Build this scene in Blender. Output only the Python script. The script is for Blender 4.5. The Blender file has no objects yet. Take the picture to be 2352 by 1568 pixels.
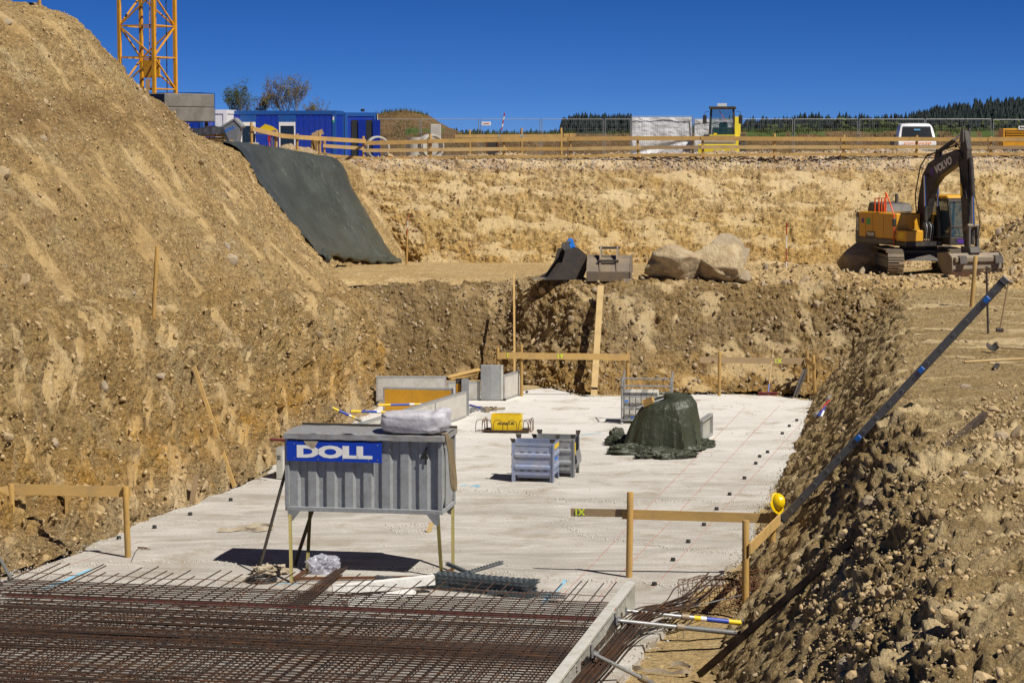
import bpy, math, random
import numpy as np
from mathutils import Vector, Matrix, Euler
from mathutils.bvhtree import BVHTree

random.seed(7); RNG = np.random.default_rng(11)
SC = bpy.context.scene
C = SC.collection
PI = math.pi

# ------------------------------------------------------------------ camera
F, CX, CY, YH, H = 5300.0, 1176.0, 784.0, 320.0, 8.28      # photo measured on a 2352 x 1568 sheet
PITCH = math.atan((CY - YH) / F)
cam = bpy.data.cameras.new('camera'); cam.lens = 36 * F / 2352; cam.sensor_width = 36
cam.sensor_fit = 'HORIZONTAL'; cam.clip_start = 0.5; cam.clip_end = 12000
camo = bpy.data.objects.new('camera', cam); C.objects.link(camo)
camo.location = (0, 0, H); camo.rotation_euler = (PI / 2 - PITCH, 0, 0)
SC.camera = camo

# ------------------------------------------------------------------ sky, sun, exposure
SUN = Vector((0.58, -0.50, 1.0)).normalized()
EL = math.asin(SUN.z); AZ = math.atan2(SUN.x, SUN.y)
W = bpy.data.worlds.new('World'); SC.world = W; W.use_nodes = True
wn = W.node_tree; bg = wn.nodes['Background']
sky = wn.nodes.new('ShaderNodeTexSky'); sky.sky_type = 'NISHITA'; sky.sun_disc = False
sky.sun_elevation = EL; sky.sun_rotation = AZ; sky.altitude = 5000
sky.air_density = 0.4; sky.dust_density = 0.0; sky.ozone_density = 10.0
hsv = wn.nodes.new('ShaderNodeHueSaturation'); hsv.inputs['Saturation'].default_value = 1.13
hsv.inputs['Value'].default_value = 1.0; hsv.inputs['Hue'].default_value = 0.506
wn.links.new(sky.outputs[0], hsv.inputs['Color']); wn.links.new(hsv.outputs[0], bg.inputs[0])
bg.inputs[1].default_value = 0.074
sl = bpy.data.lights.new('sun', 'SUN'); sl.energy = 5.0; sl.angle = math.radians(0.53); sl.color = (1.0, 0.945, 0.86)
so = bpy.data.objects.new('sun', sl); C.objects.link(so)
so.rotation_euler = SUN.to_track_quat('Z', 'Y').to_euler(); so.location = (30, -20, 60)
SC.view_settings.view_transform = 'Standard'; SC.view_settings.look = 'None'
SC.view_settings.exposure = 0.11; SC.view_settings.gamma = 1.0; SC.view_settings.use_curve_mapping = False
SC.render.engine = 'CYCLES'
SC.cycles.max_bounces = 5; SC.cycles.transparent_max_bounces = 12; SC.cycles.use_denoising = True

# ------------------------------------------------------------------ pixel -> place
CP, SP = math.cos(PITCH), math.sin(PITCH)
def ray(u, v):
    x = (u - CX) / F; y = -(v - CY) / F
    return Vector((x, y * SP + CP, y * CP - SP))
def A(u, v, D):
    d = ray(u, v); return Vector((0, 0, H)) + d * (D / d.y)
def Z(u, v, z=0.0):
    d = ray(u, v); return Vector((0, 0, H)) + d * ((z - H) / d.z)
def proj(p):
    p = Vector(p) - Vector((0, 0, H))
    f = p.y * CP - p.z * SP; up = p.y * SP + p.z * CP
    return CX + F * p.x / f, CY - F * up / f

# ------------------------------------------------------------------ noise
_perm = RNG.permutation(4096).astype(np.int64)
_grad = RNG.normal(size=(4096, 3)); _grad /= np.linalg.norm(_grad, axis=1)[:, None]
def perlin(p):
    p = np.asarray(p, float); i = np.floor(p).astype(np.int64); f = p - i
    w = f * f * f * (f * (f * 6 - 15) + 10); out = 0
    for dx in (0, 1):
        hx = _perm[(i[..., 0] + dx) & 4095]
        for dy in (0, 1):
            hy = _perm[(hx + i[..., 1] + dy) & 4095]
            for dz in (0, 1):
                g = _grad[_perm[(hy + i[..., 2] + dz) & 4095]]
                d = g[..., 0] * (f[..., 0] - dx) + g[..., 1] * (f[..., 1] - dy) + g[..., 2] * (f[..., 2] - dz)
                ww = (w[..., 0] if dx else 1 - w[..., 0]) * (w[..., 1] if dy else 1 - w[..., 1]) * (w[..., 2] if dz else 1 - w[..., 2])
                out = out + ww * d
    return out
def fbm(p, s, oct=4, gain=.5, ridge=False):
    p = np.asarray(p, float); a = 1; r = 0
    for k in range(oct):
        n = perlin(p * s + 17.3 * k)
        r = r + a * ((0.5 - np.abs(n)) * 1.2 - .35 if ridge else n); s *= 2.07; a *= gain
    return r

# ------------------------------------------------------------------ meshes
def mesh_obj(name, V, Fc, m=None, parent=None, smooth=False):
    me = bpy.data.meshes.new(name)
    V = np.asarray(V, dtype=np.float32)
    if isinstance(Fc, np.ndarray) and len(Fc):
        n, k = Fc.shape
        me.vertices.add(len(V)); me.vertices.foreach_set('co', V.ravel())
        me.loops.add(n * k); me.loops.foreach_set('vertex_index', Fc.ravel().astype(np.int32))
        me.polygons.add(n); me.polygons.foreach_set('loop_start', np.arange(0, n * k, k, dtype=np.int32))
        me.update(calc_edges=True)
    else:
        me.from_pydata([tuple(map(float, v)) for v in V], [], Fc)
    if smooth:
        me.polygons.foreach_set('use_smooth', np.ones(len(me.polygons), bool))
    me.update()
    if m is not None: me.materials.append(m)
    o = bpy.data.objects.new(name, me); C.objects.link(o)
    if parent is not None: o.parent = parent
    return o
def grid_faces(m, n, wrap=False):
    i = np.arange(m - 1)[:, None]; j = np.arange(n if wrap else n - 1)[None, :]; j2 = (j + 1) % n
    return np.stack([(i * n + j), (i * n + j2), ((i + 1) * n + j2), ((i + 1) * n + j)], -1).reshape(-1, 4)

class MB:
    def __init__(s): s.v = []; s.f = []
    def add(s, vs, fs):
        b = len(s.v); s.v += [tuple(v) for v in vs]; s.f += [tuple(b + i for i in f) for f in fs]; return s
    def hexa(s, p):
        return s.add(p, [(0, 3, 2, 1), (4, 5, 6, 7), (0, 1, 5, 4), (1, 2, 6, 5), (2, 3, 7, 6), (3, 0, 4, 7)])
    def box(s, c, d, R=None):
        c = Vector(c); x, y, z = d[0] / 2, d[1] / 2, d[2] / 2
        q = [Vector(a) for a in ((-x, -y, -z), (x, -y, -z), (x, y, -z), (-x, y, -z), (-x, -y, z), (x, -y, z), (x, y, z), (-x, y, z))]
        if R is not None: q = [R @ a for a in q]
        return s.hexa([c + a for a in q])
    def bb(s, x0, x1, y0, y1, z0, z1):
        return s.box(((x0 + x1) / 2, (y0 + y1) / 2, (z0 + z1) / 2), (x1 - x0, y1 - y0, z1 - z0))
    def bar(s, p, q, w, h, up=(0, 0, 1)):
        p, q = Vector(p), Vector(q); d = (q - p).normalized(); up = Vector(up)
        if abs(d.dot(up)) > .98: up = Vector((0, 1, 0)) if abs(d.y) < .9 else Vector((1, 0, 0))
        a = d.cross(up).normalized(); b = a.cross(d); a = a * w / 2; b = b * h / 2
        return s.hexa([p - a - b, p + a - b, p + a + b, p - a + b, q - a - b, q + a - b, q + a + b, q - a + b])
    def ring(s, c, d, r, n):
        d = Vector(d).normalized(); up = Vector((0, 0, 1)) if abs(d.z) < .9 else Vector((1, 0, 0))
        a = d.cross(up).normalized(); b = a.cross(d)
        return [Vector(c) + (a * math.cos(2 * PI * k / n) + b * math.sin(2 * PI * k / n)) * r for k in range(n)]
    def tube(s, p, q, r, n=8, r2=None, cap=True):
        d = Vector(q) - Vector(p); r2 = r if r2 is None else r2
        vs = s.ring(p, d, r, n) + s.ring(q, d, r2, n)
        fs = [(k, k + n, (k + 1) % n + n, (k + 1) % n) for k in range(n)]
        if cap: fs += [tuple(range(n)), tuple(range(2 * n - 1, n - 1, -1))]
        return s.add(vs, fs)
    def path(s, pts, r, n=5, closed=False):
        pts = [Vector(p) for p in pts]; m = len(pts); vs = []
        prev = None
        for i, p in enumerate(pts):
            d = pts[min(i + 1, m - 1)] - pts[max(i - 1, 0)]
            if d.length < 1e-6: d = Vector((0, 0, 1))
            d.normalize()
            if prev is None:
                up = Vector((0, 0, 1)) if abs(d.z) < .9 else Vector((1, 0, 0)); a = d.cross(up).normalized()
            else:
                a = (prev - d * prev.dot(d)).normalized()
            prev = a; b = a.cross(d); rr = r[i] if isinstance(r, (list, tuple)) else r
            vs += [p + (a * math.cos(2 * PI * k / n) + b * math.sin(2 * PI * k / n)) * rr for k in range(n)]
        fs = [(i * n + k, (i + 1) * n + k, (i + 1) * n + (k + 1) % n, i * n + (k + 1) % n) for i in range(m - 1) for k in range(n)]
        fs += [tuple(range(n)), tuple(range(m * n - 1, (m - 1) * n - 1, -1))]
        return s.add(vs, fs)
    def prism(s, poly, a0, a1, axis='y', M=None):
        n = len(poly)
        def mk(p, a):
            v = {'y': (p[0], a, p[1]), 'x': (a, p[0], p[1]), 'z': (p[0], p[1], a)}[axis]
            return M @ Vector(v) if M is not None else Vector(v)
        vs = [mk(p, a0) for p in poly] + [mk(p, a1) for p in poly]
        fs = [(k, (k + 1) % n, (k + 1) % n + n, k + n) for k in range(n)] + [tuple(range(n - 1, -1, -1)), tuple(range(n, 2 * n))]
        return s.add(vs, fs)
    def lathe(s, prof, n=16, M=None, closed=False):
        vs = []
        for r, z in prof:
            for k in range(n):
                v = Vector((r * math.cos(2 * PI * k / n), r * math.sin(2 * PI * k / n), z)); vs.append(M @ v if M is not None else v)
        m = len(prof); fs = [(i * n + k, i * n + (k + 1) % n, (i + 1) * n + (k + 1) % n, (i + 1) * n + k) for i in range(m - 1) for k in range(n)]
        if closed: fs += [((m - 1) * n + k, (m - 1) * n + (k + 1) % n, (k + 1) % n, k) for k in range(n)]
        else: fs += [tuple(range(n - 1, -1, -1)), tuple(range((m - 1) * n, m * n))]
        return s.add(vs, fs)
    def sheet(s, P, t=0.0):
        P = np.asarray(P, float); m, n = P.shape[:2]; b = len(s.v)
        s.add(P.reshape(-1, 3), [tuple(f) for f in grid_faces(m, n)])
        if t:
            N = np.cross(np.gradient(P, axis=0), np.gradient(P, axis=1)); N /= np.linalg.norm(N, axis=2)[..., None] + 1e-9
            Q = P - N * t; fl = [tuple(f[::-1]) for f in grid_faces(m, n)]
            s.add(Q.reshape(-1, 3), fl)
            k = m * n; rim = [(0, j) for j in range(n)] + [(i, n - 1) for i in range(1, m)] + [(m - 1, j) for j in range(n - 2, -1, -1)] + [(i, 0) for i in range(m - 2, 0, -1)]
            ids = [b + i * n + j for i, j in rim]
            s.f += [(ids[a], ids[(a + 1) % len(ids)], ids[(a + 1) % len(ids)] + k, ids[a] + k) for a in range(len(ids))]
        return s
    def build(s, name, m=None, parent=None, smooth=False, bevel=0, seg=1):
        o = mesh_obj(name, s.v, s.f, m, parent, smooth)
        if bevel:
            b = o.modifiers.new('bevel', 'BEVEL'); b.width = bevel; b.segments = seg; b.limit_method = 'ANGLE'; b.angle_limit = .6
        if smooth:
            o.data.set_sharp_from_angle(angle=.7)
        return o

def tag(o, label, cat, group=None):
    o['label'] = label; o['category'] = cat
    if group: o['group'] = group
    return o
def struct(o): o['kind'] = 'structure'; return o
def stuff(o, label=None, cat=None):
    o['kind'] = 'stuff'
    if label: o['label'] = label; o['category'] = cat
    return o
def thing(name, label, cat, loc=(0, 0, 0), rz=0, group=None):
    o = bpy.data.objects.new(name, None); C.objects.link(o); o.empty_display_size = .2
    o.location = loc; o.rotation_euler = (0, 0, rz)
    return tag(o, label, cat, group)
def text(name, s, size, m, parent, loc, rot=(PI / 2, 0, 0), sx=1.0, bold=0.0, ext=.002, shear=0, space=1.0, align='CENTER'):
    cu = bpy.data.curves.new(name, 'FONT'); cu.body = s; cu.size = size; cu.align_x = align; cu.align_y = 'CENTER'
    cu.offset = bold; cu.extrude = ext; cu.shear = shear; cu.space_character = space; cu.resolution_u = 3
    t = bpy.data.objects.new(name, cu); C.objects.link(t)
    me = bpy.data.meshes.new_from_object(t.evaluated_get(bpy.context.evaluated_depsgraph_get()))
    bpy.data.objects.remove(t); me.materials.clear(); me.materials.append(m)
    o = bpy.data.objects.new(name, me); C.objects.link(o); o.parent = parent
    o.location = loc; o.rotation_euler = rot; o.scale = (sx, 1, 1)
    return o
def flip(R, loc): return Matrix.Translation(loc) @ R.to_4x4()
def rotz(a): return Matrix.Rotation(a, 3, 'Z')
GA = -0.197      # the building grid is turned a little to the right
# ------------------------------------------------------------------ materials
MT = {}
def _new(name):
    m = bpy.data.materials.new(name); m.use_nodes = True; nt = m.node_tree
    b = nt.nodes['Principled BSDF']; MT[name] = m
    return m, nt, b
class NT:
    def __init__(s, nt): s.nt = nt
    def n(s, t, **k):
        x = s.nt.nodes.new('ShaderNode' + t)
        for a, v in k.items(): setattr(x, a, v)
        return x
    def l(s, a, b): s.nt.links.new(a, b)
    def pos(s, obj=False, scale=(1, 1, 1), rot=(0, 0, 0)):
        if obj: o = s.n('TexCoord').outputs['Object']
        else: o = s.n('NewGeometry').outputs['Position']
        mp = s.n('Mapping'); mp.inputs['Scale'].default_value = scale; mp.inputs['Rotation'].default_value = rot
        s.l(o, mp.inputs[0]); return mp.outputs[0]
    def noise(s, vec, scale, detail=4, rough=.55, dist=0):
        x = s.n('TexNoise'); x.inputs['Scale'].default_value = scale; x.inputs['Detail'].default_value = detail
        x.inputs['Roughness'].default_value = rough; x.inputs['Distortion'].default_value = dist
        if vec is not None: s.l(vec, x.inputs['Vector'])
        return x.outputs['Fac']
    def voro(s, vec, scale, feat='F1', out='Distance', rnd=1.0):
        x = s.n('TexVoronoi', feature=feat); x.inputs['Scale'].default_value = scale; x.inputs['Randomness'].default_value = rnd
        s.l(vec, x.inputs['Vector']); return x.outputs[out]
    def ramp(s, fac, stops):
        x = s.n('ValToRGB'); e = x.color_ramp.elements
        while len(e) < len(stops): e.new(.5)
        for k, (p, c) in enumerate(stops):
            e[k].position = p; e[k].color = (c, c, c, 1) if not hasattr(c, '__len__') else tuple(c) + (1,) if len(c) == 3 else c
        s.l(fac, x.inputs[0]); return x.outputs[0]
    def mix(s, fac, a, b, mode='MIX'):
        x = s.n('Mix', data_type='RGBA', blend_type=mode)
        for i, v in ((0, fac), (6, a), (7, b)):
            if hasattr(v, 'links'): s.l(v, x.inputs[i])
            elif i == 0: x.inputs[0].default_value = v
            else: x.inputs[i].default_value = tuple(v) + (1,)
        return x.outputs[2]
    def math(s, op, a, b=0.0, c=None):
        x = s.n('Math', operation=op)
        for i, v in enumerate((a, b) if c is None else (a, b, c)):
            if hasattr(v, 'links'): s.l(v, x.inputs[i])
            else: x.inputs[i].default_value = v
        return x.outputs[0]
    def bump(s, h, strength, dist, normal=None):
        x = s.n('Bump'); x.inputs['Strength'].default_value = strength; x.inputs['Distance'].default_value = dist
        s.l(h, x.inputs['Height'])
        if normal is not None: s.l(normal, x.inputs['Normal'])
        return x.outputs[0]
    def xyz(s, vec):
        x = s.n('SeparateXYZ'); s.l(vec, x.inputs[0]); return x.outputs

def soil(name, a, b, dark, peb=(.44, .39, .31), bands=(), k=1.0, bumpd=.05, streak=.3, pebs=(9, 26), pebamt=.5, pale=(.56, .45, .29), mot=.55, scr=.65, damp=None):
    tone = lambda c: tuple(v * w for v, w in zip(c, (.93, .905, .80)))
    a, b, dark, pale = tone(a), tone(b), tone(dark), tone(pale)
    m, nt, B = _new(name); g = NT(nt); p = g.pos()
    at = g.n('Attribute', attribute_name='suv'); mp = g.n('Mapping'); mp.inputs['Scale'].default_value = (1.5, .22, 1); g.l(at.outputs['Vector'], mp.inputs[0]); sv = mp.outputs[0]
    col = g.mix(g.ramp(g.noise(p, .28 * k, 6, .62, .3), [(.36, 0), (.60, 1)]), a, b)
    col = g.mix(g.math('MULTIPLY', g.ramp(g.noise(p, .55 * k, 7, .66, .5), [(.50, 0), (.66, 1)]), .75), col, pale)
    col = g.mix(g.math('MULTIPLY', g.ramp(g.noise(p, 1.1 * k, 8, .68, .7), [(.50, 0), (.68, 1)]), .8), col, dark)
    for z0, z1, soft, c, amt, ns in bands:
        z = g.math('ADD', g.xyz(p)[2], g.math('MULTIPLY', g.math('SUBTRACT', g.noise(p, ns, 4), .5), soft * 2.6))
        lo = g.math('SMOOTH_MIN', 1.0, g.math('MAXIMUM', g.math('DIVIDE', g.math('SUBTRACT', z, z0 - soft), soft * 2), 0.0), .1)
        hi = g.math('SMOOTH_MIN', 1.0, g.math('MAXIMUM', g.math('DIVIDE', g.math('SUBTRACT', z1 + soft, z), soft * 2), 0.0), .1)
        f = g.math('MULTIPLY', g.math('MULTIPLY', lo, hi), g.math('MULTIPLY', g.ramp(g.noise(p, ns * 2.3, 6, .7), [(.36, .1), (.6, 1)]), amt))
        col = g.mix(f, col, tone(c))
    if damp:
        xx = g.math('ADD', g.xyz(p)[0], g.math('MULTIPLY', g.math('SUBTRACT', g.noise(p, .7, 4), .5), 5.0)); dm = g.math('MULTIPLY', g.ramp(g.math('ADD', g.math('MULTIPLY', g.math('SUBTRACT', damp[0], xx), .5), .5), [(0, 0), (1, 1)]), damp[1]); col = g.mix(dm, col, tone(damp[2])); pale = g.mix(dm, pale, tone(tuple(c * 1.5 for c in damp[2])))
    if streak:
        lay = g.noise(g.pos(scale=(.25, .25, 2.2)), 1.5, 6, .65); col = g.mix(g.math('MULTIPLY', g.ramp(lay, [(.52, 0), (.64, 1)]), .45), col, dark)
        st = g.noise(sv, 1.3, 6, .62); s2 = g.noise(sv, 3.1, 5, .6)
        col = g.mix(g.math('MULTIPLY', g.ramp(st, [(.50, 0), (.66, 1)]), streak), col, dark); col = g.mix(g.math('MULTIPLY', g.ramp(s2, [(.52, 0), (.68, 1)]), streak), col, pale)
    sk = g.n('Attribute', attribute_name='scrape').outputs['Fac']; rgh = g.math('SUBTRACT', 1.0, g.math('MULTIPLY', sk, .72))
    col = g.mix(g.math('MULTIPLY', sk, scr), col, pale); col = g.mix(g.math('MULTIPLY', g.math('SUBTRACT', 1.0, sk), .26), col, dark)
    col = g.mix(g.math('MULTIPLY', rgh, mot), col, g.ramp(g.noise(p, 9 * k, 9, .74), [(.30, .12), (.64, .95)]), 'OVERLAY')
    col = g.mix(g.math('MULTIPLY', rgh, .5), col, g.ramp(g.noise(p, 34, 4, .7), [(.3, .2), (.66, .95)]), 'OVERLAY')
    for sc, thr in ((pebs[0], .13), (pebs[1], .20)):            # stones in the soil
        v = g.n('TexVoronoi'); v.inputs['Scale'].default_value = sc; g.l(p, v.inputs['Vector'])
        rnd = g.xyz(v.outputs['Color'])[0]
        msk = g.math('MULTIPLY', g.ramp(v.outputs['Distance'], [(thr, 1), (thr + .08, 0)]), g.ramp(rnd, [(.66, 0), (.70, 1)]))
        pc = g.mix(g.ramp(g.xyz(v.outputs['Color'])[1], [(.45, 0), (.6, 1)]), peb, (.15, .135, .11))
        col = g.mix(g.math('MULTIPLY', g.math('MULTIPLY', msk, rgh), pebamt), col, pc)
    g.l(col, B.inputs['Base Color']); B.inputs['Roughness'].default_value = .95; B.inputs['Specular IOR Level'].default_value = .1
    h1 = g.noise(p, 3.6 * k, 10, .76); h2 = g.voro(p, 12 * k); h3 = g.voro(p, 30)
    hh = g.math('SUBTRACT', g.math('SUBTRACT', h1, g.math('MULTIPLY', h2, .22)), g.math('MULTIPLY', h3, .10))
    if streak: hh = g.math('ADD', hh, g.math('MULTIPLY', g.noise(sv, 3.4, 6, .65), .5))
    hh = g.math('MULTIPLY', hh, g.math('SUBTRACT', 1.0, g.math('MULTIPLY', sk, .66)))
    g.l(g.bump(hh, 1.0, bumpd * 3.6), B.inputs['Normal'])
    return m

TAN, TAN2, BRN = (.50, .355, .175), (.42, .285, .125), (.25, .155, .065)
soil('soil_left', (.50, .36, .18), (.45, .30, .125), (.25, .165, .08), streak=.55, bands=((.3, 1.7, .5, (.55, .29, .05), .8, .5), (-.2, .7, .3, (.36, .34, .30), .5, .6)), bumpd=.085, mot=.75, scr=.22)
soil('soil_mound', (.51, .375, .195), (.44, .305, .145), (.26, .165, .075), streak=.20, bands=((8.5, 9.5, .35, (.20, .125, .06), .85, .22),), bumpd=.075, mot=.85, scr=.04, pebs=(7, 18), pebamt=.7)
soil('soil_back', (.52, .385, .19), (.46, .305, .115), (.31, .20, .085), streak=.3, bands=((6.75, 8.0, .25, (.50, .39, .34), .95, .35), (5.0, 6.7, .6, (.56, .44, .29), .6, .3), (2.5, 3.5, .45, (.38, .225, .065), .85, .3)), bumpd=.06, pebs=(4.5, 10), k=.7, mot=.7, scr=.55)
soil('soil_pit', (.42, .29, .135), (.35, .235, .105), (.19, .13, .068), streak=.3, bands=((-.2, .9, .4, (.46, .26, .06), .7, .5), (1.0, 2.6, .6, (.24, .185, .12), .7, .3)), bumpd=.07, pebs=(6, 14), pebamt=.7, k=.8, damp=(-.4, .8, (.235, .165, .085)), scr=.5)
soil('soil_terrace', (.50, .375, .205), (.43, .31, .155), (.30, .20, .10), streak=0, bumpd=.035)
soil('soil_right', (.48, .36, .195), (.42, .305, .155), (.27, .19, .10), streak=.4, bumpd=.06, pebs=(8, 20))
soil('soil_bottom', (.42, .325, .19), (.43, .30, .14), (.27, .2, .115), streak=0, bumpd=.03, pebs=(10, 28))
soil('soil_top', (.46, .36, .25), (.42, .33, .245), (.30, .22, .14), streak=0, bumpd=.05, pebs=(4, 11), pebamt=.6)
soil('soil_dark', (.21, .135, .065), (.16, .105, .055), (.10, .066, .035), streak=0, bumpd=.06, pebs=(4, 9), pebamt=.4, pale=(.27, .19, .11))

def stone_mat(name, a, b, bd=.02):
    m, nt, B = _new(name); g = NT(nt); p = g.pos()
    oi = g.n('ObjectInfo').outputs['Random']
    col = g.mix(g.ramp(g.noise(p, 2.2, 6, .65), [(.35, 0), (.65, 1)]), a, b)
    col = g.mix(g.ramp(oi, [(.3, 0), (1, .6)]), col, (.24, .205, .16))
    col = g.mix(.4, col, g.ramp(g.noise(p, 30, 5, .7), [(.3, .3), (.65, .9)]), 'OVERLAY')
    g.l(col, B.inputs['Base Color']); B.inputs['Roughness'].default_value = .9; B.inputs['Specular IOR Level'].default_value = .2
    g.l(g.bump(g.noise(p, 9, 9, .7), .9, bd), B.inputs['Normal']); return m
stone_mat('stone', (.37, .295, .195), (.29, .23, .155))
stone_mat('clod', (.46, .345, .19), (.37, .265, .14))
stone_mat('boulder', (.60, .48, .30), (.38, .275, .15), .14)
stone_mat('boulder_dark', (.20, .17, .13), (.14, .12, .095), .05)
stone_mat('pebble', (.46, .42, .36), (.36, .33, .29))

def paint(name, c, rough=.45, metal=0.0, dirt=None, amt=.35, bump=0.0, dscale=3.0, spec=.5, fine=.12):
    m, nt, B = _new(name); g = NT(nt); p = g.pos()
    col = c
    if dirt is not None:
        f = g.math('MULTIPLY', g.ramp(g.noise(p, dscale, 7, .68), [(.42, 0), (.7, 1)]), amt); col = g.mix(f, c, dirt)
    n = g.noise(p, 14, 6, .7)
    col = g.mix(fine * 2, col, g.ramp(n, [(.25, .2), (.7, .85)]), 'OVERLAY')
    g.l(col, B.inputs['Base Color']); B.inputs['Metallic'].default_value = metal
    r = g.math('ADD', rough - .1, g.math('MULTIPLY', g.noise(p, 5, 5), .25)); g.l(r, B.inputs['Roughness'])
    B.inputs['Specular IOR Level'].default_value = spec
    if bump: g.l(g.bump(n, .6, bump), B.inputs['Normal'])
    return m
paint('crane_yellow', (.72, .33, .015), .45, dirt=(.25, .12, .03), amt=.4)
paint('exc_yellow', (.70, .34, .012), .35, dirt=(.42, .27, .09), amt=.4)
paint('roller_yellow', (.78, .62, .03), .4, dirt=(.4, .3, .1), amt=.35)
paint('doka_yellow', (.82, .55, .01), .5, dirt=(.5, .33, .05), amt=.35)
paint('exc_dark', (.030, .028, .027), .5, dirt=(.16, .12, .075), amt=.45)
paint('exc_grey', (.085, .08, .075), .5, dirt=(.2, .15, .09), amt=.45)
paint('steel_dark', (.06, .055, .05), .5, .4, dirt=(.14, .09, .05), amt=.5)
paint('steel_worn', (.23, .19, .145), .6, .3, dirt=(.34, .255, .15), amt=.85, dscale=2)
paint('chrome', (.6, .6, .6), .15, 1.0)
paint('rubber', (.022, .022, .023), .75, dirt=(.12, .1, .07), amt=.3)
paint('tyre', (.028, .027, .026), .8, dirt=(.18, .14, .09), amt=.6)
paint('orange', (.80, .09, .012), .45)
paint('white_paint', (.80, .80, .78), .5, dirt=(.5, .45, .38), amt=.3)
paint('van_white', (.82, .83, .84), .28, dirt=(.55, .5, .44), amt=.2)
paint('cont_blue', (.004, .035, .36), .42, dirt=(.04, .07, .2), amt=.3)
paint('cont_blue_frame', (.008, .085, .34), .42, dirt=(.06, .08, .15), amt=.35)
paint('sign_blue', (.006, .045, .44), .3, dirt=(.02, .06, .3), amt=.3, fine=.05)
paint('bright_blue', (.015, .20, .75), .45, dirt=(.05, .12, .3), amt=.3)
paint('prop_blue', (.012, .05, .38), .45, dirt=(.2, .2, .2), amt=.4)
paint('galv', (.33, .34, .35), .45, .45, dirt=(.24, .23, .21), amt=.5)
paint('zinc', (.36, .375, .38), .45, .30, dirt=(.25, .25, .235), amt=.5, bump=.004)
paint('zinc_lid', (.36, .365, .37), .45, .35, dirt=(.40, .34, .25), amt=.7, bump=.006)
paint('crate_metal', (.27, .32, .47), .5, .35, dirt=(.42, .41, .39), amt=.7, bump=.004)
paint('form_grey', (.50, .49, .455), .6, .1, dirt=(.30, .27, .22), amt=.6, bump=.003)
paint('form_white', (.56, .55, .50), .55, .0, dirt=(.36, .33, .24), amt=.6)
paint('form_back_shaded', (.22, .22, .18), .6, .0, dirt=(.22, .2, .16), amt=.5)  # olive-grey panel back, darkened to paint in the shade between the ribs
paint('form_frame', (.40, .405, .40), .45, .4, dirt=(.33, .3, .26), amt=.6)
paint('panel_brown', (.56, .28, .015), .5, dirt=(.3, .15, .03), amt=.3)
paint('black_print', (.015, .015, .016), .6)
paint('red_paint', (.40, .02, .02), .5, dirt=(.25, .08, .05), amt=.4)
paint('red_strip', (.20, .03, .035), .6, dirt=(.2, .1, .08), amt=.5)
paint('green_sticker', (.05, .42, .12), .5); paint('purple_sticker', (.09, .03, .24), .4)
paint('lime', (.62, .88, .02), .6); paint('chalk_blue', (.13, .48, .72), .9, dirt=(.5, .5, .48), amt=.9, dscale=9)
paint('chalk_red', (.42, .16, .12), .9, dirt=(.5, .47, .42), amt=.9, dscale=6)
paint('concrete', (.36, .345, .31), .85, dirt=(.20, .185, .16), amt=.8, bump=.008, dscale=1.6, spec=.2)
paint('concrete_light', (.50, .48, .43), .85, dirt=(.36, .33, .28), amt=.6, bump=.006, dscale=2, spec=.2)
paint('ballast', (.21, .195, .17), .9, dirt=(.11, .10, .085), amt=.8, bump=.01, dscale=1.2, spec=.15)
paint('foam', (.76, .755, .72), .8, dirt=(.6, .57, .5), amt=.4, bump=.004, spec=.2)
paint('bag_fabric', (.52, .505, .54), .5, dirt=(.38, .36, .37), amt=.5, bump=.02, dscale=6)
paint('strap', (.19, .145, .085), .85, dirt=(.1, .08, .05), amt=.5, spec=.2)
paint('cloth_dirty', (.42, .36, .27), .9, dirt=(.22, .15, .09), amt=.7, spec=.1)
paint('spacer_plastic', (.085, .105, .12), .5, dirt=(.2, .2, .19), amt=.4)
paint('helmet', (.85, .56, .005), .22, fine=.03)
paint('tarp_black', (.022, .022, .026), .35, bump=.02, dirt=(.08, .08, .08), amt=.4)
paint('angle_gold', (.23, .19, .05), .5, .3, dirt=(.16, .12, .06), amt=.6)
paint('alu', (.155, .16, .165), .55, .15, dirt=(.17, .155, .13), amt=.6)
paint('plastic_grey', (.25, .25, .25), .6)
paint('bark', (.17, .14, .11), .9, dirt=(.08, .06, .05), amt=.6)
paint('interior', (.012, .013, .014), .8)
paint('blind', (.6, .6, .58), .6)
paint('plate_white', (.75, .75, .72), .5)
paint('amber', (.8, .25, .02), .3)
paint('light_blue', (.12, .42, .75), .5, dirt=(.4, .4, .4), amt=.5)

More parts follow.
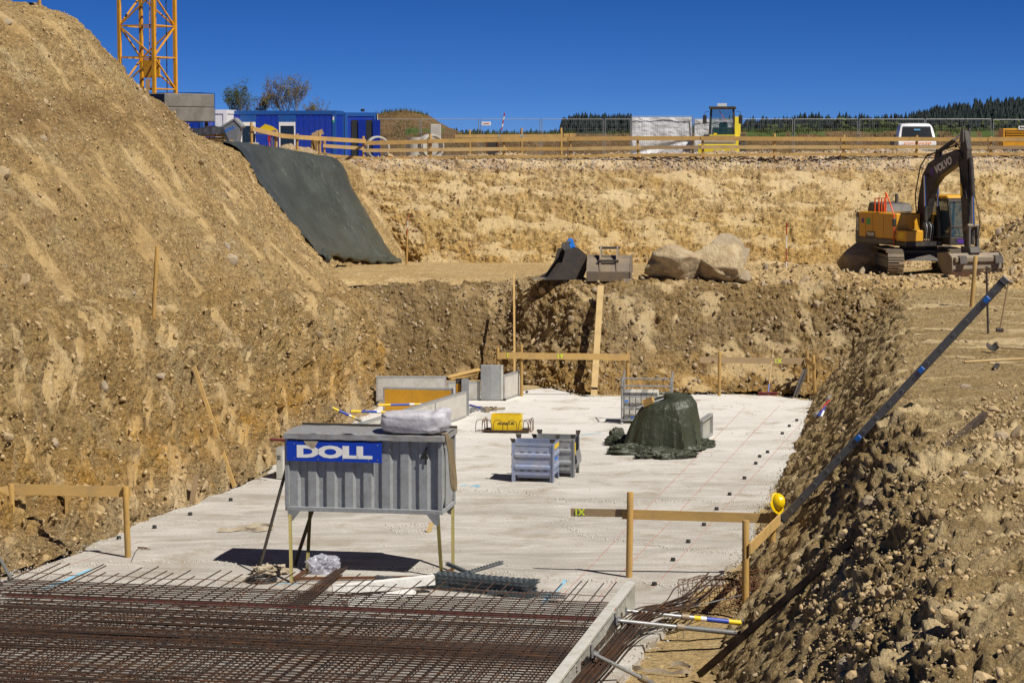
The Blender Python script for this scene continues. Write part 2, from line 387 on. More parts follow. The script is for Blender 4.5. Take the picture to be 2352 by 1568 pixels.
def wood(name, a, b, scale=(1, 1, 1), dirt=.2):
    m, nt, B = _new(name); g = NT(nt)
    tc = g.n('TexCoord').outputs['Object']; mp = g.n('Mapping'); mp.inputs['Scale'].default_value = scale; g.l(tc, mp.inputs[0])
    rnd = g.n('ObjectInfo').outputs['Random']
    off = g.n('Vector' + 'Math', operation='ADD'); cmb = g.n('CombineXYZ')
    for k in range(3): g.l(g.math('MULTIPLY', rnd, 37.0 + k * 11), cmb.inputs[k])
    g.l(mp.outputs[0], off.inputs[0]); g.l(cmb.outputs[0], off.inputs[1]); p = off.outputs[0]
    f = g.noise(p, 6, 6, .6, .4)
    col = g.mix(g.ramp(f, [(.3, 0), (.7, 1)]), a, b)
    kn = g.n('TexVoronoi'); kn.inputs['Scale'].default_value = 1.6; g.l(p, kn.inputs['Vector'])
    col = g.mix(g.math('MULTIPLY', g.ramp(kn.outputs['Distance'], [(.05, 1), (.11, 0)]), .7), col, tuple(c * .4 for c in a))
    col = g.mix(g.math('MULTIPLY', rnd, dirt * 2), col, tuple(c * .62 for c in b))
    w = g.pos(); col = g.mix(g.math('MULTIPLY', g.ramp(g.noise(w, 2.2, 6, .7), [(.45, 0), (.72, 1)]), .6), col, (.26, .19, .11))
    g.l(col, B.inputs['Base Color']); B.inputs['Roughness'].default_value = .75; B.inputs['Specular IOR Level'].default_value = .25
    g.l(g.bump(f, .5, .004), B.inputs['Normal']); return m
wood('plank_x', (.62, .41, .155), (.50, .31, .10), (1, 9, 14))
wood('plank_pale', (.64, .47, .23), (.55, .38, .165), (1, 9, 14))
wood('plank_z', (.62, .41, .155), (.50, .31, .10), (12, 12, 1))
wood('post_z', (.56, .35, .11), (.44, .26, .07), (9, 9, 1))
wood('plank_grey', (.42, .30, .17), (.33, .23, .13), (1, 9, 14))
wood('beam_dark', (.075, .055, .04), (.05, .036, .027), (1, 9, 14))

def rust(name, a, b, c):
    m, nt, B = _new(name); g = NT(nt); p = g.pos(); rnd = g.n('ObjectInfo').outputs['Random']
    col = g.mix(g.ramp(g.noise(p, 2.0, 6, .7), [(.38, 0), (.62, 1)]), a, b)
    col = g.mix(g.math('MULTIPLY', g.ramp(g.noise(p, 6, 5, .7), [(.56, 0), (.72, 1)]), .8), col, c)
    col = g.mix(g.math('MULTIPLY', rnd, .6), col, a)
    g.l(col, B.inputs['Base Color']); B.inputs['Metallic'].default_value = .25; B.inputs['Roughness'].default_value = .62
    g.l(g.bump(g.noise(p, 60, 3), .6, .004), B.inputs['Normal']); return m
rust('rebar', (.042, .030, .025), (.105, .048, .021), (.30, .115, .027))
rust('rebar_wire', (.10, .045, .022), (.20, .075, .025), (.06, .035, .025))

def slab_mat():
    m, nt, B = _new('slab'); g = NT(nt); p = g.pos()
    ps = g.pos(scale=(.42, 1.0, 1), rot=(0, 0, .18)); y = g.xyz(p)[1]
    st = g.noise(ps, .8, 9, .66, .8)
    col = g.mix(g.ramp(st, [(.36, 0), (.64, 1)]), (.33, .305, .265), (.48, .45, .405))
    # laitance: chalky white film, mostly on the older far pour
    far = g.math('ADD', g.math('MULTIPLY', g.math('SUBTRACT', y, 52.0), .026), g.math('MULTIPLY', g.noise(ps, .7, 6, .6), 1.0))
    col = g.mix(g.math('MULTIPLY', g.ramp(far, [(.44, 0), (.95, 1)]), .85), col, (.68, .655, .605))
    wh = g.ramp(g.noise(ps, 1.9, 9, .74, 1.2), [(.54, 0), (.70, 1)]); col = g.mix(g.math('MULTIPLY', wh, .55), col, (.58, .555, .50))
    stn = g.ramp(g.noise(p, .8, 7, .7, .4), [(.52, 0), (.68, 1)]); col = g.mix(g.math('MULTIPLY', stn, .8), col, (.29, .235, .165))
    # chalky seams where one pour ran against the next
    sm = g.noise(g.pos(scale=(.30, 1, 1)), .38, 3, .5, .2)
    seam = g.ramp(g.math('ABSOLUTE', g.math('SUBTRACT', g.math('FRACT', g.math('MULTIPLY', sm, 9.0)), .5)), [(.0, 1), (.06, .75), (.16, 0)])
    sb = g.math('MULTIPLY', seam, g.ramp(g.noise(p, .6, 4), [(.40, 0), (.55, 1)]))
    col = g.mix(g.math('MULTIPLY', sb, .45), col, (.62, .60, .55))
    col = g.mix(.35, col, g.ramp(g.noise(p, 18, 7, .7), [(.28, .25), (.68, .85)]), 'OVERLAY')
    spk = g.ramp(g.voro(p, 9), [(.03, 1), (.055, 0)]); col = g.mix(g.math('MULTIPLY', spk, .5), col, (.25, .22, .18))
    g.l(col, B.inputs['Base Color']); B.inputs['Roughness'].default_value = .85; B.inputs['Specular IOR Level'].default_value = .2
    hh = g.math('ADD', g.math('ADD', g.noise(p, 12, 8, .7), g.math('MULTIPLY', st, .8)), g.math('MULTIPLY', g.math('MULTIPLY', sb, g.noise(p, 26, 5)), 1.5))
    g.l(g.bump(hh, .7, .02), B.inputs['Normal'])
slab_mat()

def tarp_mat(name, c, rough, bd, sc, wet=.0):
    m, nt, B = _new(name); g = NT(nt); p = g.pos()
    f = g.noise(g.pos(scale=(1, .5, .5)), 1.2, 6, .6)
    col = g.mix(g.ramp(f, [(.35, 0), (.68, 1)]), c, tuple(min(1, x * 1.45 + .012) for x in c))
    g.l(col, B.inputs['Base Color']); B.inputs['Roughness'].default_value = rough; B.inputs['Specular IOR Level'].default_value = .5
    h = g.noise(p, sc, 6, .6, .6); h2 = g.noise(g.pos(scale=(3, 3, .6)), sc * .6, 4)
    g.l(g.bump(g.math('ADD', h, h2), .8, bd), B.inputs['Normal'])
tarp_mat('tarp_green', (.034, .039, .022), .42, .05, 5)
tarp_mat('tarp_slope', (.046, .052, .042), .38, .10, 2.4)
tarp_mat('tarp_silver', (.55, .56, .57), .35, .05, 2.5)

def glass_mat(name, tint, alpha=.25, rough=.04):
    m, nt, B = _new(name); B.inputs['Base Color'].default_value = tint + (1,); B.inputs['Roughness'].default_value = rough
    B.inputs['Alpha'].default_value = alpha; B.inputs['Specular IOR Level'].default_value = .8
glass_mat('glass', (.05, .09, .10), .55); glass_mat('glass_clear', (.05, .16, .19), .30); glass_mat('glass_dark', (.015, .018, .02), .88); glass_mat('glass_cab', (.04, .085, .10), .60)
m, nt, B = _new('plastic_film'); B.inputs['Base Color'].default_value = (.62, .62, .72, 1); B.inputs['Alpha'].default_value = .42; B.inputs['Roughness'].default_value = .3
def leafmat(name, a, b):
    m, nt, B = _new(name); g = NT(nt); p = g.pos()
    g.l(g.mix(g.ramp(g.noise(p, .6, 5), [(.35, 0), (.65, 1)]), a, b), B.inputs['Base Color']); B.inputs['Roughness'].default_value = .8
    B.inputs['Specular IOR Level'].default_value = .15
leafmat('conifer', (.020, .030, .034), (.032, .044, .036)); leafmat('leaf_spring', (.07, .085, .025), (.045, .065, .02))
leafmat('leaf_birch', (.12, .11, .045), (.13, .09, .04)); leafmat('grass', (.05, .085, .015), (.085, .10, .03))
leafmat('hill_far', (.035, .05, .022), (.025, .035, .022))
M = MT
# ------------------------------------------------------------------ terrain
TERR = []                                   # (verts, faces) for resting things on the ground
def cr(P, n, dens=1.0):
    """Catmull-Rom through P along axis 0, resampled to n evenly along arc length of the middle track."""
    P = np.asarray(P, float); m = len(P)
    mid = P.reshape(m, -1, 3)[:, P.reshape(m, -1, 3).shape[1] // 2]
    d = np.r_[0, np.cumsum(np.linalg.norm(np.diff(mid, axis=0), axis=1) + 1e-6)]
    t = np.interp(np.linspace(0, 1, n) ** dens * d[-1], d, np.arange(m)); i = np.clip(np.floor(t).astype(int), 0, m - 2); f = t - i
    f = f.reshape((-1,) + (1,) * (P.ndim - 1))
    p0, p1, p2, p3 = P[np.clip(i - 1, 0, m - 1)], P[i], P[i + 1], P[np.clip(i + 2, 0, m - 1)]
    return .5 * (2 * p1 + (p2 - p0) * f + (2 * p0 - 5 * p1 + 4 * p2 - p3) * f ** 2 + (3 * p1 - p0 - 3 * p2 + p3) * f ** 3)
def loft(rows, nu, nv, du=1.0):
    N = np.array([[tuple(p) for p in r] for r in rows])          # R x C x 3
    S = cr(np.swapaxes(N, 0, 1), nu, du)                             # nu x R x 3
    return cr(np.swapaxes(S, 0, 1), nv)                          # nv x nu x 3
def normals(P):
    n = np.cross(np.gradient(P, axis=1), np.gradient(P, axis=0)); return n / (np.linalg.norm(n, axis=2)[..., None] + 1e-9)
def suv(P):
    m, n = P.shape[:2]; k = m // 2
    su = np.r_[0, np.cumsum(np.linalg.norm(np.diff(P[k], axis=0), axis=1))][None].repeat(m, 0)
    sv = np.concatenate([np.zeros((1, n)), np.cumsum(np.linalg.norm(np.diff(P, axis=0), axis=2), axis=0)], 0)
    return np.stack([su, sv, su * 0], -1)
def scrape_mask(S, fu, fv, thr, lean=0.0, seed=0.0):
    """plates the shovel left smooth, between crumbled soil"""
    q = S * np.array((fu, fv, 1)); q[..., 0] += lean * S[..., 1]; q[..., 2] = seed
    n = fbm(q, 1.0, 4, .55) + .45 * fbm(q * 2.3 + 9, 1.0, 2)
    return np.clip((n - thr) * 5, 0, 1)
def patch(name, P, mat, disp=None, use=True, scrape=None):
    S = suv(P); K = scrape_mask(S, *scrape) if scrape else np.zeros(P.shape[:2])
    if disp is not None: P = P + normals(P) * disp(P, S, K)[..., None]
    m, n = P.shape[:2]; V = P.reshape(-1, 3); Fc = grid_faces(m, n)
    o = struct(mesh_obj(name, V, Fc, M[mat], None, True))
    at = o.data.attributes.new('suv', 'FLOAT_VECTOR', 'POINT'); at.data.foreach_set('vector', S.reshape(-1).astype(np.float32))
    at = o.data.attributes.new('scrape', 'FLOAT', 'POINT'); at.data.foreach_set('value', K.reshape(-1).astype(np.float32))
    if use: TERR.append((V, Fc))
    return o, P
def scars(P, S, amp=.10, fr=(1.5, .28), lean=0.0):
    """shovel and tooth marks that run down the slope"""
    q = S * np.array((fr[0], fr[1], 1)); q[..., 0] += lean * S[..., 1]
    return amp * (fbm(q, 1.0, 4, .55, True) + .5 * np.tanh(4 * fbm(q + 30, 1.6, 3)))
def rough(a=.25, b=.10, c=.05, led=.07):
    def f(P, K=0):
        d = b * fbm(P, 1.3, 3, ridge=True) + c * fbm(P, 4.2, 4, .62)
        d = d + led * np.tanh(5 * fbm(P * np.array((1, 1, 1.4)) + 13, 1.2, 3)) + led * .5 * np.tanh(6 * fbm(P + 77, 3.6, 3)) - led * 1.3 * np.clip(fbm(P + 21, 2.3, 2) * 3.4 - .8, 0, 1) - c * 1.6 * np.clip(fbm(P + 51, 5.2, 2) * 3.2 - .55, 0, 1)
        return a * fbm(P, .35, 3) + d * (1 - .82 * K) + led * .55 * K
    return f
def X(x, y, z): return Vector((x, y, z))

# pit floor under and beside the blinding slab
g = np.stack(np.meshgrid(np.linspace(-14, 16, 160), np.linspace(14, 88, 260)), -1)
P = np.concatenate([g, np.zeros(g.shape[:2] + (1,))], -1)
P[..., 2] = -.13 + .05 * fbm(P, .8, 3) + .035 * fbm(P + 9, 5, 3)
pit_floor, _ = patch('ground', P, 'soil_bottom')

# left pit wall
lowL = [A(-420, 1500, 38), Z(-250, 1425, -.1), Z(0, 1322, -.1), Z(180, 1268, -.1), Z(360, 1196, -.1), Z(540, 1118, -.1), Z(690, 1025, -.1), Z(800, 958, -.1), Z(886, 908, -.1), X(-5.2, 77.5, -.1), X(-8.5, 80, -.1)]
lowT = [A(-420, 775, 41), A(-250, 755, 44.5), A(0, 737, 48.6), A(180, 730, 53), A(360, 718, 58), A(560, 702, 64), A(700, 690, 69.5), A(780, 690, 73.5), A(832, 694, 76.4), X(-5.9, 79.3, 3.0), X(-9, 81.5, 3.0)]
mid = []
for i, (a, b) in enumerate(zip(lowL, lowT)):
    m1 = a.lerp(b, .40); m1.z += .55 if i > 3 else .25; mid.append(m1)
inn = [p + Vector((-1.6, .3, .12)) for p in lowT]
P = loft([lowL, mid, lowT, inn], 860, 260)
wl, PL = patch('left_pit_wall', P, 'soil_left', lambda P, S, K: rough(.26, .10, .06, .08)(P, K) + scars(P, S, .17, (1.5, .26), .12) * (1 - .5 * K), scrape=(.85, .48, .08, .25, 2.0))

# spoil mound and upper left bank, down to the corner with the back bank
toe = [X(-15.5, 40, 4.75), A(0, 742, 48), A(180, 733, 52.5), A(360, 720, 57.5), A(560, 706, 63.5), A(700, 694, 69), A(780, 690, 74), A(806, 682, 78), A(768, 650, 84), A(745, 615, 92), A(745, 592, 99), A(822, 604, 103), A(897, 606, 106), A(952, 608, 110)]
cst = [X(-22, 42, 11.2), X(-18.5, 51, 11.4), X(-17.4, 56, 11.5), X(-16.6, 61, 11.75), X(-15.6, 66, 11.95), A(105, 20, 71), A(207, 119, 75), A(313, 219, 79), A(428, 312, 84), A(500, 338, 92), A(545, 337, 101), A(640, 352, 105), A(748, 369, 108.5), A(800, 371, 113)]
m1, m2 = [], []
for i, (a, b) in enumerate(zip(toe, cst)):
    q = a.lerp(b, .34); r = a.lerp(b, .68); k = 1 if i < 9 else .3
    q.z -= .18 * k; r.z += .10 * k; m1.append(q); m2.append(r)
bk = []
for i, b in enumerate(cst):
    bk.append(b + (Vector((-5, 1.0, -.05)) if i < 10 else Vector((-3.2, 2.0, -.05))))
toe = [p + (Vector((-1.0, .3, .06)) if i < 5 else Vector((-.5, .2, .03))) if i < 7 else p for i, p in enumerate(toe)]
ttoe = [p + (Vector((-.05, .1, -.45)) if i < 7 else Vector((.5, -.3, -.35))) for i, p in enumerate(toe)]
mound_rows = [ttoe, toe, m1, m2, cst, bk]
P = loft(mound_rows, 640, 320)
MOUND_BASE = P.copy()
def mound_disp(P, S, K):
    return rough(.24, .07, .05, .05)(P, K) + scars(P, S, .07, (1.3, .16)) * (1 - .5 * K) + scars(P, S, .10, (2.2, .25)) * np.clip((S[..., 0] - np.interp(79, [40, 113], [0, S[..., 0].max()])) / 3, 0, 1)
mo, PM = patch('spoil_mound', P, 'soil_mound', mound_disp, scrape=(.70, .30, .14, .0, 5.0))

# back wall of the pit (below the terrace)
bL = [Z(740, 888, -.1), Z(880, 872, -.1), Z(1000, 870, -.1), Z(1150, 870, -.1), Z(1225, 884, -.1), Z(1370, 905, -.1), Z(1600, 904, -.1), Z(1760, 904, -.1), Z(1880, 912, -.1), Z(2010, 905, -.1), Z(2140, 900, -.1)]
bT = [A(720, 664, 83.5), A(860, 668, 84), A(1000, 662, 84), A(1150, 657, 83.5), A(1220, 654, 82), A(1370, 657, 80), A(1600, 654, 80), A(1770, 654, 80), A(1900, 660, 79.5), A(2010, 672, 78), A(2200, 672, 78)]
bM = []
for i, (a, b) in enumerate(zip(bL, bT)):
    q = a.lerp(b, .42); q.z -= .22 if i >= 4 else -.35; bM.append(q)
bI = [p + Vector((0, 2.0, -.02)) for p in bT]
P = loft([bL, bM, bT, bI], 700, 200)
def pit_disp(P, S, K):
    w = 1 / (1 + np.exp(-(P[..., 0] - 1.0) * 1.6))
    d = rough(.24, .12, .075, .07)(P, K) * (.6 + .4 * w)
    blk = fbm(P * np.array((1, 1, .6)), .9, 2, ridge=True) * .30 * (1 - w)
    return d + blk
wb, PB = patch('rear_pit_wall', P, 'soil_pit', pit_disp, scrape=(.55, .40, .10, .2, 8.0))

# terrace the excavator stands on
g = np.stack(np.meshgrid(np.linspace(-11, 36, 420), np.linspace(0, 1, 190) ** 1.3), -1)
P = np.concatenate([g, np.zeros(g.shape[:2] + (1,))], -1)
ey0 = np.interp(P[..., 0], [p.x for p in bT], [p.y for p in bT]) + .35
P[..., 1] = ey0 + (112 - ey0) * P[..., 1]
x, y = P[..., 0], P[..., 1]
zt = np.interp(y, [78, 85, 106, 113], [3.22, 3.2, 2.58, 2.45])
ridge = np.exp(-((y - ey0 - .7) / .9) ** 2) * (.30 + .25 * fbm(P, .5, 2)) * (1 / (1 + np.exp(-(x - 3.5) * 1.2)))
ridge += np.exp(-((y - 81.5) / 1.2) ** 2 - ((x - 10.8) / 3.0) ** 2) * .45
heap = 2.3 * np.exp(-((x - 20.8) / 2.6) ** 2 - ((y - 90) / 4) ** 2)
P[..., 2] = zt + ridge + heap * (1 + .2 * fbm(P, .8, 3)) - .25 * np.exp(-((y - ey0) / .35) ** 2) + (.06 + .05 * np.clip(ridge + heap, 0, 1)) * fbm(P, 1.1, 4, .6) + .03 * fbm(P + 7, 5, 3) + np.clip(ridge + heap, 0, .8) * .14 * fbm(P, 3.4, 3, .6)
te, PT = patch('terrace', P, 'soil_terrace')

# right bank, plateau and rubble mound in the near corner
Ds = [13, 20, 28, 35.2, 40, 43.4, 50, 58, 66, 75, 80, 84]
Xe = [-.4, .70, 2.0, 3.08, 3.87, 4.30, 5.45, 6.85, 8.25, 9.75, 10.7, 11.4]
r0 = [X(x, d, -.12) for x, d in zip(Xe, Ds)]
near = [max(0, min(1, (46 - d) / 10)) for d in Ds]
r1 = [X(x + 1.35, d, 1.35) for x, d in zip(Xe, Ds)]
r2 = [X(x + 2.75, d, 3.0 + .05 * n) for x, d, n in zip(Xe, Ds, near)]
r3 = [X(x + 4.0, d, 3.22 + .35 * n) for x, d, n in zip(Xe, Ds, near)]
r4 = [X(x + 7.5, d, 3.22 + .35 * n) for x, d, n in zip(Xe, Ds, near)]
r5 = [X(x + 17, d, 3.3) for x, d in zip(Xe, Ds)]
P = loft([r0, r1, r2, r3, r4, r5], 820, 400, 1.45)
def right_disp(P, S, K):
    y, z, x = P[..., 1], P[..., 2], P[..., 0]
    xe = np.interp(y, Ds, Xe)
    n = np.clip((47 - y - .35 * (x - xe)) / 5, 0, 1) * np.clip((z - 1.2) / 1.4, 0, 1)
    flat = np.clip((x - xe - 3.0) / .8, 0, 1)
    d = (.10 + .16 * n) * fbm(P, .5, 3) + (.06 * (1 - flat * .6) + .20 * n) * fbm(P, 1.4, 3, ridge=True) + (.028 + .03 * (1 - flat)) * fbm(P, 4.5, 3, .6)
    d += .05 * np.tanh(6 * fbm(P + 77, 3.0, 2)) * (1 - flat * .8)
    d += n * (.16 * np.maximum(0, fbm(P + 31, 2.0, 3, .6)) + .12 * np.abs(fbm(P + 3, 3.6, 3, .6)) + .085 * np.abs(fbm(P + 8, 8.0, 2, .6)) + .05 * np.tanh(5 * fbm(P + 61, 6.0, 2)))
    s = (1 - flat) * (1 - n) * .09 * fbm(P * np.array((.5, 1.5, .5)), 1.9, 3, ridge=True)
    return d + s + scars(P, S, .09, (1.0, .20)) * (1 - flat) * (1 - n)
rb, PR = patch('right_bank', P, 'soil_right', right_disp, scrape=(.8, .22, .16, .0, 3.0))

# high bank behind the terrace
tL = [A(800, 608, 112), A(940, 610, 109), A(1010, 608, 108), A(1300, 603, 107), A(1700, 601, 106), A(2100, 603, 105), A(2420, 606, 105), A(2900, 610, 105)]
tT = [A(700, 374, 114), A(800, 372, 113), A(1000, 369, 113), A(1300, 367, 113), A(1700, 362, 113), A(2100, 359, 112.5), A(2420, 359, 112), A(2900, 360, 112)]
tM = []
for a, b in zip(tL, tT):
    q = a.lerp(b, .5); q.z -= .05; tM.append(q)
t0 = [p + Vector((0, -1.2, -.10)) for p in tL]; t9 = [p + Vector((0, 2.5, .0)) for p in tT]
P = loft([t0, tL, tM, tT, t9], 860, 190)
def back_disp(P, S, K):
    return rough(.22, .09, .07, .08)(P, K) + scars(P, S, .07, (1.1, .35)) * (1 - .6 * K)
bb, PK = patch('rear_bank', P, 'soil_back', back_disp, scrape=(.42, .85, .02, .2, 11.0))

# upper ground with the cut edge of the field behind it
g = np.stack(np.meshgrid(np.linspace(-34, 60, 380), np.linspace(112.6, 150, 150)), -1)
P = np.concatenate([g, np.zeros(g.shape[:2] + (1,))], -1)
x, y = P[..., 0], P[..., 1]
cut = 131.5 + .6 * fbm(P * np.array((1, 0, 0)), .3, 3)
up = np.clip((y - cut) / .55, 0, 1) * np.clip((x + 9) / 4, 0, 1)
z = np.interp(x, [-12, -4, 3, 11, 20], [7.17, 7.23, 7.28, 7.38, 7.45]) - .35 * np.clip((113.4 - y) / .8, 0, 1) - .33 * np.clip((y - 115) / 1.2, 0, 1) * np.clip((127.5 - y) / 2, 0, 1) * np.clip(x / 3, 0, 1) + up * (1.28 + .10 * fbm(P * np.array((1, 0, 0)), .25, 3))
z += 2.30 * np.exp(-(((x + 12.6) / 8.2) ** 6) - ((y - 139) / 3.4) ** 4) * (1 + .12 * fbm(P, .4, 3))      # grassy heap behind the huts
z += .50 * np.exp(-((x + 9.6) / 1.8) ** 2 - ((y - 113.2) / 1.2) ** 2) * (1 + .5 * fbm(P, 1.2, 3))
P[..., 2] = z + .05 * fbm(P, .7, 4) + .035 * fbm(P, 3, 3)
ug, PU = patch('upper_ground', P, 'soil_top')
ug.data.materials.append(M['soil_dark']); ug.data.materials.append(M['grass'])
cen = (P[:-1, :-1] + P[1:, 1:]) / 2; idx = np.zeros(cen.shape[:2], np.int32)
idx[(cen[..., 1] > 128.6)] = 1
gr = (cen[..., 2] > 8.5) & (cen[..., 1] > 131.8) & (fbm(cen, .5, 3) > -.12) & ((cen[..., 0] > 12) | ((cen[..., 0] < -4) & (cen[..., 2] < 8.9) ))
idx[gr] = 2
ug.data.polygons.foreach_set('material_index', idx.ravel())

# far field and hills
g = np.stack(np.meshgrid(np.linspace(-2600, 3200, 60), np.linspace(146, 6000, 60)), -1)
P = np.concatenate([g, np.full(g.shape[:2] + (1,), 7.6)], -1)
ff = struct(mesh_obj('field', P.reshape(-1, 3), grid_faces(60, 60), M['grass'], None, True))
nx = 240
xs = np.linspace(-350, 1300, nx)
HD = 1900.0
us = CX + xs / HD * F
topv = np.interp(us, [1000, 1180, 1285, 1300, 1345, 1440, 1500, 1560, 1700, 1760, 1850, 1920, 2000, 2120, 2200, 2290, 2352, 2500, 3200, 4800],
                 [311, 312, 311, 303, 296, 300, 308, 309, 304, 302, 298, 290, 290, 297, 290, 276, 262, 238, 206, 196])
zr = H + (YH - topv) / (F / HD)
rows = []
for k, (dy, hz) in enumerate(((-700, 0.0), (-350, .35), (0, 1.0), (500, 1.05), (1200, .7))):
    rows.append(np.stack([xs, np.full(nx, HD + dy), 4 + (zr - 4) * hz], -1))
P = cr(np.array(rows), 40); P[..., 2] += 2.0 * fbm(P, .01, 3)
hl = struct(mesh_obj('hills', P.reshape(-1, 3), grid_faces(40, nx), M['hill_far'], None, True))

HOST = dict(right=rb, pit=wb, terrace=te, mound=mo, left=wl, bank=bb)
# ------------------------------------------------------------------ ground lookup
_off = 0; _vs = []; _fs = []
for V, Fc in TERR:
    _vs.append(V); _fs.append(Fc + _off); _off += len(V)
BVH = BVHTree.FromPolygons(np.concatenate(_vs).tolist(), np.concatenate(_fs).tolist())
def hit(u, v):
    """where the sight line through (u, v) meets the ground"""
    r = BVH.ray_cast(Vector((0, 0, H)), ray(u, v).normalized()); return r[0] if r[0] else Z(u, v, 0)
def down(x, y, z=30):
    r = BVH.ray_cast(Vector((x, y, z)), Vector((0, 0, -1))); return r[0].z if r[0] else 0.0
# ------------------------------------------------------------------ helpers for things
def inv(parent):
    return (Matrix.Translation(parent.location) @ parent.rotation_euler.to_matrix().to_4x4()).inverted() if parent else Matrix()
def place(o, parent, Mw):
    o.parent = parent; o.matrix_local = inv(parent) @ Mw; return o
def board(name, p, q, h, t, mat, parent=None, up=(0, 0, 1)):
    p, q = Vector(p), Vector(q); x = (q - p).normalized(); up = Vector(up)
    y = up.cross(x).normalized(); z = x.cross(y); L = (q - p).length
    o = MB().box((L / 2, 0, 0), (L, t, h)).build(name, M[mat])
    return place(o, parent, Matrix((x, y, z)).transposed().to_4x4().copy() if False else Matrix.Translation(p) @ Matrix((x, y, z)).transposed().to_4x4())
def stick(name, p, q, r, mat, parent=None, sides=12, square=False, sink=.15, r2=None):
    p, q = Vector(p), Vector(q); d = (q - p).normalized(); p0 = p - d * sink
    x = Vector((1, 0, 0)); x = (x - d * x.dot(d)).normalized(); y = d.cross(x)
    L = (q - p0).length; b = MB()
    if square: b.box((0, 0, L / 2), (2 * r, 2 * r, L))
    else:
        r2 = r if r2 is None else r2
        prof = [(r, 0), (r * 1.02, L * .3), (r2 * .99, L * .7), (r2, L - .012), (r2 * .9, L)]
        b.lathe(prof, sides)
    o = b.build(name, M[mat], None, not square)
    return place(o, parent, Matrix.Translation(p0) @ Matrix((x, y, d)).transposed().to_4x4())
def rock(name, seed, size, mat, parent=None, sub=2, flat=.8, rough_=.35, sharp=.5):
    import bmesh
    bm = bmesh.new(); bmesh.ops.create_icosphere(bm, subdivisions=sub, radius=1)
    V = np.array([v.co[:] for v in bm.verts])
    n = fbm(V + seed * 7.7, 1.1, 2) * rough_ * 1.2 + fbm(V + seed * 3.1, 2.6, 2) * rough_ * .5
    V = V * (1 + n[:, None])
    r = np.random.default_rng(seed)
    for _ in range(int(10 * sharp)):                          # chop flat facets
        d = r.normal(size=3); d /= np.linalg.norm(d); k = .50 + .35 * r.random(); e = V @ d - k
        V = V - np.outer(np.maximum(e, 0) * .85, d)
    V = V * np.array(size) * np.array((1, 1, flat))
    for v, c in zip(bm.verts, V): v.co = c
    me = bpy.data.meshes.new(name); bm.to_mesh(me); bm.free()
    me.polygons.foreach_set('use_smooth', np.full(len(me.polygons), sub > 2)); me.materials.append(M[mat])
    o = bpy.data.objects.new(name, me); C.objects.link(o); o.parent = parent; return o
def scale_at(D): return F / D

# ------------------------------------------------------------------ concrete blinding slab
def outline(pts, step=.25, amp=.10, z=0):
    w = [Z(u, v, z) for u, v in pts]; out = []
    for a, b in zip(w, w[1:] + w[:1]):
        n = max(1, int((b - a).length / step))
        for k in range(n):
            p = a.lerp(b, k / n); q = np.array([[p.x, p.y, 3.3]])
            out.append((p.x + amp * float(fbm(q, 1.1, 4)[0]) * 2, p.y + amp * float(fbm(q + 50, 1.1, 4)[0]) * 2))
    return out
edge = [(-420, 1600), (-250, 1440), (-40, 1345), (60, 1312), (120, 1290), (190, 1266), (262, 1222), (330, 1196), (400, 1172), (450, 1160), (495, 1136), (545, 1118), (600, 1095), (640, 1062), (690, 1040), (760, 1002), (830, 960), (900, 912), (1000, 900), (1195, 899), (1230, 893), (1268, 892), (1310, 903), (1338, 911), (1420, 910), (1500, 907), (1640, 905), (1770, 908), (1872, 921), (1858, 960), (1838, 1000), (1826, 1040), (1800, 1075), (1775, 1105), (1762, 1140), (1742, 1170), (1728, 1200), (1724, 1235), (1708, 1270), (1680, 1300), (1650, 1322), (1606, 1342), (1568, 1366), (1548, 1398), (1520, 1440), (1470, 1490), (1430, 1560), (1380, 1700), (1000, 1950), (0, 1950)]
poly = outline(edge)
b = MB(); n = len(poly)
b.add([(x, y, 0) for x, y in poly] + [(x + .03 * math.sin(i), y, -.16) for i, (x, y) in enumerate(poly)], [tuple(range(n))] + [(i, i + n, (i + 1) % n + n, (i + 1) % n) for i in range(n)])
slab = struct(b.build('concrete_slab', M['slab']))
# chalk lines and sprayed marks on it
def stripe(pts, w, mat, name, z=.004, jag=.0):
    w3 = [Z(u, v, z) for u, v in pts]; L = []; R = []
    for i, p in enumerate(w3):
        d = (w3[min(i + 1, len(w3) - 1)] - w3[max(i - 1, 0)]).normalized(); s = Vector((d.y, -d.x, 0)) * w / 2 * (1 + jag * random.uniform(-1, 1))
        L.append(p + s); R.append(p - s)
    k = len(w3); return MB().add(L + R, [(i, i + 1, k + i + 1, k + i) for i in range(k - 1)]).build(name, M[mat], slab)
def seg(p, q, n=8, j=0): return [(p[0] + (q[0] - p[0]) * k / n + random.uniform(-j, j), p[1] + (q[1] - p[1]) * k / n + random.uniform(-j, j)) for k in range(n + 1)]
for p, q in (((1500, 1350), (1850, 960)), ((1310, 1440), (1790, 930)), ((1235, 1425), (1710, 935)), ((1370, 1380), (1545, 1386)), ((150, 1300), (330, 1240))):
    stripe(seg(p, q, 14, .5), .018, 'chalk_red', 'chalk_line')
for pts in ([(1300, 1330), (1288, 1345), (1276, 1358), (1262, 1364)], [(1262, 1367), (1245, 1388)], [(212, 1306), (180, 1318), (140, 1336), (100, 1352)], [(630, 1342), (655, 1338), (672, 1341), (690, 1338)],
            [(1060, 1115), (1072, 1112)], [(1080, 1117), (1104, 1113)], [(1090, 1113), (1100, 1118)], [(1345, 908), (1380, 909)], [(1335, 998), (1380, 994)]):
    stripe(pts, .085, 'chalk_blue', 'spray_mark', .005, .4)

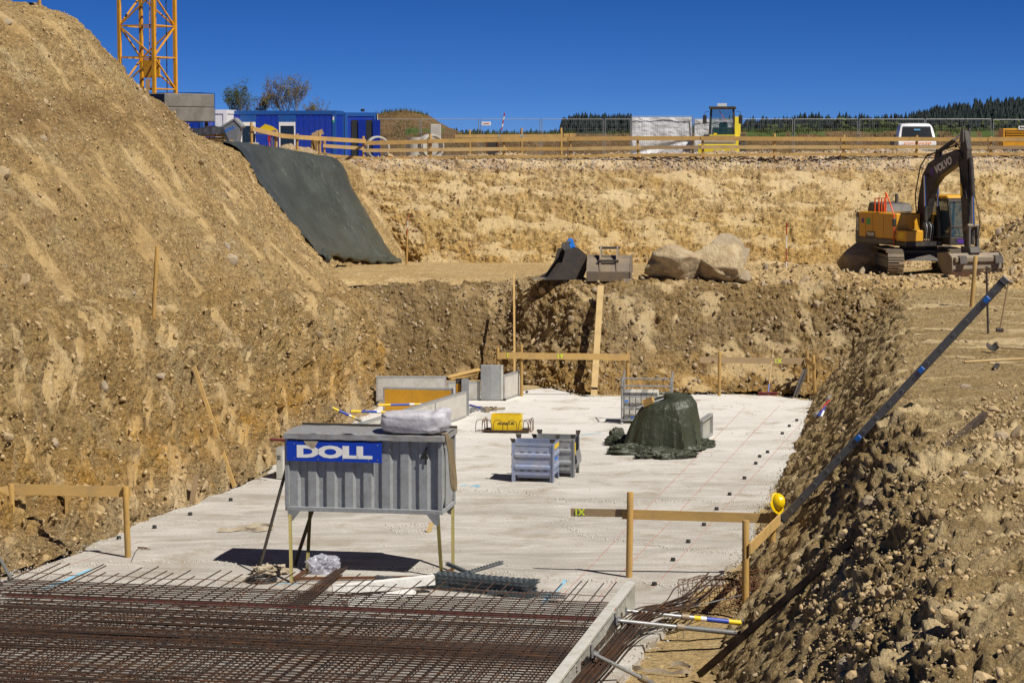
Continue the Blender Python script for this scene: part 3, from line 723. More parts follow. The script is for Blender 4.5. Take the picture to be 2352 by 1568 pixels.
# rubber spacer blocks set along the edge lines
blk = [(273, 1238), (355, 1213), (437, 1183), (530, 1150), (1503, 1344), (1546, 1288), (1581, 1246), (1617, 1207), (1646, 1171), (1676, 1137), (1710, 1100), (1736, 1066), (1763, 1040), (1797, 997), (1813, 980), (1830, 967), (1210, 902), (1159, 920), (1745, 1050), (80, 1365)]
pm = MB().lathe([(.045, 0), (.047, .012), (.047, .06), (.042, .068), (.02, .068), (.018, .04)], 10).build('rubber_block', M['rubber'], None, True)
for i, (u, v) in enumerate(blk):
    o = pm if i == 0 else pm.copy()
    if i: C.objects.link(o)
    o.location = Z(u, v, 0); o.rotation_euler = (0, 0, i); o.scale = (1.0, 1.0, 1.0)
    od = ('nearest', 'second', 'third', 'fourth', 'fifth', 'sixth', 'seventh', 'eighth', 'ninth', 'tenth', 'eleventh', 'twelfth', 'thirteenth')
    L_, R_, B_ = sorted((q for q in blk if q[0] < 600), key=lambda q: -q[1]), sorted((q for q in blk if q[0] > 1400), key=lambda q: -q[1]), [q for q in blk if 1100 < q[0] < 1300]
    if (u, v) in L_: lb_ = od[L_.index((u, v))] + ' black rubber spacer block along the left edge of the slab, counted from the rebar'
    elif (u, v) in R_: lb_ = od[R_.index((u, v))] + ' black rubber spacer block along the right edge line, counted from the rebar'
    else: lb_ = 'black rubber spacer block at the ' + ('foot of the tall column form' if u < 1180 else 'far edge of the slab beside the column form')
    tag(o, lb_, 'spacer block', 'rubber spacer blocks')

# ------------------------------------------------------------------ batter boards
def frame_of(name, label, base): return thing(name, label, 'batter board', base)
t = frame_of('batter_board', 'batter board with two round posts and a brown plank at the left edge', Z(294, 1279))
def mark(parent, s, p, size, ang, mat='lime', bold=.004, n=(0, -1, 0)):
    Mw = Matrix.Translation(p) @ Matrix.Rotation(ang, 4, 'Z') @ Matrix.Rotation(PI / 2, 4, 'X')
    o = text('spray_mark', s, size, M[mat], None, (0, 0, 0), (0, 0, 0), bold=bold, ext=.001, space=1.25); return place(o, parent, Mw)
p1, p2 = Z(30.5, 1283), Z(294, 1279); h1 = (1283 - 1107) / scale_at(p1.y); h2 = (1279 - 1113) / scale_at(p2.y)
stick('post', p1, p1 + Vector((-.02, 0, h1)), .062, 'post_z', t); stick('post', p2, p2 + Vector((-.03, 0, h2)), .062, 'post_z', t)
p3 = hit(154.6, 1236); stick('post', p3, A(152, 1104, p3.y), .03, 'plank_z', t, square=True)
off = Vector((0, .078, 0))
board('plank', p1 + off + Vector((0, 0, h1 - .12)), p2 + off + Vector((.06, 0, h2 - .12)), .21, .028, 'plank_x', t)
board('plank', p1 + Vector((-.06, -.05, h1 - .13)), p1 + Vector((-1.9, -1.2, h1 - .34)), .20, .028, 'plank_x', t)

t = frame_of('batter_board', 'batter board with three round posts and a sprayed IX in front of the right bank', Z(1445, 1325))
p1 = Z(1445, 1325); h1 = 200 / scale_at(p1.y); stick('post', p1, p1 + Vector((.015, 0, h1)), .062, 'post_z', t)
p2 = A(1712, 1404, 40.0); stick('post', p2, A(1713, 1194, 40.0), .062, 'post_z', t, sink=.3)
p3 = A(1772, 1322, 43.1); q3 = A(1776, 1176, 43.1); stick('post', p3, q3, .062, 'post_z', t, sink=.5)
a = A(1429, 1180, p1.y + .09); e = A(1772, 1190, 43.19); board('plank', a, e, .185, .028, 'plank_x', t)
a2 = A(1311, 1176, p1.y + .33); board('plank', a2, A(1445, 1178, p1.y + .125), .15, .028, 'plank_grey', t)
mark(t, 'IX', A(1332, 1176, p1.y + .26), .17, -.19)
board('plank', A(1722, 1260, 39.9), A(1791, 1192, 43.0), .20, .03, 'plank_x', t)

t = frame_of('batter_board', 'long batter board with a sprayed IY before the rear pit wall', Z(1442, 905))
D0 = 74.3
for u, vt, vb, r in ((1144, 798, 905, .052), (1198, 791.5, 905, .052), (1442, 806, 908, .052)):
    stick('post', A(u, vb, D0), A(u - .5, vt, D0), r, 'post_z', t, sink=.3)
board('plank', A(1142, 817, D0 - .07), A(1198, 815.5, D0 - .07), .21, .028, 'plank_x', t)
board('plank', A(1198, 817, D0 - .075), A(1447, 820, D0 - .075), .21, .028, 'plank_x', t)
mark(t, 'IY', A(1287, 818.5, D0 - .10), .20, 0); mark(t, 'I', A(1166, 816, D0 - .10), .20, 0)
t = frame_of('batter_board', 'batter board with a sprayed IX at the far right corner of the slab', Z(1653, 907))
D0 = 74.4
stick('post', A(1652, 907, D0), A(1653, 808, D0), .055, 'post_z', t, sink=.3); stick('post', A(1855, 902, 75.6), A(1854, 803, 75.6), .05, 'post_z', t, sink=.4)
stick('post', A(1873, 926, 73.4), A(1868, 815, 73.4), .055, 'post_z', t, sink=.4)
board('plank', A(1607, 826, D0 + .09), A(1858, 829, 75.5), .20, .028, 'plank_grey', t)
board('plank', A(1850, 826, 75.4), A(1872, 840, 73.3), .17, .03, 'plank_x', t)
mark(t, 'IX', A(1788, 829, 75.05), .20, .0)

# loose planks and stakes
def tagged(o, label, cat, group=None): return tag(o, label, cat, group)
tagged(board('leaning_plank', A(1364, 911, 74.45), A(1380, 656, 79.3), .045, .21, 'plank_pale', None, up=(0, -1, .4)), 'wide pale plank standing against the rear pit wall', 'plank')
tagged(stick('tall_stake', A(1182, 860, 78.0), A(1180.5, 630, 81.3), .035, 'plank_z', None, square=True, sink=.4), 'tall thin wooden lath before the rear pit wall', 'stake')
p = hit(536, 1117); q_ = hit(446, 842); tagged(board('leaning_plank', p + Vector((.05, -.15, 0)), A(446, 842, q_.y - .40), .09, .05, 'plank_x', None, up=(1, -.3, .3)), 'long squared timber leaning on the left soil wall', 'plank')
p = hit(440, 1155); tagged(board('leaning_plank', p, A(452, 1090, p.y + .1), .12, .04, 'plank_grey', None, up=(1, 0, 0)), 'short worn plank at the foot of the left soil wall', 'plank')
p = hit(353, 716); tagged(stick('stake', p, A(361, 566, p.y), .052, 'post_z', sink=.2), 'round wooden stake on the bench of the left bank', 'stake')
p = hit(91, 23); tagged(stick('stake', A(91, 26, 70.5), A(89, -60, 70.5), .055, 'post_z', sink=.5), 'round stake on the crest of the spoil mound', 'stake')
p = hit(934, 608); tagged(stick('stake', p, A(935, 528, p.y), .05, 'post_z', sink=.2), 'short round stake at the foot of the high bank', 'stake')
def rod(name, label, u0, v0, u1, v1, D, r=.013, stripes=4, z=None):
    t = thing(name, label, 'survey rod', A(u0, v0, D)); a, e = A(u0, v0, D), A(u1, v1, D)
    for k in range(stripes):
        o = MB().tube(a.lerp(e, k / stripes), a.lerp(e, (k + 1) / stripes), r, 8).build('band', M['white_paint' if k % 2 else 'red_paint'], None, True); place(o, t, Matrix())
rod('survey_rod', 'red and white survey rod beside a stake at the high bank', 935, 540, 938, 490, hit(934, 608).y - .1, .018, 3)
rod('survey_rod', 'thin white survey rod before the boulder at the excavator', 1805, 662, 1807, 510, 81.0, .02, 5)
rod('survey_rod', 'small red and white rod between the two buckets', 1324, 636, 1324, 600, 81.3, .018, 3)
p = hit(2232, 704); tagged(stick('stake', p, A(2241, 588, p.y), .065, 'plank_z', sink=.2), 'split wooden stake before the wide bucket of the excavator', 'stake')
p = hit(2270, 765); t = thing('steel_pin', 'rusty steel pin standing on the right plateau', 'steel pin', p)
place(MB().tube(p - Vector((0, 0, .1)), A(2266, 625, p.y), .03, 8).build('shaft', M['steel_dark'], None, True), t, Matrix())
q = A(2266, 625, p.y); place(MB().tube(q - Vector((0, 0, .01)), q + Vector((.06, 0, .12)), .045, 8, .10).build('head', M['steel_worn'], None, True), t, Matrix())
p = hit(2296, 762); t = thing('sledge_hammer', 'sledge hammer standing upright on its head beside the steel pin', 'hammer', p)
q = A(2316, 652, p.y); place(MB().tube(p, q, .022, 8, .026).build('handle', M['plank_grey'], None, True), t, Matrix())
place(MB().box(p + Vector((0, 0, .05)), (.2, .1, .1)).build('head', M['steel_dark'], None, bevel=.015), t, Matrix())
p = hit(2215, 836); q = hit(2360, 833); p.z += .05; q.z = p.z + .02; t = thing('sledge_hammer', 'sledge hammer lying flat on the right plateau', 'hammer', p)
place(MB().tube(p, q, .026, 8).build('handle', M['plank_pale'], None, True), t, Matrix()); h = hit(2292, 850); place(MB().bar(h + Vector((-.1, -.15, .05)), h + Vector((.05, .28, .09)), .1, .1).build('head', M['steel_dark'], None, bevel=.02), t, Matrix())
p = hit(2280, 810); t = thing('shovel', 'shovel lying on the right plateau', 'shovel', p)
gx, gy = np.meshgrid(np.linspace(-1, 1, 9), np.linspace(0, 1, 9)); w = .15 * np.sqrt(np.clip(1 - (gy - .45) ** 2 * 2.2, .05, 1))
S = np.stack([gx * w + p.x, gy * .34 + p.y - .15, p.z + .05 + .07 * gx ** 2 + .12 * gy ** 2], -1); place(MB().sheet(S, .006).build('blade', M['steel_dark'], None, True), t, Matrix())
place(MB().tube((p.x, p.y + .2, p.z + .12), (p.x + 1.25, p.y + .05, p.z + .06), .02, 8).build('handle', M['plank_grey'], None, True), t, Matrix())

# broom and steel angle in the far corner
p = Z(1763, 908); t = thing('broom', 'broom with red bristles leaning at the far slab edge', 'broom', p)
place(stick('handle', A(1767, 903, p.y), A(1776, 795, p.y + 1.2), .017, 'plank_pale', sink=0), t, stick_m := Matrix()) if False else None
o = MB().tube(A(1764.5, 903, p.y), A(1777, 795, p.y + 1.0), .016, 8).build('handle', M['plank_pale'], None, True); place(o, t, Matrix())
o = MB().tube(A(1764.5, 900, p.y - .02), A(1766.5, 882, p.y + .14), .022, 8).build('sleeve', M['prop_blue'], None, True); place(o, t, Matrix())
o = MB().box(p + Vector((0, 0, .10)), (.62, .08, .03)).build('head', M['red_strip']); place(o, t, Matrix())
b = MB()
for k in range(40): b.tube(p + Vector((-.3 + k * .0154, random.uniform(-.03, .03), .09)), p + Vector((-.31 + k * .016, random.uniform(-.05, .05), 0)), .006, 4, .009)
place(b.build('bristles', M['red_strip']), t, Matrix())
p = Z(1822, 912); b = MB(); a, e = A(1824, 911, 74.2), A(1849, 848, 75.3); b.bar(a, e, .012, .15, (1, -.4, 0)); b.bar(a + Vector((.06, -.06, 0)), e + Vector((.06, -.06, 0)), .15, .012, (1, -.4, 0))
tagged(b.build('steel_angle', M['exc_grey']), 'grey steel angle leaning beside the corner posts', 'steel angle')

# ------------------------------------------------------------------ hut on legs
HL = Vector((-4.289, 43.8, 0)); hut = thing('site_storage_box', 'galvanised corrugated storage box on legs with a blue sign', 'storage box', HL, -.17)
HI = inv(hut); BW, BD, Z0, Z1 = 2.97, 1.21, 1.20, 2.66
def corr(L, n, d=.05):
    pr = L / n; out = []
    for k in range(n):
        x = k * pr; out += [(x, 0), (x + pr * .42, 0), (x + pr * .55, d), (x + pr * .90, d)]
    return out + [(L, 0)]
def corr_wall(L, n, z0, z1, Mt, name, mat, d=.05, dent=.008):
    pts = corr(L, n, d); zs = np.linspace(z0, z1, 26); xs = []; ys = []
    for (a, ay), (c, cy) in zip(pts, pts[1:]):
        k = 4 if abs(c - a) > .04 else 2
        for i in range(k): xs.append(a + (c - a) * i / k); ys.append(ay + (cy - ay) * i / k)
    xs.append(pts[-1][0]); ys.append(pts[-1][1])
    G = np.array([[(x, y, z) for x, y in zip(xs, ys)] for z in zs])
    G[..., 1] += dent * fbm(G, 1.6, 3) + dent * .8 * np.maximum(0, fbm(G + 5, 4, 2))
    G = G @ np.array(Mt.to_3x3()).T + np.array(Mt.translation)
    return MB().sheet(G, .004).build(name, M[mat], hut)
corr_wall(BW - .08, 8, Z0 + .06, Z1 - .04, Matrix.Translation((.04, .0, 0)), 'front_wall', 'zinc')
corr_wall(BD - .08, 3, Z0 + .06, Z1 - .04, Matrix.Translation((BW, .04, 0)) @ Matrix.Rotation(PI / 2, 4, 'Z'), 'side_wall', 'zinc')
corr_wall(BD - .08, 3, Z0 + .06, Z1 - .04, Matrix.Translation((0, BD - .04, 0)) @ Matrix.Rotation(-PI / 2, 4, 'Z'), 'side_wall', 'zinc')
corr_wall(BW - .08, 8, Z0 + .06, Z1 - .04, Matrix.Translation((BW - .04, BD, 0)) @ Matrix.Rotation(PI, 4, 'Z'), 'rear_wall', 'zinc')
b = MB(); b.bb(-.02, BW + .02, -.06, 0, Z0, Z0 + .085); b.bb(-.02, BW + .02, BD, BD + .05, Z0, Z0 + .085); b.bb(-.05, -.02, -.05, BD + .04, Z0, Z0 + .085); b.bb(BW + .02, BW + .06, -.05, BD + .04, Z0, Z0 + .085)
b.build('bottom_frame', M['zinc'], hut, bevel=.008)
MB().bb(0, BW, 0, BD, Z0 + .015, Z0 + .05).build('floor', M['zinc'], hut)
for x, y in ((-.01, -.02), (BW + .01, -.02), (BW + .01, BD + .02), (-.01, BD + .02)):
    MB().bb(x - .045, x + .045, y - .03, y + .03, Z0 + .086, Z1 - .042).build('corner_post', M['zinc'], hut, bevel=.01)
gx, gy = np.meshgrid(np.linspace(-.06, BW + .08, 90), np.linspace(-.10, BD + .06, 40))
G = np.stack([gx, gy, np.zeros_like(gx)], -1); fe = np.exp(-((gy + .1) / .25) ** 2)
G[..., 2] = Z1 + .02 + .02 * fbm(G, 1.4, 3) + .05 * fe * fbm(G + 8, 2.6, 3) * (np.exp(-((gx - 1.0) / .7) ** 2) * 1.8 + .35) + .03 * np.sin(np.clip(gy / BD, 0, 1) * PI)
MB().sheet(G, .01).build('lid', M['zinc_lid'], hut, True)
b = MB(); K = 60; lip = []
for k in range(K):
    x = -.06 + (BW + .14) * k / (K - 1); w = .004 * math.sin(k * .7) + .014 * float(fbm(np.array([[x, 2., 1.]]), 2.5, 2)[0]); lip.append((x, w))
G = np.array([[(x, -.105 + w * 2 * (1 - t), Z1 + .035 - .10 * t + w * t) for x, w in lip] for t in np.linspace(0, 1, 5)]); MB().sheet(G, .005).build('lid_edge', M['zinc_lid'], hut)
MB().bb(BW + .075, BW + .085, -.1, BD + .05, Z1 - .07, Z1 + .03).build('lid_edge', M['zinc_lid'], hut)
MB().bb(-.06, BW + .08, BD + .065, BD + .08, Z1 - .06, Z1 + .075).build('lid_edge', M['steel_dark'], hut)
sg = MB().bb(.0, 1.86, -.085, -.072, Z1 - .49, Z1 - .105).build('sign', M['sign_blue'], hut)
text('lettering', 'DOLL', .30, M['white_paint'], sg, (.92, -.088, Z1 - .315), (PI / 2, 0, 0), 1.95, .018, .001, space=.96)
MB().prism([(.34, Z1 - .104), (.62, Z1 - .104), (.56, Z1 - .22), (.50, Z1 - .245), (.45, Z1 - .20), (.38, Z1 - .17)], -.0925, -.089).build('torn_patch', M['cloth_dirty'], sg)
for x, z in ((.15, .16), (.15, .44), (.62, .45), (1.1, .45), (1.6, .45), (1.78, .16), (1.78, .44)): MB().tube((x, -.086, Z1 - z), (x, -.092, Z1 - z), .012, 8).build('rivet', M['galv'], sg)
text('numeral', '4', .48, M['black_print'], hut, (BW - .30, -.04, Z1 - .36), (PI / 2, 0, 0), .60, .010, .001, shear=.1)
legs = (((669, 1338), (.02, .02)), ((1014, 1325), (BW - .06, .02)), ((1040, 1313), (BW, BD)), ((705, 1316), (.12, BD)))
for (u, v), (x, y) in legs:
    f = HI @ Z(u, v, 0); e = Vector((x, y, Z0 + .02)); b = MB(); b.bar(f, e, .06, .008); b.bar(f + Vector((.026, .028, 0)), e + Vector((.026, .028, 0)), .008, .055); b.build('leg', M['angle_gold'], hut)
f = HI @ Z(676, 1300, 0); MB().bar(f, (.25, BD - .1, Z0 + .02), .05, .05).build('leg', M['steel_dark'], hut)
for x in (.05, BW - .05):
    s = 1 if x < 1 else -1
    MB().prism([(x - .05 * s, Z0), (x + .20 * s, Z0), (x + .05 * s, Z0 - .19), (x - .03 * s, Z0 - .21)], -.064, -.055).build('gusset', M['galv'], hut)
    MB().prism([(x - .05 * s, Z0), (x + .20 * s, Z0), (x + .05 * s, Z0 - .19), (x - .03 * s, Z0 - .21)], BD + .054, BD + .062).build('gusset', M['galv'], hut)
fl, fr = HI @ Z(675, 1334, 0), HI @ Z(1005, 1330, 0); rl = HI @ Z(708, 1313, 0); rr = HI @ Z(1040, 1312, 0)
for p, q in ((fl, fr), (fl, rl), (fr, rr)): MB().bar(p + Vector((0, 0, .05)), q + Vector((0, 0, .05)), .05, .05).build('foot_rail', M['rebar_wire'], hut)
# leaning bar, folded sheet on the lid, hanging strap
tagged(MB().bar(Z(592, 1318, 0), A(659, 1070, 43.9), .045, .045).build('leaning_bar', M['steel_dark']), 'dark square steel bar leaning on the storage box', 'steel bar')
HM = HI.inverted()
def blob(n, m, fx, amp, fr, seed=0):
    th = np.linspace(0, 2 * PI, n); ph = np.linspace(.0, PI, m); t, p = np.meshgrid(th, ph)
    V = np.stack([np.sin(p) * np.cos(t), np.sin(p) * np.sin(t), np.cos(p)], -1); V = np.sign(V) * np.abs(V) ** fx
    return V * (1 + amp * fbm(V + seed, fr, 4))[..., None]
V = blob(64, 36, .55, .10, 1.8, 3); V = V * np.array((.66, .38, .21)); V[..., 2] += .21; V[..., 2] = np.maximum(V[..., 2], .01)
V[..., 2] *= 1 + .35 * np.clip(V[..., 0] / .64, 0, 1) ** 2 - .12 * np.exp(-((V[..., 0] - .35) / .08) ** 2); V[..., 1] *= 1 + .015 * np.sin(V[..., 2] * 40)
V += .012 * fbm(V, 9, 3)[..., None]
V = V @ np.array(rotz(-.05)).T + np.array((2.42, .36, Z1 + .045)); V = V @ np.array(HM.to_3x3()).T + np.array(HM.translation)
tagged(MB().sheet(V).build('folded_sheet', M['bag_fabric'], None, True), 'folded grey fabric sheet lying on the storage box lid', 'folded sheet')
pts = [HM @ Vector(q) for q in ((BW - .02, .12, Z1 + .07), (BW + .10, .10, Z1 + .06), (BW + .13, .10, Z1 - .10), (BW + .17, .09, Z1 - .35), (BW + .20, .10, Z1 - .80), (BW + .22, .16, Z1 - 1.0), (BW + .24, .26, Z1 - 1.03), (BW + .23, .34, Z1 - .85), (BW + .18, .38, Z1 - .4), (BW + .14, .36, Z1 - .05))]
pts = [Vector(p) for p in cr(np.array([tuple(p) for p in pts]), 40)]
b = MB(); P0 = np.array([[tuple(p + Vector((-.03, -.035, 0)) * s) for s in (-1, 1)] for p in pts]); tagged(b.sheet(P0, .012).build('lifting_strap', M['strap'], None, True), 'brown lifting strap hanging at the corner of the storage box', 'strap')

# ------------------------------------------------------------------ things under and beside the hut
def crumple(u, v, sx, sy, sz, mat, name, label, cat, seed, rz=0, amp=.5, fr=1.6):
    p = Z(u, v, 0); V = blob(72, 40, .8, amp * .7, fr, seed); V = V * (1 + .35 * fbm(V + seed, fr * 1.7, 3, .55, True))[..., None] * np.array((sx, sy, sz)); V += .05 * min(sx, sz) * fbm(V, 14, 2)[..., None]
    V[..., 2] = np.maximum(V[..., 2] + sz * .55, .004); V = V @ np.array(rotz(rz)).T
    o = MB().sheet(V).build(name, M[mat], None, True); o.location = p; return tagged(o, label, cat)
crumple(742, 1313, .30, .26, .20, 'plastic_film', 'plastic_bag', 'thin translucent plastic bag under the storage box', 'plastic bag', 5)
crumple(618, 1318, .30, .2, .10, 'cloth_dirty', 'cloth_heap', 'heap of dirty straps in the shadow of the storage box', 'cloth', 9, .3, 1.1, 2.2)
def ribbon(name, label, pts, w, mat, cat='strap', wav=.05, seed=0):
    b = MB(); q = cr(np.array([tuple(p) for p in pts]), 60); q[:, 2] += np.abs(fbm(q + seed, 3, 2)) * wav + .01
    G = np.stack([q, q + np.array((0, w * .25, w))], 1); G[:, 1, 2] += .02 * np.sin(np.arange(60) * .5 + seed); return tagged(b.sheet(G, .008).build(name, M[mat], None, True), label, cat)
ribbon('lifting_strap', 'pale strap lying flat on the slab left of the storage box', [Z(500, 1223), Z(530, 1222), Z(560, 1219), Z(590, 1222), Z(628, 1217), Z(600, 1213), Z(565, 1216)], .07, 'cloth_dirty', wav=.10)
ribbon('lifting_strap', 'pale lifting strap looped on the soil beside the formwork', [Z(1450, 1540, -.1), Z(1475, 1545, -.1), Z(1520, 1548, -.1), Z(1575, 1553, -.1), Z(1590, 1538, -.1), Z(1570, 1532, -.1), Z(1540, 1530, -.1)], .06, 'cloth_dirty', wav=.12)
b = MB()
for k in range(26):
    c = Z(601, 1335); a = random.uniform(.8, 1.1); b.path([c + Vector((.27 * a * math.cos(t) + random.uniform(-.02, .02), .26 * a * math.sin(t), .012 + k * .0025 + random.uniform(0, .02))) for t in np.linspace(0, 2 * PI, 26)], .004, 4)
tagged(b.build('wire_coil', M['black_print']), 'black tie wire coil lying before the storage box', 'wire coil')
def foam(name, label, p, q, w, h):
    p, q = Vector(p), Vector(q); d = q - p; L = d.length; G = MB(); n = 24
    b = MB(); x = d.normalized(); y = Vector((0, 0, 1)).cross(x).normalized(); zz = x.cross(y)
    vs = []
    for i in range(n + 1):
        for (a, c) in ((-1, -1), (1, -1), (1, 1), (-1, 1)):
            j = .002 * math.sin(i * 1.7 + a + c * 2) + random.uniform(-.002, .002); vs.append(p + d * i / n + y * (a * w / 2 + j) + zz * (c * h / 2 + j * .6))
    fs = [(i * 4 + k, i * 4 + (k + 1) % 4, i * 4 + 4 + (k + 1) % 4, i * 4 + 4 + k) for i in range(n) for k in range(4)] + [(3, 2, 1, 0), tuple(n * 4 + k for k in range(4))]
    return tagged(b.add(vs, fs).build(name, M['foam'], None), label, 'foam strip')
foam('foam_strip', 'long white foam strip resting on the plastic spacers', Z(764, 1354, .10), Z(998, 1330, .24), .20, .16)
foam('foam_strip', 'short white foam strip half under the long one', Z(792, 1384, .05), Z(948, 1360, .07), .22, .10)
# plastic lattice spacers: each rail a thing of bars
def lattice(L, hgt=.05, pitch=.06):
    b = MB(); n = int(L / pitch)
    for z in (0, hgt):
        for y in (-.022, .022): b.bar((0, y, z), (L, y, z), .010, .010)
    for k in range(n):
        x = k * pitch
        for y in (-.022, .022): b.bar((x, y, 0), (x + pitch / 2, y, hgt), .007, .007); b.bar((x + pitch / 2, y, hgt), (x + pitch, y, 0), .007, .007)
        if k % 2 == 0: b.box((x, 0, hgt + .008), (.034, .062, .018))
        b.box((x + pitch / 2, 0, 0), (.012, .05, .010))
    return b
lat = lattice(1.95).build('spacer_rail', M['spacer_plastic'])
first = True
def rail(pos, rz, ry=0, label='', scale=1.0, grp='stacked plastic spacer rails'):
    global first
    o = lat if first else lat.copy()
    if not first: C.objects.link(o)
    first = False; o.location = pos; o.rotation_euler = (0, ry, rz); o.scale = (scale, 1, 1); tagged(o, label, 'spacer rail', grp)
base = Z(862, 1340, .0); e1 = Z(1195, 1372, .0); dz = math.atan2(e1.y - base.y, e1.x - base.x)
s0 = Z(1000, 1353, 0)
for r_ in range(4):
    for c_ in range(5):
        rail(Vector((s0.x + random.uniform(-.04, .04), s0.y, .01 + r_ * .075)) + rotz(dz) @ Vector((0, .075 * c_, 0)), dz + random.uniform(-.012, .012), 0, 'dark grey plastic lattice spacer rail in the neat stack by the rebar')
for r_ in range(2):
    for c_ in range(2):
        rail(Vector((base.x, base.y, .01 + r_ * .075)) + rotz(dz) @ Vector((0, .08 * c_, 0)), dz + .01 * c_, 0, 'dark grey plastic lattice spacer rail behind the long foam strip', .8, 'spacer rails behind the foam strip')
for (u, v), rz, ry, sc in (((1030, 1330), -.75, -.02, .62), ((1045, 1345), .55, -.16, .55), ((1095, 1345), 2.2, -.10, .52), ((1050, 1335), -.35, -.03, .85), ((1160, 1372), -.42, -.03, .62), ((1120, 1368), -.25, -.02, .7)):
    p = Z(u, v, 0); p.z = .15 if ry < -.05 else .05; rail(p, rz, ry, 'loose dark grey plastic spacer rail on the tumbled heap under the storage box', sc, 'tumbled spacer rails')
# wire bundle
a, e = Z(690, 1386, .12), Z(783, 1312, .10); t = thing('rebar_bundle', 'bundle of thin rebars lying before the storage box', 'rebar bundle', a)
for k in range(18):
    o = Vector((random.gauss(0, .07), 0, abs(random.gauss(0, .05)))); d = (e - a); place(MB().tube(a + o - d * random.uniform(0, .1), e + o * .6 + d * random.uniform(0, .06), .009, 5).build('bar', M['rebar']), t, Matrix())
b = MB(); c = Z(666, 1392)
for k in range(30): p = c + Vector((random.gauss(0, .16), random.gauss(0, .12), .05 + abs(random.gauss(0, .06)))); r_ = random.uniform(.04, .09); an = random.uniform(0, 3); b.path([p + Vector((r_ * math.cos(t) * math.cos(an), r_ * math.cos(t) * math.sin(an), r_ * math.sin(t))) for t in np.linspace(0, 5.2, 12)], .006, 4)
tagged(b.build('wire_ties', M['rebar_wire']), 'tangle of curled wire ties before the rebar bundle', 'wire ties')
p = Z(395, 1394, .02); t = thing('chalk_sleeve', 'red tube lying between slab and rebar mat', 'tube', p)
for k, (dx, dy) in enumerate(((0, 0), (.1, .06))): place(MB().tube(p + Vector((dx, dy, .03)), p + Vector((.75 + dx, .16 + dy, .05)), .018, 6).build('tube', M['red_strip'], None, True), t, Matrix())
b = MB(); b.path([Z(318, 1258, .30), Z(317, 1255, .12), Z(319, 1256, .03), Z(330, 1256, .06), Z(338, 1258, .02), Z(325, 1259, .02), Z(316, 1257, .05), Z(345, 1261, .03)], .008, 5); tagged(b.build('bent_wire', M['rebar_wire']), 'bent black wire lying by the left batter board', 'wire')

# ------------------------------------------------------------------ metal crates
def crate(name, label, p, rz, flap=False):
    t = thing(name, label, 'metal crate', p, rz, 'metal stacking crates'); w, d, h = 1.0, .82, .96; zb = .17
    mt = M['crate_metal'] if not flap else M['galv']
    def side(L, Mt, nm, k=True):
        zs = [(zb, 0), (zb + .13, 0), (zb + .16, .035), (zb + .21, .035), (zb + .25, 0), (zb + .42, 0), (zb + .45, .035), (zb + .50, .035), (zb + .54, 0), (h - .02, 0)]
        G = np.array([[(x, -y if 0.06 < x < L - .06 else 0, z) for x in (.0, .06, .065, L - .065, L - .06, L)] for z, y in zs])
        for i, (z, y) in enumerate(zs): G[i, 1, 1] = 0; G[i, 4, 1] = 0
        G = G @ np.array(Mt.to_3x3()).T + np.array(Mt.translation)
        o = MB().sheet(G, .008).build(nm, mt, t)
        return o
    s1 = side(w, Matrix(), 'front_panel')
    if not flap: side(d, Matrix.Translation((w, 0, 0)) @ Matrix.Rotation(PI / 2, 4, 'Z'), 'side_panel')
    side(w, Matrix.Translation((w, d, 0)) @ Matrix.Rotation(PI, 4, 'Z'), 'rear_panel'); side(d, Matrix.Translation((0, d, 0)) @ Matrix.Rotation(-PI / 2, 4, 'Z'), 'side_panel')
    MB().bb(.01, w - .01, .01, d - .01, zb, zb + .02).build('floor', mt, t)
    for zz in (.09, .40):
        for c in range(4):
            bq = MB()
            for r_ in range(3):
                for q in range(5): bq.box((.20 + c * .19 + q * .018, -.0095, zb + zz + r_ * .016 if zz < .2 else zb + .565 - .02 + r_ * .012), (.010, .004, .010 if zz < .2 else .007))
            bq.build('slots', M['interior'], s1)
    b = MB()
    for (x0, x1, y0, y1) in ((-.012, w + .012, -.022, -.010), (-.012, w + .012, d + .010, d + .022), (-.022, -.010, 0, d), (w + .010, w + .022, 0, d)):
        if flap and x0 > .5: continue
        b.bb(x0, x1, y0, y1, h - .07, h)
    b.build('top_rim', mt, t)
    for x, y, sx, sy in ((0, 0, -1, -1), (w, 0, 1, -1), (w, d, 1, 1), (0, d, -1, 1)):
        q = MB(); q.bar((x + .03 * sx - .03 * sx, y - .012 * -sy, 0), (x, y + .012 * sy, h), .012, .09, (0, 1, 0)); q.box((x - .03 * sx, y + .014 * sy, h / 2), (.09, .012, h)); q.box((x + .014 * sx, y - .03 * sy, h / 2), (.012, .09, h))
        q.build('corner_leg', mt, t)
        q = MB(); q.add([(x - .07 * sx, y + .016 * sy, h), (x + .016 * sx, y + .016 * sy, h), (x + .05 * sx, y + .05 * sy, h + .10), (x - .08 * sx, y + .05 * sy, h + .10), (x + .016 * sx, y - .07 * sy, h), (x + .05 * sx, y - .08 * sy, h + .10)], [(0, 1, 2, 3), (1, 4, 5, 2)]); q.build('stacking_corner', M['steel_dark'], t)
    for y in (.12, d - .12): MB().bb(.1, w - .1, y - .04, y + .04, .09, zb).build('runner', mt, t)
    return t
c1 = crate('metal_crate', 'bluish grey pressed steel crate with yellow tape, front one of the pair', Z(1177, 1105.5), -.17)
o = text('lettering', 'DOLL', .17, M['bright_blue'], c1, (1.012, .42, .56), (PI / 2, 0, PI / 2), 1.0, .012, .001)
MB().bb(1.024, 1.030, .05, .75, .80, .90).build('tape', M['doka_yellow'], c1)
c2 = crate('metal_crate', 'galvanised steel crate with its side flap folded down, behind the bluish one', Z(1226, 1093.5), -.17, True)
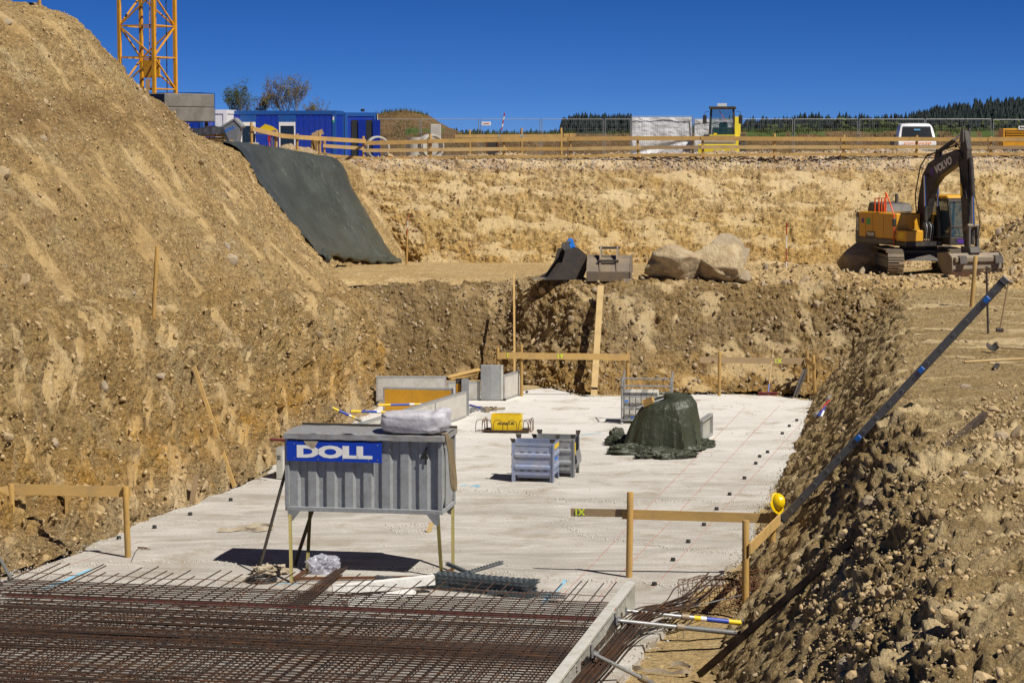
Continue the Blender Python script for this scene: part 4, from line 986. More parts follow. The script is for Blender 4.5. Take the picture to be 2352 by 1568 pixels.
G = np.array([[(1.03 + .05 * math.sin(t * 2), y, .62 - .34 * t) for y in (.06, .3, .55, .78)] for t in np.linspace(0, 1, 6)]); MB().sheet(G, .012).build('flap', M['galv'], c2)
MB().bb(1.0, 1.008, 0.05, .77, .17, .30).build('side_panel', M['galv'], c2)
MB().bb(1.02, 1.03, .02, .10, .55, .85).build('tape', M['doka_yellow'], c2)

# ------------------------------------------------------------------ yellow void former with starter bars
p = Z(1128, 992.5); t = thing('void_former', 'yellow timber void former box marked 3-80 on the slab', 'void former', p, -.12)
w, d, h = .85, .45, .50
f_ = MB().bb(0, w, 0, .022, .06, h).build('front_board', M['doka_yellow'], t); MB().bb(0, w, d - .022, d, .06, h).build('rear_board', M['doka_yellow'], t)
MB().bb(0, .022, .023, d - .023, .06, h).build('side_board', M['doka_yellow'], t); MB().bb(w - .022, w, .023, d - .023, .06, h).build('side_board', M['doka_yellow'], t)
text('lettering', 'doka', .12, M['black_print'], f_, (.32, -.002, .26), (PI / 2, 0, 0), 1.25, .004, .001, shear=.25); text('lettering', '3-80', .12, M['black_print'], f_, (.58, -.002, .26), (PI / 2, 0, 0), .8, .003, .001)
MB().bb(-.2, w + .2, -.12, d + .1, 0, .07).build('foam_base', M['interior'], t)
st = thing('starter_bars', 'ring of rusty starter bar loops around the yellow void former', 'starter bars', p, -.12)
pos = [(-.30, -.05, 0), (-.22, .22, 1.2), (-.1, -.16, 0), (.22, -.18, 0), (.62, -.18, 0), (.94, -.14, 0), (1.02, .05, .8), (1.10, .25, 1.3), (1.12, .45, 1.4), (-.2, .42, 1.4)]
for x, y, a in pos:
    c_, s_ = math.cos(a), math.sin(a); r_ = .14
    pts = [(x - r_ * c_, y - r_ * s_, 0), (x - r_ * .95 * c_, y - r_ * s_, .2), (x - .10 * c_, y - .10 * s_, .34), (x, y, .37), (x + .10 * c_, y + .10 * s_, .34), (x + r_ * .95 * c_, y + r_ * s_, .2), (x + r_ * c_, y + r_ * s_, 0)]
    MB().path(cr(np.array(pts), 20), .010, 5).build('loop', M['rebar_wire'], st)
for z in (.05, .08): MB().path([(-.4, -.1, z), (.4, -.2, z), (1.2, -.12, z)], .008, 5).build('tie_bar', M['rebar_wire'], st)

# ------------------------------------------------------------------ rack with formwork panels
p = Z(1428, 973.5); t = thing('stacking_rack', 'galvanised tube stacking rack standing behind the covered heap', 'rack', p, -.12); w, d, h = 1.42, .9, 1.36
for x, y, hh in ((0, 0, h), (w, 0, h), (0, d, h + .12), (w, d, h + .12)):
    MB().tube((x, y, 0), (x, y, hh), .028, 10).build('post', M['galv'], t, True); MB().lathe([(.06, 0), (.06, .03), (.04, .05)], 10, Matrix.Translation((x, y, 0))).build('foot', M['galv'], t)
for z in (.12, .48, .82, 1.13):
    MB().tube((-.03, -.03, z), (w + .03, -.03, z), .022, 8).build('rail', M['galv'], t, True)
for z in (.12, .82, 1.25): MB().tube((0, d, z), (w, d, z), .022, 8).build('rail', M['galv'], t, True)
for x in (0, w):
    for z in (.12, .82): MB().tube((x, 0, z), (x, d, z), .022, 8).build('rail', M['galv'], t, True)
    MB().tube((x, 0, 1.1), (x, d, 1.4), .018, 8).build('brace', M['galv'], t, True)
for k in range(6):
    q = thing('formwork_shutter', f'narrow grey formwork panel standing in the rack, {("first", "second", "third", "fourth", "fifth", "sixth")[k]} from its left post', 'formwork panel', p + rotz(-.12) @ Vector((.06 + .165 * k, .08, .14)), -.12, 'panels in the rack')
    MB().bb(0, .15, 0, .75, 0, .80).build('frame', M['form_white' if k % 3 else 'form_frame'], q, bevel=.012); MB().bb(.02, .13, -.004, -.001, .08, .70).build('face', M['form_grey'], q)
    if k in (1, 2): text('lettering', '55', .12, M['black_print'], q, (.075, -.006, .33), (PI / 2, -PI / 2, 0), 1, .005, .001)
    if k in (0, 3): MB().bb(.03, .12, -.007, -.0045, .5 if k == 0 else .1, .56 if k == 0 else .18).build('mark', M['bright_blue'], q)
    if k == 1: MB().bb(.03, .12, -.007, -.0045, .02, .08).build('mark', M['bright_blue'], q)

# ------------------------------------------------------------------ tarpaulin heap
pc = Z(1526, 1030); rng = np.random.default_rng(5)
nt_, nh = 200, 60; th = np.linspace(0, 2 * PI, nt_); tt = np.linspace(0, 1, nh)
T, S = np.meshgrid(th, tt); hgt = 1.38
rt_ = .5 + .5 * np.cos(T + .25); kn = [0, .08, .18, .32, .6, .82, .90, 1]
prof = np.interp(S, kn, [0, .45, .80, .93, .99, 1.02, 1.05, 1.14]) * rt_ + np.interp(S, kn, [0, .30, .54, .70, .92, 1.06, 1.12, 1.22]) * (1 - rt_)
zz = hgt * np.interp(S, kn, [1.0, .995, .96, .84, .50, .10, .05, .01])
ex = np.sign(np.cos(T)) * np.abs(np.cos(T)) ** .8 * .98; ey = np.sign(np.sin(T)) * np.abs(np.sin(T)) ** .85 * .86
ring_ = np.stack([np.cos(T), np.sin(T), S * .12], -1)
fold = .05 * fbm(ring_ * np.array((1, 1, .6)), 1.6, 4, .62, True) * S + .02 * fbm(ring_ * 3, 3.0, 2) * S
for _ in range(17):                                             # sharp hanging creases
    a_, w_, m_, tw = rng.uniform(0, 2 * PI), rng.uniform(.05, .14), rng.uniform(.05, .14), rng.uniform(-.35, .35); dT = np.abs((T + tw * S - a_ + PI) % (2 * PI) - PI)
    fold = fold + m_ * np.exp(-dT / w_) * np.clip(S * 1.5 - .18, 0, 1)
fold = fold - .07
sk = np.clip((S - .80) / .2, 0, 1); fold = fold + sk * .15 * fbm(ring_ + 4, 1.7, 3)
Xc = ex * prof * (1 + fold); Yc = ey * prof * (1 + fold); Zc = zz * (1 + .10 * np.clip(np.cos(T - .4), -1, 1) * (1 - S)) + .02 * fbm(ring_ * 2, 5, 2) * (1 - S)
Zc = Zc + sk * (.16 * np.abs(fbm(np.stack([Xc, Yc, Zc], -1) + 2, 3.4, 3)) + .02)
Zc = np.maximum(Zc, .012)
G = np.stack([Xc, Yc, Zc], -1) @ np.array(rotz(-.15)).T
o = MB().sheet(G).build('tarpaulin_heap', M['tarp_green'], None, True); o.location = pc; tagged(o, 'dark green tarpaulin draped over a rounded heap on the slab', 'tarpaulin')
for k, (u, v, sx, sy, sz) in enumerate(((1432, 1022, .42, .3, .18), (1445, 1042, .55, .25, .16), (1555, 1052, .5, .22, .13), (1500, 1050, .5, .2, .15), (1612, 1028, .42, .22, .14), (1416, 1018, .25, .2, .24))):
    crumple(u, v, sx, sy, sz, 'tarp_green', 'tarpaulin_fold', 'crumpled green tarpaulin hem bunched at the ' + ('left', 'front left', 'front right', 'front middle', 'right', 'far left')[k] + ' foot of the heap', 'tarpaulin', 20 + k, .2 * k, .6, 1.5)
q = thing('wooden_box', 'small open wooden box on the tarpaulin heap', 'wooden box', A(1490, 926, pc.y - .25)); R = Euler((.25, -.45, -.25)).to_matrix()
for c, s in (((0, -.12, .05), (.30, .02, .12)), ((0, .12, .05), (.30, .02, .12)), ((-.15, 0, .05), (.02, .22, .12)), ((.15, 0, .05), (.02, .22, .12)), ((0, 0, -.005), (.30, .22, .012))): MB().box(R @ Vector(c), s, R).build('slat', M['plank_x'], q)
o = MB().tube(A(1462, 936, pc.y - .45), A(1524, 915, pc.y - .05), .018, 8).build('tie_rod', M['galv'], None, True); tagged(o, 'threaded steel tie rod resting on the tarpaulin heap', 'tie rod')
def form_panel(name, label, p, q, h, thick=.12, mat='form_grey', ribs=True, outer=1, zb=0.02, cat='formwork panel', group=None, pitch=.30, frame='form_frame', back='form_white'):
    """framed shuttering panel from p to q; face on one side, ribs on the other (outer = +1: ribs to the right of p->q)"""
    p, q = Vector(p), Vector(q); p.z = q.z = zb; L = (q - p).length; rz = math.atan2(q.y - p.y, q.x - p.x)
    t = thing(name, label, cat, p, rz, group); s = -1 if outer > 0 else 1
    MB().bb(.005, L - .005, min(0, -s * .02), max(0, -s * .02), .06, h - .06).build('face', M[mat], t)
    if ribs: MB().bb(.051, L - .051, min(s * .0005, s * .0015), max(s * .0005, s * .0015), .061, h - .061).build('face_back', M['form_back_shaded' if mat != 'panel_brown' else mat], t)
    y0, y1 = (s * thick, -s * .022) if s < 0 else (-.022, thick)
    y0, y1 = min(y0, y1), max(y0, y1)
    MB().bb(0, L, y0, y1, h - .06, h).build('top_rail', M[frame], t, bevel=.006); MB().bb(0, L, y0, y1, 0, .06).build('bottom_rail', M[frame], t)
    MB().bb(0, .05, y0, y1, .061, h - .061).build('end_rail', M[frame], t); MB().bb(L - .05, L, y0, y1, .061, h - .061).build('end_rail', M[frame], t)
    if ribs:
        n = max(2, int(L / pitch))
        for k in range(1, n):
            x = L * k / n; MB().bb(x - .025, x + .025, min(s * .002, s * thick * .42), max(s * .002, s * thick * .42), .061, h - .061).build('rib', M[back], t)
    return t
form_panel('formwork_shutter', 'single ribbed formwork panel behind the tarpaulin heap', Z(1604, 1017), Z(1628, 999), .60, outer=1, back='form_white', pitch=.14)

p = Z(984, 1222, 0); tagged(board('timber_stub', p, A(992, 1199, p.y + .05), .10, .05, 'plank_pale', None, up=(1, 0, 0)), 'short timber stub standing in the slab opening behind the storage box', 'timber')
t = thing('clamp_pile', 'small pile of red and blue formwork clamps at the far right slab edge', 'formwork clamps', hit(1886, 955))
for k, (u0, v0, u1, v1, mt_, r_) in enumerate(((1884, 950, 1905, 918, 'red_paint', .03), (1880, 960, 1896, 935, 'prop_blue', .035), (1900, 922, 1908, 910, 'galv', .05), (1872, 958, 1884, 946, 'galv', .06), (1886, 962, 1892, 944, 'white_paint', .03))):
    a = hit(u0, v0); place(MB().tube(a + Vector((0, 0, .06)), A(u1, v1, a.y + .3), r_, 8).build('clamp', M[mt_], None, True), t, Matrix())
# ------------------------------------------------------------------ formwork at the rear left
e2 = Vector((.196, .981, 0)); e1 = Vector((.981, -.196, 0))
P0, P1 = Vector((-5.65, 55.9, 0)), Vector((-1.37, 68.6, 0)); N = 5
names = ('near one stencilled 55 on its end', 'second panel behind the storage box', 'middle panel', 'panel behind the folded sheet', 'far panel beside the corner post')
for k in range(N):
    a, e = P0.lerp(P1, k / N + .0008), P0.lerp(P1, (k + 1) / N - .0008)
    t = form_panel('formwork_shutter', 'grey formwork panel by the left soil wall, ' + names[k], a, e, .76, outer=-1, mat='concrete_light', group='left formwork wall', pitch=.45)
    if k == 0:
        MB().bb(-.006, -.002, -.02, .118, .0, .76).build('end_plate', M['form_white'], t)
        text('lettering', '55', .12, M['black_print'], t, (-.008, .06, .52), (PI / 2, PI / 2, -PI / 2), 1, .004, .001)
def prop(name, label, p, q, r=.035, col=True, frac=.5, flipc=False):
    t = thing(name, label, 'push-pull prop', p); p, q = Vector(p), Vector(q); d = (q - p)
    m_ = p + d * frac
    place(MB().tube(p, m_, r * .78, 10).build('inner_tube', M['galv'], None, True), t, Matrix()); place(MB().tube(m_, q, r, 10).build('outer_tube', M['galv' if col else 'alu'], None, True), t, Matrix())
    place(MB().tube(m_ - d.normalized() * .10, m_ + d.normalized() * .03, r * 1.35, 10).build('collar', M['steel_worn'], None, True), t, Matrix())
    place(MB().path([m_ + Vector((.02, 0, -.03)), m_ + Vector((.03, -.05, -.16)), m_ + Vector((-.06, -.06, -.2)), m_ + Vector((-.08, -.04, -.1))], .008, 5).build('handle', M['steel_worn'], None, True), t, Matrix())
    if col:
        for a, b, c in ((.12, .24, 'doka_yellow'), (.24, .34, 'white_paint'), (.34, .74, 'prop_blue'), (.74, 1.0, 'doka_yellow')):
            place(MB().tube(m_ + (q - m_) * a, m_ + (q - m_) * b, r * 1.03, 10, cap=False).build('band', M[c], None, True), t, Matrix())
    for e in (p, q): place(MB().box(e, (.03, .10, .12)).build('end_plate', M['galv']), t, Matrix())
    return t
def wallpt(f, z): return P0.lerp(P1, f) + Vector((-.15, .03, z))
prop('prop', 'blue and yellow prop nearest the storage box, against the left formwork wall', wallpt(.53, .35), A(763, 936, 62.5), col=True)
prop('prop', 'blue and yellow prop in the middle behind the left formwork wall', wallpt(.75, .50), A(805, 944, 64.3), col=True, frac=.45)
prop('prop', 'blue and yellow prop farthest along the left formwork wall', wallpt(.9, .55), A(868, 930, 66.8), col=True, frac=.3)
tagged(MB().tube(A(622, 1009, 55.6), A(662, 1011, 55.3), .035, 10).build('pipe_stub', M['red_strip'], None, True), 'red pipe stub with a blue end beside the storage box', 'pipe')
# cross walls
t = form_panel('formwork_shutter', 'ribbed formwork panel with printed brown board seen from its back', A(1040, 930, 69.2), A(880, 930, 69.6), .78, outer=1, mat='panel_brown', pitch=.5, back='form_frame')
for k in range(7): text('lettering', 'doka', .22, M['black_print'], t, (.22 + .29 * k, -.0015 if False else .003, .30 + .16 * (k % 2)), (PI / 2, .7, PI), 1.1, .004, .001, shear=.2)
form_panel('formwork_shutter', 'smooth grey formwork wall panel under the rear pit wall', A(864, 922, 72.6), A(1025, 922, 72.6), .80, outer=-1, mat='form_grey')
form_panel('formwork_shutter', 'low grey formwork panel between the corner post and the column form', A(1027, 922, 73.1), A(1103, 922, 73.1), .58, outer=-1, mat='form_grey')
t = form_panel('column_form', 'tall galvanised column form on the far slab', A(1104, 921.5, 73.0), A(1156, 921.5, 73.0), 1.12, outer=-1, mat='zinc', cat='column form')
for x in (.0, .30): MB().bb(x + .01, x + (.28 if x == 0 else .34), -.03, -.023, .02, 1.1).build('sheet', M['zinc' if x else 'galv'], t)
MB().bb(.65, .71, -.035, -.0285, .02, 1.1).build('sheet', M['form_white'], t)
form_panel('formwork_shutter', 'pale formwork panel running back from the column form', A(1157, 921.5, 73.0), A(1199, 907, 74.8), .78, outer=-1, mat='concrete_light')
p = A(1064, 953, 69.0); p.z = 0; t = thing('corner_post', 'galvanised corner post of the rear formwork', 'formwork corner', p, .1)
MB().bb(-.05, .17, -.04, -.03, 0, 1.12).build('plate', M['galv'], t); MB().bb(-.22, -.055, .1, .11, 0, 1.12).build('plate', M['steel_dark'], t); MB().bb(-.055, -.051, -.035, .10, .0, 1.12).build('web', M['form_frame'], t); MB().bb(-.2, -.07, .08, .098, .35, .95).build('infill', M['panel_brown'], t)
for k, (u0, v0, u1, v1) in enumerate(((1028, 866, 1102, 848), (1034, 870, 1096, 855))):
    tagged(board('loose_plank', A(u0, v0, 76.5), A(u1, v1, 77.3), .03, .16, 'plank_x', None, up=(0, -.5, 1)), ('upper' if k == 0 else 'lower') + ' loose plank lying on the bank behind the rear formwork', 'plank')
b = MB(); c = Z(1110, 944); t = thing('prop_pile', 'small heap of steel prop ends on the slab by the rear formwork', 'prop parts', c)
for k in range(10):
    p = c + Vector((random.uniform(-.42, .38), random.uniform(-.35, .35), .07)); a = random.uniform(0, 6); d = Vector((math.cos(a), math.sin(a), 0)); q = MB().tube(p, p + d * .3, .035, 8); q.box(p, (.02, .13, .13), rotz(a)); q.tube(p - d * .012, p + d * .012, .02, 8)
    place(q.build('prop_end', M['steel_worn' if k % 3 else 'galv'], None), t, Matrix())
place(MB().tube(c + Vector((-.42, .3, .15)), c + Vector((-.1, .0, .1)), .035, 8).build('prop_end', M['prop_blue'], None, True), t, Matrix())

# ------------------------------------------------------------------ formwork along the rebar mat
FW0 = Z(1440, 1336, .66); FW0.z = 0
segs = [(0, -2.35), (-2.352, -4.75), (-4.752, -7.4), (-7.402, -10)]
lab = ('far panel with a worn top edge', 'panel after the red painted joint', 'third panel with the lower prop', 'panel running out of the frame')
for k, (a, e) in enumerate(segs):
    t = form_panel('formwork_shutter', 'pale ribbed formwork by the rebar mat, ' + lab[k], FW0 + e2 * e, FW0 + e2 * a, .66, outer=1, mat='form_grey', group='formwork along the rebar mat', back='form_white', frame='form_white', pitch=.42, thick=.15)
j = FW0 + e2 * -2.35; t = thing('formwork_clamp', 'red marked joint with clamps between two formwork panels', 'formwork clamp', j, -.197)
MB().bb(-.03, .16, -.08, .09, .661, .668).build('red_mark', M['red_paint'], t)
for z in (.22, .50): MB().box((.21, 0, z), (.10, .26, .05)).build('clamp', M['galv'], t, bevel=.015); MB().tube((.27, -.02, z - .12), (.27, -.02, z + .12), .02, 8).build('wedge', M['steel_worn'], t, True)
MB().bb(.16, .18, -.06, .06, .02, .62).build('splice', M['form_frame'], t)
j2 = FW0 + e2 * -4.75; t = thing('formwork_clamp', 'clamp at the near joint between formwork panels', 'formwork clamp', j2, -.197); MB().box((.21, 0, .45), (.10, .26, .05)).build('clamp', M['galv'], t, bevel=.015); MB().bb(.16, .18, -.06, .06, .02, .62).build('splice', M['form_frame'], t)
q1 = FW0 + e2 * -1.45 + e1 * .2 + Vector((0, 0, .46)); prop('prop', 'blue and yellow prop bracing the far end of the rebar formwork', q1, A(1706, 1430, 38.3), .042, True, .52)
q2 = FW0 + e2 * -2.45 + e1 * .2 + Vector((0, 0, .50)); prop('prop', 'dull grey steel prop beside the blue and yellow one', q2, A(1712, 1455, 37.6), .045, False, .50)
q3 = FW0 + e2 * -4.9 + e1 * .2 + Vector((0, 0, .5)); prop('prop', 'steel prop cut by the lower frame edge', q3, A(1520, 1580, 35.2), .042, False, .75)

# ------------------------------------------------------------------ rebar mat
ZM = .50; far_r = FW0 + e2 * -1.05 + e1 * -.06; mat_o = far_r + e1 * -10.9
t = thing('rebar_mat', 'rusty two layer rebar mat filling the near pour', 'rebar mat', (mat_o.x, mat_o.y, 0)); MI = Matrix.Translation(-t.location)
proto = {}
def rebar_bar(p, q, r, mat='rebar', key=None):
    L = (q - p).length; kk = (round(L, 1), r, mat)
    if kk not in proto: o = MB().tube((0, 0, 0), (kk[0], 0, 0), r, 6).build('bar', M[mat], None, True); proto[kk] = o.data
    else: o = bpy.data.objects.new('bar', proto[kk]); C.objects.link(o)
    x = (q - p).normalized(); y = Vector((0, 0, 1)).cross(x).normalized(); z = x.cross(y)
    o.parent = t; o.matrix_local = MI @ Matrix.Translation(p) @ Matrix((x, y, z)).transposed().to_4x4(); return o
nb = 0
for k in range(56):                                   # top cross bars
    s = -.168 * k; off = random.uniform(-.02, .02)
    rebar_bar(mat_o + e2 * (s + off) + Vector((0, 0, ZM + random.uniform(-.006, .006))), far_r + e2 * (s + off * .3) + Vector((0, 0, ZM)), .011)
for k in range(46):                                   # top long bars, sticking out past the last cross bar
    x = .12 + k * .235 + random.uniform(-.03, .03); out = random.choice((1.5, 1.35, 1.6, .85, 1.1, 1.75)); a = mat_o + e1 * x
    rebar_bar(a + e2 * -9.6 + Vector((0, 0, ZM - .02)), a + e2 * out + e1 * random.uniform(-.05, .05) + Vector((0, 0, ZM - .02 + random.uniform(-.01, .04))), .011)
for k in range(54):
    s = -.168 * k - .07; rebar_bar(mat_o + e2 * s + Vector((0, 0, .07)), far_r + e2 * s + Vector((0, 0, .07)), .011)
for k in range(50):
    a = mat_o + e1 * (.18 + k * .214); rebar_bar(a + e2 * -9.6 + Vector((0, 0, .05)), a + e2 * -.05 + Vector((0, 0, .05)), .011)
for k in range(26):                                   # lapped extra bars
    s = -.3 - random.random() * 8.5; x0 = random.random() * 6; rebar_bar(mat_o + e2 * s + e1 * x0 + Vector((0, 0, ZM + .018)), mat_o + e2 * (s - .02) + e1 * (x0 + 3.5) + Vector((0, 0, ZM + .018)), .011)
def child(o): o.parent = t; o.matrix_local = MI; return o
# zigzag girders that carry the top layer, expanded metal stop-end and its red strip
for j, s in enumerate((.30, -1.6, -4.0, -6.5)):
    b = MB(); pts = []; L = 10.7; n = int(L / .13); top = ZM + (.06 if j == 0 else -.03)
    for k in range(n): pts.append(mat_o + e2 * (s + (.05 if k % 2 else -.05)) + e1 * (k * .13) + Vector((0, 0, top if k % 2 else (.36 if j == 0 else .06))))
    b.path(pts, .0045, 4); b.path([mat_o + e2 * s + e1 * x + Vector((0, 0, top + .012 * math.sin(x * 4))) for x in np.linspace(0, L, 60)], .006, 4); child(b.build('zigzag_girder', M['rebar_wire']))
b = MB(); L = 10.8; n = 360
for k in range(n):
    a = mat_o + e2 * .02 + e1 * (k * .03)
    for sgn in (1, -1):
        b.bar(a + Vector((0, 0, .02)), a + e1 * (sgn * .20) + Vector((0, 0, ZM - .05)), .003, .006, (0, -1, 0))
o = child(b.build('expanded_mesh', M['spacer_plastic'])); o['kind'] = 'stuff'
child(MB().bar(mat_o + e2 * -.12 + Vector((0, 0, .24)), far_r + e2 * -.12 + Vector((0, 0, .24)), .01, .05).build('red_strip', M['red_strip']))
b = MB()
for k in range(900):
    a = mat_o + e2 * (-.168 * random.randint(0, 55)) + e1 * random.uniform(.1, 10.8) + Vector((0, 0, ZM)); b.path([a + Vector((random.uniform(-.03, .03), random.uniform(-.03, .03), random.uniform(-.05, .02))) for _ in range(3)], .0035, 3)
o = child(b.build('wire_ties', M['rebar_wire'])); o['kind'] = 'stuff'

# rebar bundle bent over the props
pth = [(1300, 1620, 32.6), (1345, 1560, 33.8), (1400, 1500, 35.5), (1448, 1443, 37.0), (1490, 1410, 38.0), (1540, 1396, 38.6), (1590, 1378, 39.3), (1640, 1330, 40.6)]
base = np.array([tuple(A(*p)) for p in pth]); t2 = thing('rebar_bundle', 'bent bundle of dark rebars draped over the props by the formwork', 'rebar bundle', tuple(base[2]))
for k in range(34):
    o = RNG.normal(size=3) * np.array((.11, .06, .06)); fan = RNG.normal() * .16; P = base + o; P[5:, 1] += fan * np.array((.4, 1, 2.0)); P[5:, 2] += np.array((.02, .06, .05)) * RNG.normal(); P[5:, 0] += np.array((.0, .05, .1)) * RNG.normal()
    n = RNG.integers(6, 9); q = cr(P[:n], 34)
    place(MB().path([Vector(v) for v in q], .0125, 6).build('bar', M['rebar'], None, True), t2, Matrix())
place(MB().path([Vector(v) for v in cr(np.array([tuple(A(*p)) for p in ((1498, 1402, 38.1), (1530, 1380, 38.3), (1548, 1352, 38.6), (1560, 1345, 38.8))]), 14)], .011, 6).build('bar', M['rebar'], None, True), t2, Matrix())
# crumpled wire mesh at the foot of the right bank
c = Z(1640, 1400, 0); b = MB(); G = []
gx, gy = np.meshgrid(np.linspace(-.75, .6, 15), np.linspace(0, 1, 12))
W3 = np.stack([gx, .45 * np.sin(gy * 4.4) * (1 + .3 * gx), .30 + .30 * -np.cos(gy * 4.4) + .10 * gx], -1); W3 = W3 + .16 * np.stack([fbm(W3 + k * 9, 1.6, 3) for k in range(3)], -1)
W3[..., 2] = np.maximum(W3[..., 2], -.08); W3 = W3 + np.array(tuple(c + Vector((.12, .35, -.05))))
for i in range(W3.shape[0]): b.path([Vector(v) for v in W3[i]], .0055, 4)
for j in range(W3.shape[1]): b.path([Vector(v) for v in W3[:, j]], .0055, 4)
W4 = W3 + np.array((.25, -.1, .02)) + .10 * np.stack([fbm(W3 + 20 + k * 9, 2.0, 2) for k in range(3)], -1)
for i in range(W3.shape[0]): b.path([Vector(v) for v in W4[i, 4:]], .0055, 4)
for j in range(4, W3.shape[1]): b.path([Vector(v) for v in W4[:, j]], .0055, 4)
tagged(b.build('wire_mesh', M['rebar_wire']), 'crumpled rusty wire mesh at the foot of the right bank', 'wire mesh')
tagged(MB().tube(A(1560, 1400, 38.8), A(1760, 1352, 41.5), .012, 6).build('tie_rod', M['galv'], None, True), 'thin bright tie rod crossing the crumpled wire mesh', 'tie rod')

# yellow helmet on the batter board post
hp = A(1787, 1152, 43.05); t = thing('hard_hat', 'yellow hard hat hung on a batter board post by the ladder', 'hard hat', hp); R = Euler((1.15, .15, .55)).to_matrix().to_4x4()
gx, gy = np.meshgrid(np.linspace(0, 2 * PI, 40), np.linspace(0, PI / 2, 14))
V = np.stack([np.sin(gy) * np.cos(gx) * .125, np.sin(gy) * np.sin(gx) * .155, np.cos(gy) * .145], -1)
rd = np.exp(-(V[..., 0] / .022) ** 2) * .010 + np.exp(-((np.abs(V[..., 0]) - .06) / .012) ** 2) * .005; V = V * (1 + rd / .13)[..., None]
V = V @ np.array(R.to_3x3()).T; o = MB().sheet(V, .004).build('shell', M['helmet'], t, True)
gx, gy = np.meshgrid(np.linspace(0, 2 * PI, 40), np.linspace(0, 1, 4)); br = np.where(np.sin(gx) < 0, .075, .028)
V = np.stack([np.cos(gx) * (.125 + br * gy * .6), np.sin(gx) * (.155 + br * gy), -.012 * gy - .002 + np.where(np.sin(gx) < 0, -.02, 0) * gy], -1) @ np.array(R.to_3x3()).T
MB().sheet(V, .004).build('brim', M['helmet'], t, True)
V = np.array([[(math.cos(a) * .10, math.sin(a) * .125, z) for a in np.linspace(0, 2 * PI, 24)] for z in (-.02, .01)]) @ np.array(R.to_3x3()).T; MB().sheet(V, .003).build('headband', M['rubber'], t)

# ------------------------------------------------------------------ ladder on the right bank
w0 = 1 / 43.1; ts = np.linspace(.10, .80, 30); w1 = max((1 / hit(1798 + 505 * s, 1192 - 544 * s).y * 1.004 - w0 * (1 - s)) / s for s in ts)
La, Lb = A(1798, 1192, 1 / w0), A(2303, 648, 1 / max(w1, 1 / 48.0))
d = (Lb - La).normalized(); L = (Lb - La).length; t = thing('ladder', 'long aluminium ladder lying up the right bank edge on', 'ladder', La)
vw = ((La + Lb) / 2 - Vector((0, 0, H))).normalized(); sd = -(vw - d * vw.dot(d)).normalized(); nz = d.cross(sd); Rl = Matrix((d, sd, nz)).transposed()
LM = Matrix.Translation(La) @ Rl.to_4x4()
# the near stile shows its side with rung holes; the far stile lies behind it
for yy in (0.0, -.40):
    b = MB(); b.bb(0, L, yy - .013, yy + .013, -.075, .075); o = b.build('stile', M['alu'], None, bevel=.012); place(o, t, LM)
k = 0; x = .25; sp_r = (L - .5) / 16
while x < L - .2:
    big = k in (1, 6, 12)
    o = MB().tube((x, -.40, 0), (x, .014, 0), .018, 8).build('rung', M['alu'], None, True); place(o, t, LM)
    if k in (5, 10, 15): place(MB().bb(x + .12, x + .24, .0135, .03, -.045, .045).build('bracket', M['bright_blue'], None, bevel=.008), t, LM)
    place(MB().tube((x, .0135, 0), (x, .017, 0), .034, 6).build('rung_collar', M['galv'], None), t, LM); place(MB().tube((x, .0155, 0), (x, .0185, 0), .022, 3).build('rung_hole', M['interior'], None), t, LM)
    x += sp_r; k += 1
for xx in (0, L): place(MB().bb(xx - .05, xx + .01, -.018, .018, -.08, .08).build('end_cap', M['rubber'], None, bevel=.01), t, LM)
# dark beams half buried in the bank
def beam(label, pts, w, h, mat='beam_dark'):
    a, e = pts; return tagged(board('steel_beam', a, e, h, w, mat, None), label, 'beam')
beam('long dark beam lying down the near right bank', (hit(1606, 1566) + Vector((0, 0, .12)), hit(1975, 1232) + Vector((.05, 0, .08))), .07, .10)
beam('dark grey beam half buried in the rubble of the right bank', (hit(2050, 1135) + Vector((0, 0, .0)), hit(2262, 970) + Vector((0, 0, .14))), .09, .10, 'beam_dark')
p = Z(14, 1335); t = thing('step_ladder', 'foot of a grey step ladder at the left frame edge', 'ladder', p)
for a, e in ((Z(28, 1332, 0), A(-30, 1230, 45.2)), (Z(4, 1345, 0), A(-30, 1265, 44))): place(MB().bar(a, e, .06, .03).build('stile', M['alu'], None), t, Matrix())
# ------------------------------------------------------------------ green sheet on the slope
ND = 14
def mb_at(s, v):                                    # smooth mound surface, s along control columns, v along rows
    Nn = np.array([[tuple(p) for p in r] for r in mound_rows])
    def c1(P, t):
        m = len(P); i = int(min(max(math.floor(t), 0), m - 2)); f = t - i
        p0, p1, p2, p3 = P[max(i - 1, 0)], P[i], P[i + 1], P[min(i + 2, m - 1)]
        return .5 * (2 * p1 + (p2 - p0) * f + (2 * p0 - 5 * p1 + 4 * p2 - p3) * f ** 2 + (3 * p1 - p0 - 3 * p2 + p3) * f ** 3)
    return c1(np.array([c1(r, s) for r in Nn]), v)
gs, gv = np.linspace(9.35, 12.15, 70), np.linspace(.92, 4.05, 90)
G = np.array([[mb_at(s, v) for s in gs] for v in gv]); nn = normals(G)
W_ = np.stack(np.meshgrid(np.linspace(0, 6, 70), np.linspace(0, 8, 90)), -1); W_ = np.concatenate([W_, np.zeros(W_.shape[:2] + (1,))], -1)
dis = .27 + .08 * fbm(W_, .5, 3) + .07 * fbm(W_ * np.array((2.2, .35, 1)), 1.0, 4) + .05 * fbm(W_ * np.array((1, 1, 1)) + 5, 1.7, 3, ridge=True) + .05 * fbm(W_ * np.array((5, .5, 1)), 1.0, 3, ridge=True) * np.exp(-W_[..., 0] / 1.4)
edge_f = np.minimum(np.minimum(np.arange(90)[:, None], 89 - np.arange(90)[:, None]) / 4.0, np.minimum(np.arange(70)[None], 69 - np.arange(70)[None]) / 3.0); edge_f = np.clip(edge_f, 0, 1)
